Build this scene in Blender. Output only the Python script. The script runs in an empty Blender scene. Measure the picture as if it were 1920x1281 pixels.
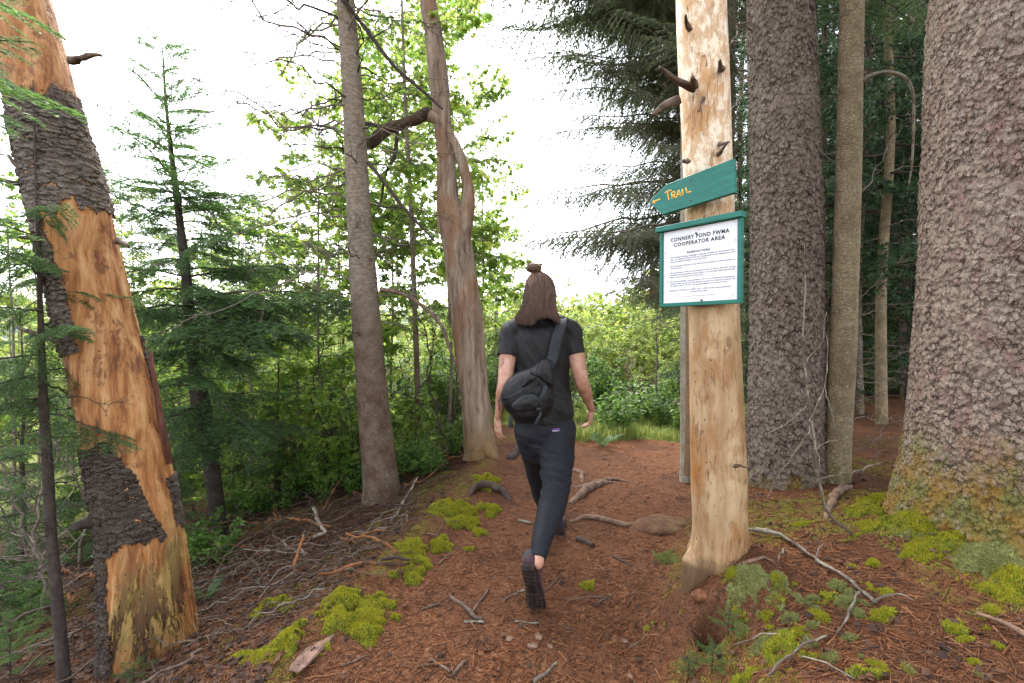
import bpy, math, random
import numpy as np
from mathutils import Vector, Matrix

rnd = random.Random(11)
rs = np.random.RandomState(7)
SC = bpy.context.scene
COL = SC.collection
pi = math.pi

# ------------------------------------------------------------------ camera
F = 853.0                      # focal length in photo pixels (16 mm on 36 mm)
CAM_Z = 1.372
PITCH = math.radians(-1.0)
cam_d = bpy.data.cameras.new('camera'); cam = bpy.data.objects.new('camera', cam_d)
COL.objects.link(cam); SC.camera = cam
cam.location = (0, 0, CAM_Z); cam.rotation_euler = (math.radians(90) + PITCH, 0, 0)
cam_d.lens = 16.0; cam_d.sensor_width = 36.0; cam_d.clip_end = 3000; cam_d.clip_start = 0.05

def ray(px, py):
    u = (px - 960) / F; w = (640.5 - py) / F
    c, s = math.cos(PITCH), math.sin(PITCH)
    return np.array([u, c - w * s, s + w * c])

def at(px, py, d):
    r = ray(px, py); r = r * (d / r[1])
    return np.array([r[0], r[1], CAM_Z + r[2]])

# ------------------------------------------------------------------ noise
def _h(ix, iy, iz, s):
    n = (ix * 374761393 + iy * 668265263 + iz * 2147483647 + s * 974711) & 0xffffffff
    n = ((n ^ (n >> 13)) * 1274126177) & 0xffffffff
    n = n ^ (n >> 16)
    return (n & 0xffff) / 65535.0

def vn(p, s=0):
    p = np.asarray(p, dtype=np.float64)
    i = np.floor(p).astype(np.int64); f = p - i; f = f * f * (3 - 2 * f)
    x, y, z = i[..., 0], i[..., 1], i[..., 2]
    fx, fy, fz = f[..., 0], f[..., 1], f[..., 2]
    r = 0
    for a in (0, 1):
        for b in (0, 1):
            for c in (0, 1):
                w = (fx if a else 1 - fx) * (fy if b else 1 - fy) * (fz if c else 1 - fz)
                r = r + w * _h(x + a, y + b, z + c, s)
    return r * 2 - 1

def fbm(p, o=4, s=0, g=.5):
    p = np.asarray(p, dtype=np.float64); r = 0; a = 1; t = 0
    for k in range(o):
        r = r + a * vn(p, s + k * 17); t += a; a *= g; p = p * 2.03 + 11.7
    return r / t

def sstep(a, b, x):
    t = np.clip((x - a) / (b - a), 0, 1); return t * t * (3 - 2 * t)

# ------------------------------------------------------------------ terrain
def edge_r(y): return np.interp(y, [0, 1.3, 2.1, 3.1, 4.3, 5.6, 9], [.3, .42, .6, 1.05, 1.75, 2.1, 2.6])
def edge_l(y): return np.interp(y, [0, 1.8, 2.6, 3.6, 5.1, 5.8, 6.6], [-.95, -.85, -.66, -.42, -.05, -.5, -2.6])
PIT = (0.80, 1.80)

def H(x, y, fine=True):
    x = np.asarray(x, float); y = np.asarray(y, float)
    tr = x - edge_r(y)
    fade = 1 - sstep(6.5, 12, y) * (1 - sstep(2.5, 5, x - .15 * y))
    z = .31 * sstep(0, .6, tr) * fade
    z = z + .24 * np.exp(-((x - 2.1) ** 2 + (y - 1.9) ** 2) / .55) * sstep(0, .9, tr)
    z = z + .05 * np.clip(tr - .6, 0, 4) * fade
    tl = edge_l(np.minimum(y, 5.4)) - x
    z = z - .09 * sstep(0, .9, tl) - .25 * np.clip(tl - .6, 0, 5) - .03 * np.clip(tl - 5.6, 0, 40)
    z = z + .06 * np.exp(-((tl - .12) / .16) ** 2) * sstep(1.5, 2.2, y) * (1 - sstep(4.6, 5.2, y))
    z = z - .10 * np.clip(y - 7, 0, 14) * (1 - .7 * sstep(3, 6, x))
    p = np.stack([x * 1.3, y * 1.3, np.zeros_like(x)], -1)
    z = z + .035 * fbm(p, 3, 3)
    if fine:
        near = 1 - sstep(7, 12, np.hypot(x, y))
        z = z + near * .012 * fbm(p * 9, 3, 5)
    # burrow under the sign tree
    z = z + .13 * np.exp(-(((x - .90) ** 2 + (y - 2.0) ** 2) / .24 ** 2) ** 2)
    z = z - .26 * np.exp(-(((x - PIT[0]) / .050) ** 2 + ((y - PIT[1]) / .045) ** 2) ** 2)
    return z

_T = .3 * 1.012 ** np.arange(420)
def hit(px, py):
    r = ray(px, py); a, b = None, None; T_ = _T
    for it in range(3):
        g = CAM_Z + r[2] * T_ - H(r[0] * T_, r[1] * T_); k = int(np.argmax(g < 0)) if (g < 0).any() else len(T_) - 1
        T_ = np.linspace(T_[max(k - 1, 0)], T_[k], 30)
    p = r * T_[-1]
    return np.array([p[0], p[1], float(H(p[0], p[1]))])

# ------------------------------------------------------------------ mesh builder
class MB:
    def __init__(s): s.v = []; s.t = []; s.q = []; s.n = 0
    def add(s, v, tris=None, quads=None, m=0):
        v = np.asarray(v, dtype=np.float64).reshape(-1, 3)
        if tris is not None and len(tris): s.t.append((np.asarray(tris, np.int64).reshape(-1, 3) + s.n, m))
        if quads is not None and len(quads): s.q.append((np.asarray(quads, np.int64).reshape(-1, 4) + s.n, m))
        s.v.append(v); s.n += len(v); return s
    def merge(s, o, M=None):
        v = np.concatenate(o.v) if o.v else np.zeros((0, 3))
        if M is not None:
            M = np.array(M); v = v @ M[:3, :3].T + M[:3, 3]
        for a, m in o.t: s.t.append((a + s.n, m))
        for a, m in o.q: s.q.append((a + s.n, m))
        s.v.append(v); s.n += len(v)
    def mesh(s, name, mats, smooth=True):
        me = bpy.data.meshes.new(name)
        v = np.concatenate(s.v)
        tr = np.concatenate([a for a, m in s.t]) if s.t else np.zeros((0, 3), np.int64)
        qu = np.concatenate([a for a, m in s.q]) if s.q else np.zeros((0, 4), np.int64)
        mt = np.concatenate([np.full(len(a), m) for a, m in s.t]) if s.t else np.zeros(0, int)
        mq = np.concatenate([np.full(len(a), m) for a, m in s.q]) if s.q else np.zeros(0, int)
        me.vertices.add(len(v)); me.vertices.foreach_set('co', v.ravel().astype(np.float32))
        nl = len(tr) * 3 + len(qu) * 4
        me.loops.add(nl)
        me.loops.foreach_set('vertex_index', np.concatenate([tr.ravel(), qu.ravel()]).astype(np.int32))
        npoly = len(tr) + len(qu)
        me.polygons.add(npoly)
        st = np.concatenate([np.arange(len(tr)) * 3, len(tr) * 3 + np.arange(len(qu)) * 4])
        me.polygons.foreach_set('loop_start', st.astype(np.int32))
        me.polygons.foreach_set('material_index', np.concatenate([mt, mq]).astype(np.int32))
        me.polygons.foreach_set('use_smooth', np.full(npoly, smooth))
        if not isinstance(mats, (list, tuple)): mats = [mats]
        for m in mats: me.materials.append(m)
        me.update(calc_edges=True); me.validate()
        return me
    def obj(s, name, mats, parent=None, smooth=True):
        return link(name, s.mesh(name, mats, smooth), parent)

def link(name, data, parent=None):
    o = bpy.data.objects.new(name, data); COL.objects.link(o)
    if parent is not None: o.parent = parent
    return o

def tag(o, label=None, cat=None, group=None, kind=None):
    if label: o['label'] = label
    if cat: o['category'] = cat
    if group: o['group'] = group
    if kind: o['kind'] = kind
    return o

def empty(name, loc=(0, 0, 0), rz=0):
    o = bpy.data.objects.new(name, None); COL.objects.link(o)
    o.empty_display_size = .1
    o.location = Vector([float(c) for c in loc]); o.rotation_euler = (0, 0, rz); return o

def norm(v):
    v = np.asarray(v, float); return v / (np.linalg.norm(v, axis=-1, keepdims=True) + 1e-12)

def resample(P, n, R=None):
    P = np.asarray(P, float); k = len(P)
    d = np.concatenate([[0], np.cumsum(np.linalg.norm(np.diff(P, axis=0), axis=1))])
    s = np.linspace(0, d[-1], n)
    Q = np.vstack([2 * P[0] - P[1], P, 2 * P[-1] - P[-2]])
    idx = np.clip(np.searchsorted(d, s, side='right') - 1, 0, k - 2)
    t = ((s - d[idx]) / (d[idx + 1] - d[idx] + 1e-9))[:, None]
    p0, p1, p2, p3 = Q[idx], Q[idx + 1], Q[idx + 2], Q[idx + 3]
    C = .5 * ((2 * p1) + (-p0 + p2) * t + (2 * p0 - 5 * p1 + 4 * p2 - p3) * t ** 2 + (-p0 + 3 * p1 - 3 * p2 + p3) * t ** 3)
    if R is None: return C
    return C, np.interp(s, d, np.asarray(R, float)), s

def frames(P):
    T = norm(np.gradient(P, axis=0))
    a = np.array([0, 1., 0]) if abs(T[0][1]) < .8 else np.array([1., 0, 0])
    A = []; n = norm(np.cross(T[0], a))
    for i in range(len(P)):
        n = norm(n - np.dot(n, T[i]) * T[i]); A.append(n)
    A = np.array(A); return T, A, np.cross(T, A)

def tube(mb, P, R, seg=6, m=0, rf=None, cap=True):
    P = np.asarray(P, float); R = np.asarray(R, float) * np.ones(len(P))
    T, A, B = frames(P)
    th = np.arange(seg) * 2 * pi / seg
    rr = R[:, None] * np.ones(seg)[None]
    if rf is not None: rr = rr * rf(th[None, :] + 0 * rr, np.arange(len(P))[:, None] + 0 * rr)
    v = P[:, None] + rr[..., None] * (np.cos(th)[None, :, None] * A[:, None] + np.sin(th)[None, :, None] * B[:, None])
    n = len(P); i = np.arange(n - 1)[:, None] * seg; j = np.arange(seg)[None]; k = (j + 1) % seg
    q = np.stack([i + j, i + k, i + seg + k, i + seg + j], -1).reshape(-1, 4)
    v = v.reshape(-1, 3)
    if cap:
        v = np.vstack([v, P[0], P[-1]])
        jj = np.arange(seg); kk = (jj + 1) % seg
        t1 = np.stack([kk, jj, np.full(seg, n * seg)], -1)
        t2 = np.stack([(n - 1) * seg + jj, (n - 1) * seg + kk, np.full(seg, n * seg + 1)], -1)
        mb.add(v, np.vstack([t1, t2]), q, m)
    else: mb.add(v, None, q, m)

def segtubes(mb, P0, P1, r0, r1, m=0, seg=3):
    """many straight thin prisms at once"""
    P0 = np.asarray(P0); P1 = np.asarray(P1); n = len(P0)
    if n == 0: return
    T = norm(P1 - P0); up = np.where(np.abs(T[:, 2:3]) > .9, [[1., 0, 0]], [[0, 0, 1.]])
    A = norm(np.cross(T, up)); B = np.cross(T, A)
    r0 = np.broadcast_to(r0, (n,)); r1 = np.broadcast_to(r1, (n,))
    th = np.arange(seg) * 2 * pi / seg
    off = np.cos(th)[None, :, None] * A[:, None] + np.sin(th)[None, :, None] * B[:, None]
    v = np.concatenate([P0[:, None] + off * r0[:, None, None], P1[:, None] + off * r1[:, None, None]], 1)
    b = (np.arange(n) * 2 * seg)[:, None, None]
    j = np.arange(seg); k = (j + 1) % seg
    q = np.stack([j, k, seg + k, seg + j], -1)[None] + b
    mb.add(v.reshape(-1, 3), None, q.reshape(-1, 4), m)

# ------------------------------------------------------------------ node helpers
class NT:
    def __init__(s, name, tree=None):
        if tree is None:
            s.m = bpy.data.materials.new(name); s.m.use_nodes = True; s.t = s.m.node_tree
        else: s.t = tree
        s.t.nodes.clear() if tree is None else None
        if tree is None:
            s.out = s.t.nodes.new('ShaderNodeOutputMaterial')
            s.tc = s.t.nodes.new('ShaderNodeTexCoord'); s.obj = s.tc.outputs['Object']
    def set(s, sock, v):
        if v is None: return
        if isinstance(v, bpy.types.NodeSocket): s.t.links.new(v, sock)
        elif isinstance(v, (tuple, list)) and sock.type == 'RGBA' and len(v) == 3: sock.default_value = (*v, 1)
        else: sock.default_value = v
    def n(s, typ, props=None, **ins):
        k = s.t.nodes.new('ShaderNode' + typ)
        for a, b in (props or {}).items(): setattr(k, a, b)
        for a, b in ins.items(): s.set(k.inputs[a.replace('_', ' ')], b)
        return k
    def map(s, v=None, sc=(1, 1, 1), loc=(0, 0, 0)):
        return s.n('Mapping', Vector=v or s.obj, Scale=sc, Location=loc).outputs[0]
    def noise(s, scale, v=None, detail=4, rough=.55, dist=0, col=False):
        k = s.n('TexNoise', Vector=v or s.obj, Scale=scale, Detail=detail, Roughness=rough, Distortion=dist)
        return k.outputs['Color' if col else 'Fac']
    def vor(s, scale, v=None, feature='F1', out='Distance', rand=1):
        k = s.n('TexVoronoi', {'feature': feature}, Vector=v or s.obj, Scale=scale, Randomness=rand)
        return k.outputs[out]
    def mth(s, op, a, b=None, c=None, clamp=False):
        k = s.t.nodes.new('ShaderNodeMath'); k.operation = op; k.use_clamp = clamp
        s.set(k.inputs[0], a); s.set(k.inputs[1], b); s.set(k.inputs[2], c); return k.outputs[0]
    def ss(s, x, a, b, lo=0, hi=1):
        k = s.n('MapRange', {'interpolation_type': 'SMOOTHSTEP'}, Value=x)
        k.inputs[1].default_value = a; k.inputs[2].default_value = b; k.inputs[3].default_value = lo; k.inputs[4].default_value = hi
        return k.outputs[0]
    def mix(s, f, a, b, mode='MIX'):
        k = s.t.nodes.new('ShaderNodeMix'); k.data_type = 'RGBA'; k.blend_type = mode
        s.set(k.inputs[0], f); s.set(k.inputs[6], a); s.set(k.inputs[7], b); return k.outputs[2]
    def ramp(s, x, stops, interp='LINEAR'):
        k = s.n('ValToRGB', Fac=x); e = k.color_ramp; e.interpolation = interp
        while len(e.elements) < len(stops): e.elements.new(.5)
        for el, (p, c) in zip(e.elements, stops): el.position = p; el.color = (*c, 1)
        return k.outputs[0]
    def sep(s, v=None):
        return s.n('SeparateXYZ', Vector=v or s.obj).outputs
    def warp(s, amt, scale, v=None):
        nz = s.noise(scale, v, 3, .5, col=True)
        a = s.n('VectorMath', {'operation': 'MULTIPLY_ADD'})
        s.set(a.inputs[0], nz); a.inputs[1].default_value = (amt,) * 3; s.set(a.inputs[2], v or s.obj); return a.outputs[0]
    def finish(s, col, rough=.8, height=None, dist=.01, spec=.3, trans=None, sheen=0, disp=False, metal=0):
        p = s.n('BsdfPrincipled'); s.set(p.inputs['Base Color'], col); s.set(p.inputs['Roughness'], rough)
        p.inputs['Specular IOR Level'].default_value = spec; p.inputs['Metallic'].default_value = metal
        if sheen: p.inputs['Sheen Weight'].default_value = sheen
        sh = p.outputs[0]
        if height is not None:
            if disp:
                d = s.n('Displacement', Height=height, Midlevel=.5, Scale=dist)
                s.t.links.new(d.outputs[0], s.out.inputs['Displacement']); s.m.displacement_method = 'BOTH'
            else:
                b = s.n('Bump', Height=height, Distance=dist, Strength=1.0); s.t.links.new(b.outputs[0], p.inputs['Normal'])
        if trans:
            t = s.n('BsdfTranslucent'); s.set(t.inputs[0], trans[1])
            mx = s.n('MixShader'); mx.inputs[0].default_value = trans[0]
            s.t.links.new(sh, mx.inputs[1]); s.t.links.new(t.outputs[0], mx.inputs[2]); sh = mx.outputs[0]
        s.t.links.new(sh, s.out.inputs['Surface']); return s.m

def leaf_mat(name, cols, tmul=1.6, tw=.45, rough=.45):
    n = NT(name); g = n.n('NewGeometry').outputs['Random Per Island']; oi = n.n('ObjectInfo').outputs['Random']
    r = n.mth('FRACT', n.mth('ADD', g, oi))
    k = len(cols)
    c = n.ramp(r, [(i / max(1, k - 1), q) for i, q in enumerate(cols)])
    t = n.mix(1.0, c, (tmul * 1.1, tmul * 1.0, tmul * 1.1), 'MULTIPLY')
    return n.finish(c, rough, spec=.35, trans=(tw, t))

M = {}
def bark_plates(name, dark, mid, light, scale=24, zsc=.6, dist=.012, lichen=.6, lich_col=(.36, .36, .29), moss_z=None, disp=True, seed=0, red=None, terr=5):
    n = NT(name); v = n.map(None, (1, 1, zsc), (seed, 0, 0)); w = n.warp(.045, 11, v); w = n.warp(.020, 38, w); w = n.warp(.006, 120, w)
    # overlapping scales: every scale lifts towards its lower rim and carries its own level
    def scales(sc, off):
        q = n.map(w, (1, 1, 1), (off, off, 0)); k = n.n('TexVoronoi', Vector=q, Scale=sc, Randomness=1.0); o = n.n('VectorMath', {'operation': 'SUBTRACT'}); n.set(o.inputs[0], q); n.set(o.inputs[1], k.outputs['Position'])
        dz = n.mth('MULTIPLY', n.sep(o.outputs[0])[2], sc); cl = n.sep(k.outputs['Color']); e = n.vor(sc, q, 'DISTANCE_TO_EDGE')
        return n.mth('ADD', n.mth('MULTIPLY', cl[0], .6), n.mth('MULTIPLY', dz, -.45)), cl, e, dz
    h1, c1, e1, d1 = scales(scale, 0); h2, c2, e2, d2 = scales(scale * 2.2, 3.3)
    fn = n.noise(scale * 6, w, 4, .65); big = n.noise(2.2, v, 4, .6); brk = n.noise(scale * .35, w, 4, .7)
    h = n.mth('ADD', n.mth('MULTIPLY', h1, .85), n.mth('ADD', n.mth('MULTIPLY', h2, .35), n.mth('MULTIPLY', fn, .14))); crack = n.mth('MULTIPLY', n.ss(n.mth('ADD', e1, n.mth('MULTIPLY', n.mth('SUBTRACT', fn, .5), .10)), .075, .0), n.ss(brk, .44, .58)); h = n.mth('SUBTRACT', h, n.mth('MULTIPLY', crack, .28))
    c = n.mix(n.ss(h, .0, .45), tuple(x * .55 + y * .45 for x, y in zip(dark, mid)), mid)
    c = n.mix(n.mth('MULTIPLY', n.ss(c1[1], .3, 1.), .55), c, light); c = n.mix(n.mth('MULTIPLY', n.ss(c2[2], .5, 1.), .35), c, light)
    c = n.mix(n.ss(fn, .52, .36, 0, .45), c, dark)
    c = n.mix(n.mth('MULTIPLY', crack, .7), c, dark); c = n.mix(n.mth('MULTIPLY', n.ss(d1, -.18, -.5), .55), c, dark); c = n.mix(n.ss(e2, .06, 0, 0, .35), c, dark)
    c = n.mix(n.ss(big, .45, .75, 0, .3), c, light)
    if red: c = n.mix(n.ss(n.noise(11, v, 5, .7), .53, .62, 0, .6), c, red)
    lm = n.ss(n.noise(30, v, 6, .7), .60 + .04 * (1 - lichen), .68, 0, lichen)
    lm = n.mth('MULTIPLY', lm, n.ss(n.noise(3.1, v, 2), .4, .62))
    c = n.mix(lm, c, lich_col)
    if moss_z is not None:
        z = n.sep()[2]
        mz = n.mth('ADD', z, n.mth('MULTIPLY', n.noise(7, None, 5, .7), .9))
        mm = n.mth('MULTIPLY', n.ss(mz, moss_z + .70, moss_z + .40), n.ss(n.noise(24, None, 6, .75), .36, .46, 0, .9))
        c = n.mix(mm, c, n.mix(n.ss(n.noise(9), .4, .6), (.17, .10, .015), (.11, .11, .025)))
        wl = n.mth('MULTIPLY', n.ss(mz, moss_z + .9, moss_z + .55), n.ss(n.noise(15, None, 7, .8), .62, .65, 0, .6))
        c = n.mix(wl, c, (.36, .34, .27))
    return n.finish(c, .9, h, dist, .2, disp=disp)

def bark_smooth(name, base, lo, spot, dist=.003, moss=None, zs=.25, grey=None):
    n = NT(name); v = n.map(None, (1, 1, zs)); a = n.noise(30, n.map(None, (.7, .7, 1.6)), 6, .7); b = n.noise(7, None, 4, .6); f = n.noise(120, None, 3)
    e = n.vor(42, n.map(n.warp(.03, 16), (1, 1, 1.5)), 'DISTANCE_TO_EDGE')
    c = n.mix(n.ss(b, .4, .65), base, lo)
    c = n.mix(n.ss(a, .52, .62, 0, .5), c, tuple(x * .55 for x in base))
    c = n.mix(n.ss(e, .10, .0, 0, .45), c, tuple(x * .4 for x in base)); c = n.mix(n.ss(n.noise(45, None, 3), .62, .68, 0, .7), c, spot)
    c = n.mix(n.mth('MULTIPLY', n.ss(n.noise(70, n.map(None, (.5, .5, 1.6)), 4, .7), .55, .66, 0, .8), n.ss(n.noise(5, None, 2), .4, .6)), c, tuple(x * .5 for x in lo))
    if grey: c = n.mix(n.ss(n.mth('ADD', n.sep()[2], n.mth('MULTIPLY', n.noise(4, None, 5, .7), 1.2)), grey[0] + .6, grey[1] + .6, 0, .7), c, n.mix(n.ss(a, .4, .6), (.22, .18, .13), (.40, .35, .27)))
    if moss is not None:
        z = n.sep()[2]; mz = n.mth('ADD', z, n.mth('MULTIPLY', n.noise(6, None, 4), .7))
        c = n.mix(n.mth('MULTIPLY', n.ss(mz, moss + .55, moss + .2), n.ss(n.noise(25), .45, .55)), c, (.13, .12, .02))
    h = n.mth('ADD', n.mth('MULTIPLY', a, .8), n.mth('ADD', n.mth('MULTIPLY', f, .3), n.mth('MULTIPLY', n.ss(e, 0, .1), .3)))
    return n.finish(c, .9, h, dist, .2)

def plain(name, col, rough=.8, var=.3, scale=12, dist=.002, spec=.3, zs=1, sheen=0, rnd_island=0):
    n = NT(name); v = n.map(None, (1, 1, zs)); a = n.noise(scale, v, 5, .65)
    c = n.mix(n.ss(a, .3, .7), tuple(x * (1 - var) for x in col), tuple(min(1, x * (1 + var)) for x in col))
    if rnd_island:
        g = n.n('NewGeometry').outputs['Random Per Island']
        c = n.mix(1.0, c, n.ramp(g, [(0, (1 - rnd_island,) * 3), (1, (1 + rnd_island,) * 3)]), 'MULTIPLY')
    return n.finish(c, rough, n.noise(scale * 5, v, 4, .7), dist, spec, sheen=sheen)

# ------------------------------------------------------------------ materials
M['spruce_bark'] = bark_plates('purple_grey_spruce_bark', (.035, .024, .018), (.205, .15, .115), (.37, .30, .24), 54, .7, .017, .6, moss_z=.13, red=(.20, .118, .10))
M['dark_bark'] = bark_plates('dark_spruce_bark', (.02, .014, .011), (.165, .122, .095), (.31, .255, .21), 42, .6, .018, .3, moss_z=-.1, seed=3)
M['snag_bark'] = bark_plates('lichened_grey_bark', (.018, .013, .010), (.12, .09, .07), (.22, .185, .15), 28, 1.8, .018, 1.0, (.27, .32, .26), seed=7)
M['young_bark'] = bark_smooth('olive_fir_bark', (.36, .285, .175), (.24, .185, .105), (.44, .43, .36), .016, .05)
M['brown_bark'] = bark_smooth('brown_mottled_bark', (.19, .14, .10), (.115, .065, .042), (.30, .27, .215), .012, -.15, grey=(1.0, 2.6))
M['twig_bark'] = plain('dark_twig_bark', (.055, .042, .035), .9, .4, 30, .001)
M['grey_twig'] = plain('grey_dead_twig', (.20, .165, .13), .9, .35, 25, .001, rnd_island=.3)
M['stick'] = plain('weathered_stick', (.13, .088, .062), .85, .5, 22, .002, rnd_island=.5)
M['pale_stick'] = None
def bark_and_wood(name, a_, b_, lo=.45, hi=.55, zs=1):
    n = NT(name); q = n.ss(n.noise(9, n.map(None, (1, 1, zs)), 5, .7), lo, hi); f = n.noise(70, None, 4, .7)
    return n.finish(n.mix(n.ss(f, .35, .7, 0, .5), n.mix(q, a_, b_), (.03, .018, .012)), .85, n.mth('ADD', f, q), .003, .2)
M['snag_bark_dark'] = bark_plates('dark_lower_snag_bark', (.012, .008, .006), (.06, .044, .035), (.12, .095, .078), 28, 1.8, .018, .5, (.20, .22, .17), seed=11)
M['orange_wood'] = bark_and_wood('broken_orange_wood', (.07, .042, .03), (.25, .10, .035))
M['pale_stick'] = bark_and_wood('pale_lichened_stick', (.13, .10, .075), (.27, .24, .185))
M['fir_needle'] = leaf_mat('fir_needles', [(.035, .08, .03), (.055, .115, .038), (.08, .155, .045), (.12, .21, .05)], 1.8, .5)
M['fir_bright'] = leaf_mat('young_fir_needles', [(.05, .12, .022), (.08, .18, .03), (.13, .22, .06)], 1.7, .5)
M['spruce_needle'] = leaf_mat('spruce_needles', [(.05, .10, .036), (.08, .14, .05), (.12, .18, .065)], 2.1, .55)
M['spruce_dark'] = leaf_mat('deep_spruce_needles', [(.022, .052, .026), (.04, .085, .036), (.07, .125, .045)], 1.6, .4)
M['maple_leaf'] = leaf_mat('maple_leaves', [(.09, .17, .03), (.13, .22, .035), (.19, .28, .05), (.27, .32, .07)], 2.2, .6)
M['shrub_leaf'] = leaf_mat('shrub_leaves', [(.04, .10, .015), (.07, .15, .02), (.10, .20, .028), (.15, .22, .05)], 1.8, .5)
M['bright_leaf'] = leaf_mat('sun_tinted_leaves', [(.12, .20, .03), (.18, .27, .045), (.25, .33, .06), (.33, .35, .10)], 1.6, .5)  # brightness of the open background put into a paler leaf colour
M['orange_leaf'] = leaf_mat('autumn_leaves', [(.40, .10, .015), (.50, .18, .02), (.45, .28, .03)], 1.4, .45)
M['grass'] = leaf_mat('grass_blades', [(.14, .22, .05), (.22, .29, .07), (.33, .34, .10)], 1.5, .45)
M['fern'] = leaf_mat('fern_fronds', [(.05, .13, .04), (.08, .18, .05)], 1.2, .4)
M['moss'] = leaf_mat('moss_shoots', [(.24, .26, .016), (.34, .35, .022), (.17, .24, .02), (.44, .39, .03), (.26, .17, .02)], 1.3, .35, .9)
M['grey_moss'] = leaf_mat('pale_lichen_moss', [(.21, .24, .09), (.28, .28, .09), (.16, .18, .05)], 1.1, .2, .9)
M['litter'] = leaf_mat('needle_litter', [(.10, .038, .016), (.17, .062, .025), (.06, .027, .014), (.25, .115, .05), (.20, .068, .022), (.035, .018, .012)], .5, .05, .8)
M['dead_leaf'] = leaf_mat('dead_leaves', [(.03, .016, .011), (.055, .028, .018), (.12, .055, .03), (.02, .012, .009), (.09, .045, .028)], .6, .1, .85)

# wood of the peeled leaning snag
n = NT('orange_peeled_wood')
vs = n.warp(.08, 2.5); v = n.map(vs, (15, 15, 1.3)); z = n.sep()[2]
a = n.noise(1.6, v, 6, .65); b = n.noise(5, v, 6, .7); big = n.noise(2.0, n.map(vs, (1, 1, .45)), 4, .6)
c = n.ramp(a, [(.30, (.06, .02, .008)), (.40, (.24, .085, .022)), (.50, (.40, .18, .06)), (.66, (.58, .34, .155))])
c = n.mix(n.ss(big, .45, .62, 0, .7), c, n.ramp(b, [(.3, (.30, .10, .025)), (.7, (.52, .27, .09))]))
c = n.mix(n.mth('MULTIPLY', n.ss(n.noise(4, n.map(vs, (1, 1, .6)), 6, .75), .53, .60, 0, .85), n.ss(b, .3, .55)), c, (.13, .045, .018))
alg = n.mth('MULTIPLY', n.mth('MULTIPLY', n.ss(z, .75, .45), n.ss(z, .0, .2)), n.ss(n.noise(3.3, n.map(None, (1, 1, .4)), 3), .45, .56))
alg = n.mth('MULTIPLY', alg, .55); c = n.mix(alg, c, (.24, .21, .06))
rot = n.mth('MULTIPLY', n.ss(z, .75, .10), n.ss(n.noise(2.2, n.map(vs, (5, 5, .7)), 6, .72), .50, .57))
c = n.mix(rot, c, n.ramp(b, [(.35, (.025, .015, .01)), (.7, (.12, .045, .015))]))
holes = n.ss(n.mth('MULTIPLY', n.ss(n.vor(26, None), .12, .07), n.ss(n.noise(8, None, 3), .5, .56)), 1, 0); c = n.mix(holes, (.03, .012, .006), c)
h = n.mth('ADD', n.mth('MULTIPLY', a, .5), n.mth('ADD', n.mth('MULTIPLY', b, .45), n.mth('MULTIPLY', holes, .2)))
h = n.mth('SUBTRACT', h, n.mth('MULTIPLY', rot, .6))
M['snag_wood'] = n.finish(c, .62, h, .020, .35, disp=True)

# wood of the sign tree
n = NT('pale_peeled_wood')
vs = n.warp(.05, 4); z = n.sep()[2]
a = n.noise(1.4, n.map(vs, (10, 10, 1.3)), 5, .6); bl = n.noise(5.5, n.map(vs, (1, 1, .7)), 5, .7); fl = n.noise(30, n.map(None, (1, 1, .5)), 4, .7)
up = n.mix(n.ss(fl, .42, .56), (.56, .38, .23), (.76, .65, .50))
up = n.mix(n.ss(bl, .48, .60, 0, .8), up, (.50, .26, .10)); up = n.mix(n.ss(n.noise(60, n.map(None, (1, 1, .3)), 4, .7), .60, .66, 0, .6), up, (.28, .17, .10))
up = n.mix(n.ss(n.noise(24, n.map(vs, (1, 1, .22)), 4, .7), .57, .63, 0, .55), up, (.30, .19, .11))
lo = n.mix(n.ss(a, .35, .65), (.30, .185, .09), (.47, .335, .19))
lo = n.mix(n.ss(bl, .46, .60, 0, .7), lo, (.27, .13, .045)); lo = n.mix(n.ss(n.noise(2.5, n.map(vs, (7, 7, .8)), 6, .75), .55, .66, 0, .7), lo, (.20, .10, .045))
lo = n.mix(n.ss(n.noise(40, n.map(vs, (1, 1, .35)), 3), .60, .66, 0, .6), lo, (.17, .10, .05))
c = n.mix(n.ss(z, 1.35, 1.7), lo, up)
st = n.mth('MULTIPLY', n.ss(z, .75, .35), n.ss(n.noise(3.2, n.map(None, (1, 1, .6)), 3), .47, .60))
c = n.mix(st, c, (.30, .12, .03))
c = n.mix(n.ss(z, .30, .05, 0, .75), c, n.mix(n.ss(n.noise(3, n.map(vs, (8, 8, 1.2)), 6, .75), .4, .62), (.42, .29, .16), (.20, .10, .045))); c = n.mix(n.mth('MULTIPLY', n.ss(n.mth('ADD', z, n.mth('MULTIPLY', n.noise(14, None, 4), .12)), .12, .02), .8), c, (.07, .04, .02))
c = n.mix(n.mth('MULTIPLY', n.ss(n.mth('ABSOLUTE', n.mth('SUBTRACT', n.noise(2.2, n.map(vs, (9, 9, .5)), 5, .6), .5)), .012, .0), n.ss(bl, .4, .55)), c, (.12, .06, .03))
holes = n.mth('MULTIPLY', n.ss(n.vor(38, n.map(None, (1, 1, .5))), .12, .07), n.ss(n.noise(9, None, 3), .5, .56)); c = n.mix(holes, c, (.07, .035, .02))
h = n.mth('ADD', n.mth('MULTIPLY', fl, .6), n.mth('ADD', n.mth('MULTIPLY', holes, -.4), n.mth('MULTIPLY', a, .3)))
h = n.mth('ADD', h, n.mth('MULTIPLY', n.noise(3, n.map(vs, (30, 30, 1.5)), 5, .7), .5)); M['sign_wood'] = n.finish(c, .7, h, .006, .3)

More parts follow.
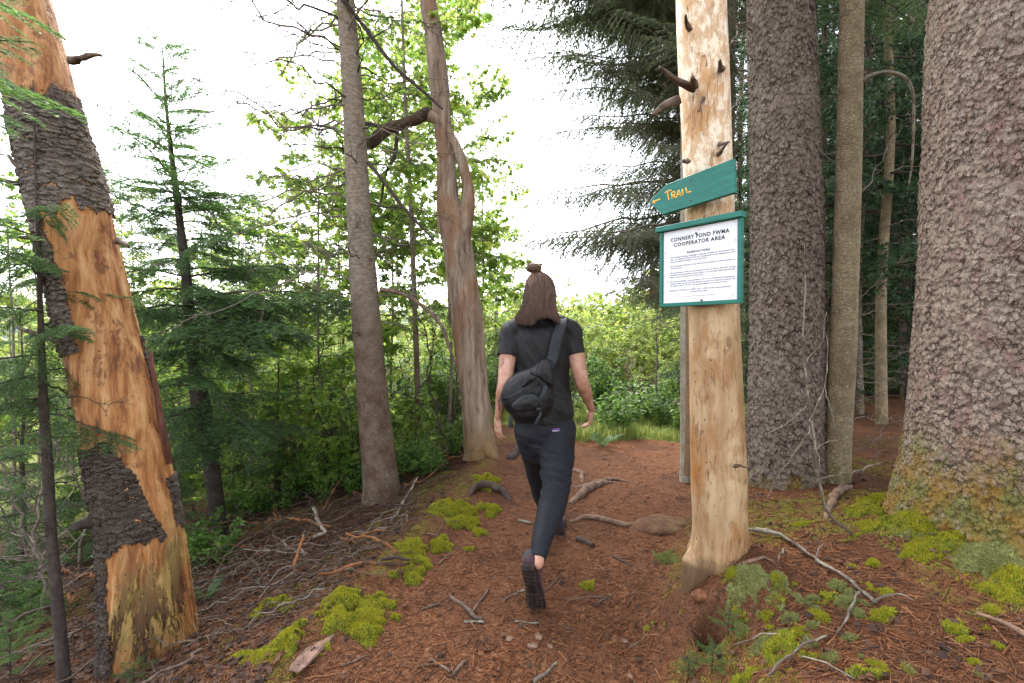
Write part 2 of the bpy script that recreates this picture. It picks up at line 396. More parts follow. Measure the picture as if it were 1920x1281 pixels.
# grey brown snag by the path
n = NT('grey_cracked_wood')
vs = n.warp(.06, 5); v = n.map(vs, (14, 14, 1.2)); a = n.noise(1.5, v, 6, .7); b = n.noise(3, n.map(vs, (1, 1, .4)), 4, .6)
c = n.ramp(a, [(.3, (.07, .045, .03)), (.45, (.24, .17, .12)), (.65, (.40, .31, .235))])
c = n.mix(n.ss(b, .5, .62, 0, .7), c, n.mix(a, (.16, .07, .035), (.33, .17, .09)))
c = n.mix(n.ss(n.sep()[2], .55, .1, 0, .6), c, n.mix(n.noise(9), (.30, .19, .05), (.10, .06, .03)))
M['grey_wood'] = n.finish(c, .8, a, .014, .2)

# ground
n = NT('forest_floor')
at_ = n.t.nodes.new('ShaderNodeAttribute'); at_.attribute_name = 'mask'
sp = n.n('SeparateColor', Color=at_.outputs['Color']).outputs
a = n.noise(16, None, 6, .7); b = n.noise(90, None, 5, .7); g = n.noise(3, None, 4, .6); e = n.vor(85, n.warp(.02, 30)); cc = n.vor(85, n.warp(.02, 30), 'F1', 'Color')
crumb = n.sep(cc)[0]
pth = n.ramp(crumb, [(.0, (.055, .021, .010)), (.4, (.115, .043, .018)), (.75, (.15, .060, .026)), (1, (.22, .11, .058))])
pth = n.mix(n.ss(g, .42, .6, 0, .75), pth, n.mix(a, (.085, .033, .014), (.175, .078, .040)))
drk = n.mix(n.ss(a, .35, .65), (.018, .012, .009), n.mix(crumb, (.035, .018, .012), (.09, .042, .024)))
mos = n.mix(n.ss(b, .35, .65), (.05, .055, .01), n.mix(a, (.15, .16, .02), (.19, .14, .02)))
grn = n.mix(n.ss(a, .35, .65), (.07, .10, .025), (.20, .21, .05))
mm = n.mth('MULTIPLY', sp[1], n.ss(n.noise(11, None, 6, .75), .44, .54)); dmp = n.ss(n.noise(1.7, None, 5, .6), .48, .62, 0, .45)
pth = n.mix(dmp, pth, (.045, .022, .014)); c = n.mix(sp[0], drk, pth); c = n.mix(sp[2], c, grn); c = n.mix(mm, c, mos)
h = n.mth('ADD', n.mth('MULTIPLY', a, .5), n.mth('ADD', n.mth('MULTIPLY', b, .4), n.mth('MULTIPLY', n.ss(e, .5, 0), .35)))
M['ground'] = n.finish(c, .92, h, .012, .15)

# ------------------------------------------------------------------ world
W = bpy.data.worlds.new('World'); SC.world = W; W.use_nodes = True
t = W.node_tree; t.nodes.clear()
w = NT('w', t)
sky = w.n('TexSky'); sky.sky_type = 'NISHITA'; sky.sun_disc = False
SUN_EL, SUN_AZ = math.radians(52), math.radians(-25)
sky.sun_elevation = SUN_EL; sky.sun_rotation = SUN_AZ; sky.air_density = 1; sky.dust_density = 3.0; sky.altitude = 500
hs = w.n('HueSaturation', Saturation=.28, Value=1.25, Color=sky.outputs[0])
bg = w.n('Background', Color=hs.outputs[0], Strength=.15)
ow = w.n('OutputWorld'); t.links.new(bg.outputs[0], ow.inputs[0])
ld = bpy.data.lights.new('sun', 'SUN'); ld.energy = 1.5; ld.angle = math.radians(28); ld.color = (1, .96, .9)
lo_ = bpy.data.objects.new('sun', ld); COL.objects.link(lo_)
sd = Vector((math.sin(SUN_AZ) * math.cos(SUN_EL), math.cos(SUN_AZ) * math.cos(SUN_EL), math.sin(SUN_EL)))
lo_.rotation_euler = sd.to_track_quat('Z', 'Y').to_euler(); lo_.location = (0, 0, 30)
SC.view_settings.view_transform = 'Standard'; SC.view_settings.look = 'None'; SC.view_settings.gamma = 1
SC.view_settings.use_curve_mapping = False
SC.view_settings.exposure = 2.2
SC.cycles.use_denoising = True
try: SC.cycles.denoiser = 'OPENIMAGEDENOISE'
except Exception: pass
SC.cycles.max_bounces = 6; SC.cycles.diffuse_bounces = 3; SC.cycles.transmission_bounces = 3; SC.cycles.glossy_bounces = 2
SC.cycles.caustics_reflective = False; SC.cycles.caustics_refractive = False
# ================================================================== ground
def spaced(lo, hi, fine_lo, fine_hi, step, g=1.12):
    a = list(np.arange(fine_lo, fine_hi, step)); s = step; x = a[-1]
    while x < hi: s *= g; x += s; a.append(x)
    s = step; x = a[0]; b = []
    while x > lo: s *= g; x -= s; b.append(x)
    return np.array(b[::-1] + a)
gx = spaced(-320, 320, -2.6, 2.6, .016, 1.07); gy = spaced(-60, 420, 1.1, 5.0, .016, 1.06)
GX, GY = np.meshgrid(gx, gy)
GZ = H(GX, GY)
def path_mask(x, y):
    nz = .14 * fbm(np.stack([x * 2.5, y * 2.5, 0 * x], -1), 3, 40)
    m = (x > edge_l(np.minimum(y, 6.5)) - .05 + nz) & (x < edge_r(y) + .05 + nz) & (y < 5.75 + 2.6 * nz)
    m2 = (np.abs(y - 6.4 - .1 * (x + .5)) < .42) & (x < 1.2) & (x > -6)
    return (m | m2) & (y > -3)
pm = path_mask(GX, GY).astype(float)
nzm = fbm(np.stack([GX * 1.6, GY * 1.6, 0 * GX], -1), 4, 9)
tr_ = GX - edge_r(GY); tl_ = edge_l(np.minimum(GY, 5.4)) - GX
soil = np.maximum(pm, sstep(-.1, .1, tr_) * (GY < 9))
soil = np.maximum(soil, 1 - sstep(.15, .5, tl_))
soil *= 1 - sstep(6, 7.2, GY)
mossm = sstep(-.05, .25, nzm + .12) * sstep(.02, .25, tr_) * (1 - sstep(3.6, 4.6, GY)) * .9
mossm = np.maximum(mossm, sstep(.0, .15, nzm + .18) * sstep(-.05, .1, tl_) * (1 - sstep(.55, .9, tl_)) * .8)
mossm = np.maximum(mossm, .8 * sstep(.0, .3, nzm) * sstep(1, 2, tl_))
green = np.clip(sstep(5.6, 6.6, GY) * (1 - sstep(3.2, 4.2, GX)) + sstep(5.2, 5.8, GY + .25 * nzm) * (GX > .6) * (GX < 3.3), 0, 1) * (1 - pm)
ny, nx = GX.shape
V = np.stack([GX, GY, GZ], -1).reshape(-1, 3)
ii = (np.arange(ny - 1)[:, None] * nx + np.arange(nx - 1)[None]).ravel()
Q = np.stack([ii, ii + 1, ii + nx + 1, ii + nx], -1)
fp = pm[:-1, :-1].ravel() > .5
maskc = np.stack([soil, mossm, green, np.ones_like(soil)], -1).reshape(-1, 4).astype(np.float32)
for nm, sel in (('path', fp), ('ground', ~fp)):
    q = Q[sel]; used, inv = np.unique(q, return_inverse=True)
    mb = MB(); mb.add(V[used], None, inv.reshape(-1, 4))
    o = mb.obj(nm, M['ground']); tag(o, kind='structure')
    ca = o.data.color_attributes.new('mask', 'FLOAT_COLOR', 'POINT'); ca.data.foreach_set('color', maskc[used].ravel())

# distant wooded hills
n = NT('far_hill_woods'); hc = n.mix(n.noise(.15, None, 6, .7), (.045, .075, .05), (.09, .13, .085)); hm = n.finish(hc, 1, n.noise(.4, None, 4), 2)
mb = MB(); xs = np.linspace(-420, 420, 160); prof = 16 + 12 * fbm(np.stack([xs * .01, 0 * xs, 0 * xs], -1), 4, 77) + 10 * np.exp(-((xs + 150) / 120) ** 2)
rows = []
for k, (yy, f) in enumerate([(230, -.3), (260, .45), (300, .85), (340, 1.0), (400, .6)]):
    rows.append(np.stack([xs, yy + 0 * xs, prof * f - 3 + 2 * fbm(np.stack([xs * .05, 0 * xs + k, 0 * xs], -1), 3, k)], -1))
R_ = np.concatenate(rows); nn = len(xs); i0 = (np.arange(4)[:, None] * nn + np.arange(nn - 1)[None]).ravel()
mb.add(R_, None, np.stack([i0, i0 + 1, i0 + nn + 1, i0 + nn], -1)); tag(mb.obj('hills', hm), kind='structure')

# ================================================================== foliage generators
def needles(mb, P, D, S, U, ln, w, m=1, ang=58, rng=None):
    """one triangle per needle, rooted at P, leaning off the twig direction D to side S"""
    k = len(P); rng = rng or rs
    a = np.radians(ang + rng.uniform(-12, 12, k))[:, None]
    L = (ln * rng.uniform(.75, 1.15, k))[:, None]
    tip = P + L * (np.cos(a) * D + np.sin(a) * S + U * rng.uniform(-.05, .3, k)[:, None])
    W_ = norm(np.cross(tip - P, rng.normal(0, 1, (k, 3)) + .4 * U)) * (w / 2)
    v = np.stack([P - W_, P + W_, tip], 1).reshape(-1, 3)
    mb.add(v, np.arange(k * 3).reshape(-1, 3), None, m)

def grow_bough(seed, L=1.0, droop=.18, tw_gap=.045, tw_len=.42, sub=.055, nl=.02, nw=.0028, gap=.006, bare=.08, flat=True, hang=0., r0=.009, dead=0.):
    r = np.random.RandomState(seed); mb = MB()
    N = 16; s = np.linspace(0, 1, N)
    wob = np.cumsum(r.normal(0, .012, (N, 2)), 0)
    ax = np.stack([s * L, wob[:, 0] * L, (-droop * s ** 1.6 + .10 * s) * L + wob[:, 1] * L * .6], -1)
    tube(mb, ax, r0 * (1 - .85 * s) * max(L, .3) ** .5, 4, 0)
    segs = []
    k = int((1 - bare) * L / tw_gap)
    for i in range(k):
        f = bare + (1 - bare) * (i + r.uniform(0, .8)) / k
        f = min(f, .985)
        j = f * (N - 1); j0 = int(j); p = ax[j0] + (ax[min(j0 + 1, N - 1)] - ax[j0]) * (j - j0)
        d = norm(ax[min(j0 + 1, N - 1)] - ax[j0]); side = 1 if i % 2 else -1
        sd = norm(np.cross([0, 0, 1.], d)) * side
        ln = L * tw_len * ((1 - f) ** .75 * .9 + .10) * r.uniform(.65, 1.1) * (min(1, (f + .05) / .25))
        a = math.radians(r.uniform(42, 60)); up = r.normal(0, .08)
        dd = norm(math.cos(a) * d + math.sin(a) * sd + np.array([0, 0, up - hang * .8]))
        cur = p.copy(); q = max(2, int(ln / sub)); st = ln / q
        isdead = r.uniform() < dead
        pts = [cur.copy()]
        for g in range(q):
            dd = norm(dd + np.array([r.normal(0, .05), r.normal(0, .05), -.03 - hang * .25])); cur = cur + dd * st; pts.append(cur.copy())
            if g < q - 1:
                for sg in (-1, 1):
                    l2 = ln * .42 * (1 - (g + 1) / q) * r.uniform(.5, 1.1) + .02
                    if l2 < .03: continue
                    s2 = norm(np.cross([0, 0, 1.], dd)) * sg; aa = math.radians(r.uniform(38, 58))
                    d2 = norm(math.cos(aa) * dd + math.sin(aa) * s2 + [0, 0, r.normal(0, .1) - hang * .7])
                    segs.append((cur.copy(), cur + d2 * l2, isdead))
        for g in range(q): segs.append((pts[g], pts[g + 1], isdead))
    for j in range(int(N * max(bare, .5)), N - 1): segs.append((ax[j], ax[j + 1], False))
    P0 = np.array([a for a, b, c in segs]); P1 = np.array([b for a, b, c in segs]); dead_ = np.array([c for a, b, c in segs])
    segtubes(mb, P0, P1, .0016 * max(L, .5), .0009 * max(L, .5), 0, 3)
    P0, P1 = P0[~dead_], P1[~dead_]
    ln = np.linalg.norm(P1 - P0, axis=1); cnt = np.maximum(2, (ln / gap).astype(int)); idx = np.repeat(np.arange(len(P0)), cnt)
    tt = r.uniform(0, 1, len(idx))[:, None]; P = P0[idx] + (P1 - P0)[idx] * tt; D = norm(P1 - P0)[idx]
    Sd = norm(np.cross(np.tile([0, 0, 1.], (len(D), 1)), D)); Up = np.cross(D, Sd)
    if flat:
        sg = np.where(r.uniform(size=len(D)) < .5, -1, 1)[:, None]; tilt = np.radians(r.uniform(-8, 32, len(D)))[:, None]
        S = Sd * sg * np.cos(tilt) + Up * np.sin(tilt); needles(mb, P, D, S, Up * .15, nl, nw, 1, 62, r)
    else:
        ph = r.uniform(0, 2 * pi, len(D))[:, None]; S = Sd * np.cos(ph) + Up * np.sin(ph)
        needles(mb, P, D, S, Up * 0, nl, nw, 1, 48, r)
    return mb

def dead_branch(seed, L=1.0, droop=.1, r0=.010, n1=12, twist=.05, tl=.35):
    r = np.random.RandomState(seed); mb = MB(); N = 20; s = np.linspace(0, 1, N)
    wob = np.cumsum(r.normal(0, twist * .35, (N, 2)), 0)
    ax = np.stack([s * L, wob[:, 0] * L, (-droop * s ** 2) * L + wob[:, 1] * L], -1)
    tube(mb, ax, r0 * (1 - .88 * s), 5, 0)
    for i in range(n1):
        f = r.uniform(.15, .95); j = int(f * (N - 1)); p = ax[j]; d = norm(ax[min(j + 1, N - 1)] - ax[max(j - 1, 0)])
        sd = norm(np.cross(norm(r.normal(0, 1, 3)), d)); ln = L * tl * (1.15 - f) * r.uniform(.4, 1.2)
        dd = norm(d * r.uniform(.4, 1) + sd); q = 6; pts = [p]
        for g in range(q): dd = norm(dd + r.normal(0, .14, 3) + [0, 0, -.03]); pts.append(pts[-1] + dd * ln / q)
        tube(mb, np.array(pts), r0 * .38 * (1 - .7 * np.linspace(0, 1, q + 1)), 3, 0)
        for g in range(r.randint(1, 5)):
            b = pts[r.randint(1, q)]; d3 = norm(dd + norm(r.normal(0, 1, 3)) * .9)
            segtubes(mb, np.array([b]), np.array([b + d3 * ln * r.uniform(.15, .4)]), r0 * .16, r0 * .08, 0)
    return mb

MAPLE = np.array([(0, 0), (.10, -.06), (.34, -.12), (.28, .02), (.50, .16), (.36, .22), (.40, .44), (.24, .38), (.15, .46), (.12, .72), (0, 1.0),
                  (-.12, .72), (-.15, .46), (-.24, .38), (-.40, .44), (-.36, .22), (-.50, .16), (-.28, .02), (-.34, -.12), (-.10, -.06)])
OVAL = np.array([(0, 0), (.20, .18), (.29, .45), (.18, .75), (0, 1.0), (-.18, .75), (-.29, .45), (-.20, .18)])
def leaves(mb, P, Dir, Nrm, size, shape, m=1, r=rs, curl=.25):
    k = len(P); n = len(shape); Dir = norm(Dir); Nrm = norm(Nrm - (Nrm * Dir).sum(-1, keepdims=True) * Dir); S = np.cross(Dir, Nrm)
    x = shape[:, 0][None, :, None]; y = shape[:, 1][None, :, None]; sz = (size * r.uniform(.65, 1.15, k))[:, None, None]
    z = -curl * (np.abs(x) * .9 + y * y * .5) + r.uniform(-.1, .1, (k, n, 1)) * .6
    v = P[:, None] + sz * (x * S[:, None] + y * Dir[:, None] + z * Nrm[:, None])
    c = P[:, None] + sz * (.42 * Dir[:, None] - .03 * Nrm[:, None])
    v = np.concatenate([v, c], 1)
    j = np.arange(n); t = np.stack([j, (j + 1) % n, np.full(n, n)], -1)[None] + (np.arange(k) * (n + 1))[:, None, None]
    mb.add(v.reshape(-1, 3), t.reshape(-1, 3), None, m)

def leafy_branch(seed, L=1.4, n1=9, per=9, size=.09, shape=MAPLE, r0=.008, droop=.15, spread=.55):
    r = np.random.RandomState(seed); mb = MB(); N = 14; s = np.linspace(0, 1, N)
    wob = np.cumsum(r.normal(0, .02, (N, 2)), 0)
    ax = np.stack([s * L, wob[:, 0] * L, -droop * s ** 2 * L + wob[:, 1] * L], -1)
    tube(mb, ax, r0 * (1 - .8 * s), 4, 0); ends = []
    for i in range(n1):
        f = .2 + .8 * (i + r.uniform(0, .7)) / n1; j = min(N - 2, int(f * (N - 1))); p = ax[j]; d = norm(ax[j + 1] - ax[j])
        sd = norm(np.cross([0, 0, 1.], d)) * (1 if i % 2 else -1); ln = L * spread * (1.1 - f) * r.uniform(.5, 1.1) + .05
        dd = norm(d + sd * r.uniform(.7, 1.3) + [0, 0, r.normal(0, .25)]); q = 5; pts = [p]
        for g in range(q): dd = norm(dd + r.normal(0, .12, 3)); pts.append(pts[-1] + dd * ln / q)
        tube(mb, np.array(pts), r0 * .35 * (1 - .7 * np.linspace(0, 1, q + 1)), 3, 0)
        for g in range(per):
            a = r.uniform(.25, 1) * q; a0 = min(int(a), q - 1); ends.append((pts[a0] + (pts[a0 + 1] - pts[a0]) * (a - a0), dd))
    P = np.array([a for a, b in ends]); D = np.array([b for a, b in ends])
    off = norm(D * .5 + r.normal(0, .7, D.shape)) ; off[:, 2] = off[:, 2] * .5 - .1
    Q_ = P + off * size * r.uniform(.3, .9, (len(P), 1)); segtubes(mb, P, Q_, .0012, .0008, 0)
    dr = off.copy(); dr[:, 2] -= .35
    nn_ = np.stack([r.normal(0, .35, len(P)), r.normal(0, .35, len(P)), np.ones(len(P))], -1)
    leaves(mb, Q_, dr, nn_, size, shape, 1, r)
    return mb

def shrub(seed, Hh=1.5, Rr=.7, stems=7, nleaf=900, size=.055, shape=OVAL, r0=.008, low=.12):
    r = np.random.RandomState(seed); mb = MB(); tips = []
    for i in range(stems):
        a = r.uniform(0, 2 * pi); out = Rr * r.uniform(.15, .9); hh = Hh * r.uniform(.6, 1.0)
        s = np.linspace(0, 1, 9)[:, None]; e = np.array([math.cos(a) * out, math.sin(a) * out, hh])
        P = e * s * np.array([1, 1, 1]) ; P[:, :2] *= s ** .6; P = P + np.cumsum(r.normal(0, .012 * Hh, (9, 3)), 0); P[0] = [math.cos(a) * .04, math.sin(a) * .04, -.05]
        tube(mb, P, r0 * (1 - .75 * s[:, 0]), 4, 0)
        for k in range(10):
            f = r.uniform(low, 1) * 8; j = min(int(f), 7); p = P[j] + (P[j + 1] - P[j]) * (f - j)
            d = norm(r.normal(0, 1, 3) + [math.cos(a) * .5, math.sin(a) * .5, .6]); ln = Hh * r.uniform(.12, .32) * (1.2 - f / 10); q = 4; pts = [p]
            for g in range(q): d = norm(d + r.normal(0, .15, 3)); pts.append(pts[-1] + d * ln / q)
            pts = np.array(pts); tube(mb, pts, r0 * .3 * (1 - .6 * np.linspace(0, 1, q + 1)), 3, 0); tips.append(pts)
    tips = np.array(tips); k = r.randint(0, len(tips), nleaf); f = r.uniform(.2, 1, nleaf) * 4; j = np.minimum(f.astype(int), 3)
    P = tips[k, j] + (tips[k, j + 1] - tips[k, j]) * (f - j)[:, None]; D = norm(r.normal(0, 1, (nleaf, 3)) * [1, 1, .5] + [0, 0, -.1])
    leaves(mb, P + D * size * .3, D, np.stack([r.normal(0, .45, nleaf), r.normal(0, .45, nleaf), np.ones(nleaf)], -1), size, shape, 1, r)
    return mb

# ---- shared meshes
T2 = [M['twig_bark'], M['fir_needle']]
BO = {}
BO['fir'] = [grow_bough(100 + i, 1.0, .22, .034, .50, .042, .026, .0062, .0052, hang=.28).mesh('fir_bough', T2) for i in range(4)]
BO['fir_b'] = [grow_bough(120 + i, .6, .05, .028, .48, .036, .028, .0060, .0052, hang=.1).mesh('young_fir_bough', [M['twig_bark'], M['fir_bright']]) for i in range(3)]
BO['fir_near'] = [grow_bough(130 + i, .55, .12, .028, .42, .038, .021, .0028, .0028, bare=.05, hang=.1).mesh('near_fir_bough', [M['twig_bark'], M['fir_bright'] if i == 0 else M['fir_needle']]) for i in range(3)]
BO['spruce'] = [grow_bough(140 + i, 1.0, .30, .042, .42, .05, .018, .0050, .0050, bare=.15, flat=False, hang=.35, dead=.1).mesh('spruce_bough', [M['grey_twig'], M['spruce_needle']]) for i in range(4)]
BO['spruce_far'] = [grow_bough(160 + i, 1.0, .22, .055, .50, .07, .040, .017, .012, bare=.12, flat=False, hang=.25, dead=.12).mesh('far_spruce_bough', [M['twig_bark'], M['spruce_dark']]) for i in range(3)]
BO['limb'] = [grow_bough(170 + i, 2.6, .10 + .03 * i, .046, .38, .058, .019, .0064, .0046, bare=.20, flat=False, hang=.45, r0=.013, dead=.10).mesh('long_spruce_bough', [M['grey_twig'], M['spruce_needle']]) for i in range(4)]
BO['dead'] = [dead_branch(180 + i, 1.0, [.05, .25, -.1, .15][i % 4], .0085, 10 + 3 * i).mesh('dead_branch', M['grey_twig']) for i in range(5)]
BO['twiggy'] = [dead_branch(195 + i, 1.0, [.1, .3, -.1][i % 3], .0052, 16 + 3 * i).mesh('fine_dead_branch', M['grey_twig']) for i in range(3)]
BO['dead_dark'] = [dead_branch(190 + i, 1.0, [.1, .3, -.05][i % 3], .007, 12 + 3 * i).mesh('dark_dead_branch', M['twig_bark']) for i in range(4)]
BO['maple'] = [leafy_branch(200 + i, 1.4, 12, 11, .125).mesh('maple_branch', [M['twig_bark'], M['maple_leaf']]) for i in range(4)]
BO['maple_sm'] = [leafy_branch(210 + i, .8, 7, 6, .085).mesh('small_maple_branch', [M['twig_bark'], M['maple_leaf']]) for i in range(3)]
BO['birch'] = [leafy_branch(220 + i, 1.2, 10, 14, .055, OVAL).mesh('leafy_branch', [M['twig_bark'], M['shrub_leaf']]) for i in range(3)]
BO['birch_b'] = [leafy_branch(230 + i, 1.2, 12, 22, .06, OVAL).mesh('sunny_leafy_branch', [M['twig_bark'], M['bright_leaf']]) for i in range(3)]
SH = {}
SH['green'] = [shrub(300 + i, 1.5, .8, 8, 1300, .065).mesh('green_shrub', [M['twig_bark'], M['shrub_leaf']]) for i in range(4)]
SH['bright'] = [shrub(310 + i, 1.5, .85, 8, 1500, .06).mesh('sunny_shrub', [M['grey_twig'], M['bright_leaf']]) for i in range(4)]
SH['maple'] = [shrub(320 + i, 1.5, .7, 5, 330, .10, MAPLE).mesh('maple_seedling', [M['twig_bark'], M['maple_leaf']]) for i in range(3)]
SH['low'] = [shrub(330 + i, .5, .4, 7, 260, .06, OVAL, .003).mesh('low_leafy_plant', [M['twig_bark'], M['shrub_leaf']]) for i in range(3)]

def orient(o, p, d, sc, roll=0., up=(0, 0, 1)):
    """place o at p with its local x axis along d"""
    X = Vector(norm(d)); Y = Vector(up).cross(X)
    if Y.length < .1: Y = Vector((0, 1, 0))
    Y.normalize(); Z = X.cross(Y)
    R = Matrix((X, Y, Z)).transposed().to_4x4() @ Matrix.Rotation(roll, 4, 'X')
    o.matrix_basis = Matrix.Translation(Vector([float(c) for c in p])) @ R @ Matrix.Diagonal((sc, sc, sc, 1))

def add_bough(parent, name, kind, p, d, sc, roll=0., k=None):
    me = BO[kind][rnd.randrange(len(BO[kind])) if k is None else k]
    o = link(name, me, parent); orient(o, np.array(p) - np.array(parent.location), d, sc, roll); return o

# ================================================================== trunks
def trunk(parent, P, R, mats, seg=40, step=.02, rough=.03, flare=0., lobes=5, seed=0, name='trunk', nfreq=6, fl=.22, off=None, clip=None):
    """P world points base..top; built relative to parent's location"""
    P = np.asarray(P, float); L = np.linalg.norm(np.diff(P, axis=0), axis=1).sum()
    nn_ = max(8, int(L / step)); C, RR, s = resample(P, nn_, R)
    T, A, B = frames(C); th = np.arange(seg) * 2 * pi / seg
    rr = RR[:, None] * np.ones(seg)[None]
    dirs = np.cos(th)[None, :, None] * A[:, None] + np.sin(th)[None, :, None] * B[:, None]
    fx = np.exp(-s / fl)[:, None]
    if flare: rr = rr * (1 + flare * fx * (.55 + .45 * np.cos(lobes * th + seed)[None] + .35 * np.cos((lobes - 2) * th + 2.1 * seed)[None]))
    if rough:
        q = C[:, None] + dirs * RR.mean(); q = q * [1, 1, .35]
        rr = rr + RR.mean() * rough * fbm(q * nfreq + seed * 3.1, 4, seed)
    v = C[:, None] + rr[..., None] * dirs - np.array(parent.location)
    i = np.arange(nn_ - 1)[:, None] * seg; j = np.arange(seg)[None]; k = (j + 1) % seg
    q = np.stack([i + j, i + k, i + seg + k, i + seg + j], -1).reshape(-1, 4)
    mb = MB(); mb.add(v.reshape(-1, 3), None, q)
    o = mb.obj(name, mats, parent)
    return o, C, rr, dirs, s

def pts(pp, d):
    """pixel points (x, y, half-width) at depth d -> world points, radii"""
    P = [at(a, b, d) for a, b, c in pp]
    R = []
    for a, b, c in pp:
        u = abs(a - 960) / F; R.append(c * d / F / math.sqrt(1 + u * u))
    return np.array(P), np.array(R)

def stub(parent, p, d, ln, r, mat, name='branch_stub', bend=.15, seed=0):
    r_ = np.random.RandomState(seed + 900); q = 7; Ps = [np.array(p, float)]; dd = norm(d)
    for g in range(q): dd = norm(dd + r_.normal(0, bend, 3)); Ps.append(Ps[-1] + dd * ln / q)
    mb = MB(); tube(mb, np.array(Ps) - np.array(parent.location), r * np.linspace(1.25, .45, q + 1) * (1 + .08 * r_.normal(0, 1, q + 1)), 9, 0, rf=lambda t_, i_: 1 + .15 * np.sin(3 * t_ + i_ * 1.3))
    return mb.obj(name, mat, parent)

TREES = {}
M['fibre'] = plain('torn_bark_fibres', (.24, .10, .045), .9, .5, 40, .001, rnd_island=.4)
# ---- leaning peeled snag on the left
b = hit(285, 1215); d = b[1]; print('snag depth', d, b)
root = empty('leaning_snag', b)
tag(root, 'thick orange-brown dead trunk stripped of most bark, leaning left beside the path', 'dead tree')
PP = [(292, 1275, 104), (286, 1215, 96), (276, 1100, 86), (266, 1000, 80), (248, 900, 79), (228, 800, 79), (210, 720, 77), (193, 640, 75), (164, 520, 76), (135, 400, 78), (110, 300, 76), (82, 200, 72), (35, 0, 66), (-40, -330, 56), (-100, -600, 40)]
P, R = pts(PP, d)
tk, C, RR, DR, S_ = trunk(root, P, R, M['snag_wood'], 260, .006, .05, .10, 5, 3, nfreq=9, fl=.12)
def snag_bark(fn, name, thick, seed, label=None):
    """a curved sheet of bark standing proud of the wood where fn(th, z) says so"""
    seg = DR.shape[1]; th = np.arange(seg) * 2 * pi / seg
    # viewing side coordinate: u = -1..1 across the trunk as seen from the path
    right = np.array([1., 0, 0]); front = norm(np.array([-b[0], -b[1], 0]))
    rt = np.cross(front, [0, 0, 1.]) * -1
    u = (DR * rt).sum(-1); fr = (DR * front).sum(-1)
    Z = C[:, None, 2] + 0 * u
    nz = fbm(np.stack([u * 2.2, fr * 2.2, Z * 3.2], -1), 5, seed, .62)
    m = fn(u, fr, Z, nz)
    m = m[:-1] & m[1:]; m = m & np.roll(m, -1, 1)
    sl = .35 * fbm(np.stack([u * 5, fr * 5, Z * 6], -1), 3, seed + 5)
    outer = C[:, None] + (RR * 1.0 + thick * (1 + sl))[..., None] * DR; inner = C[:, None] + (RR - .004)[..., None] * DR
    nr = len(C); i, j = np.nonzero(m); k = (j + 1) % seg
    a = i * seg + j; b_ = i * seg + k; c_ = (i + 1) * seg + k; d_ = (i + 1) * seg + j
    q = [np.stack([a, b_, c_, d_], -1)]; off = nr * seg
    mm_ = np.zeros((nr + 1, seg), bool); mm_[:nr - 1] = m
    for (di, dj, e0, e1) in ((0, -1, d_, a), (0, 1, b_, c_), (-1, 0, a, b_), (1, 0, c_, d_)):
        nb = mm_[(i + di), (j + dj) % seg] if di >= 0 else np.where(i > 0, mm_[np.maximum(i - 1, 0), j], False)
        w = ~nb; q.append(np.stack([e1[w], e0[w], e0[w] + off, e1[w] + off], -1))
    q = np.concatenate(q); V_ = np.concatenate([outer.reshape(-1, 3), inner.reshape(-1, 3)]) - np.array(root.location)
    us, inv = np.unique(q, return_inverse=True); mb = MB(); mb.add(V_[us], None, inv.reshape(-1, 4))
    o = mb.obj(name, M['snag_bark_dark' if seed == 27 else 'snag_bark'], root)
    e = np.nonzero(~(mm_[(i + 1), j]) | ~mm_[i, (j + 1) % seg] | ~mm_[i, (j - 1) % seg])[0]; r_ = np.random.RandomState(seed); e = e[r_.randint(0, len(e), 420)]; fm_ = MB()
    for a_ in e:
        p = outer[i[a_], j[a_]] - DR[i[a_], j[a_]] * r_.uniform(.002, .012); d_ = norm(np.array([r_.normal(0, .35), r_.normal(0, .2), r_.choice([-1, -1, 1]) * 1.]) + DR[i[a_], j[a_]] * r_.uniform(0, .5)); l_ = r_.uniform(.008, .035); q_ = [p - d_ * l_ * .4]
        for g in range(4): q_.append(q_[-1] + d_ * l_ / 3); d_ = norm(d_ + r_.normal(0, .25, 3))
        tube(fm_, np.array(q_) - np.array(root.location), np.array([1, 1, .8, .5, .2]) * r_.uniform(.0006, .0018), 4, 0)
    fm_.obj('fibre_fringe', M['fibre'], o)['kind'] = 'stuff'
    if label: o['label'] = label
    return o
zz = lambda py: at(200, py, d)[2]
def f_up(u, fr, Z, nz):
    top = zz(200) + .10 * nz + .05 * u; bot = zz(400) + .14 * nz - .02 * u
    left = (u < -.62 + .35 * nz) & (Z > zz(660)) & (Z < zz(330))
    return ((Z < top) & (Z > bot)) | left
def f_lo(u, fr, Z, nz):
    wedge = (u < -.25 + .9 * (zz(830) - Z) / (zz(830) - zz(990)) * .9 + .3 * nz) & (Z < zz(822) + .05 * nz) & (Z > zz(1010) + .09 * nz + .04 * u)
    edge = (u > .78 + .15 * nz) & (Z < zz(905)) & (Z > zz(1000) + .06 * nz)
    low = (u < -.80 + .2 * nz) & (Z < zz(980))
    rr_ = (u > .93) & (Z < zz(640)) & (Z > zz(840)) & (nz > -.1)
    return wedge | edge | low | rr_
snag_bark(f_up, 'bark_patch', .014, 21, 'grey lichened bark band high on the trunk')
snag_bark(f_lo, 'bark_patch', .013, 27, 'dark scaly bark wrapped round the lower left of the trunk')
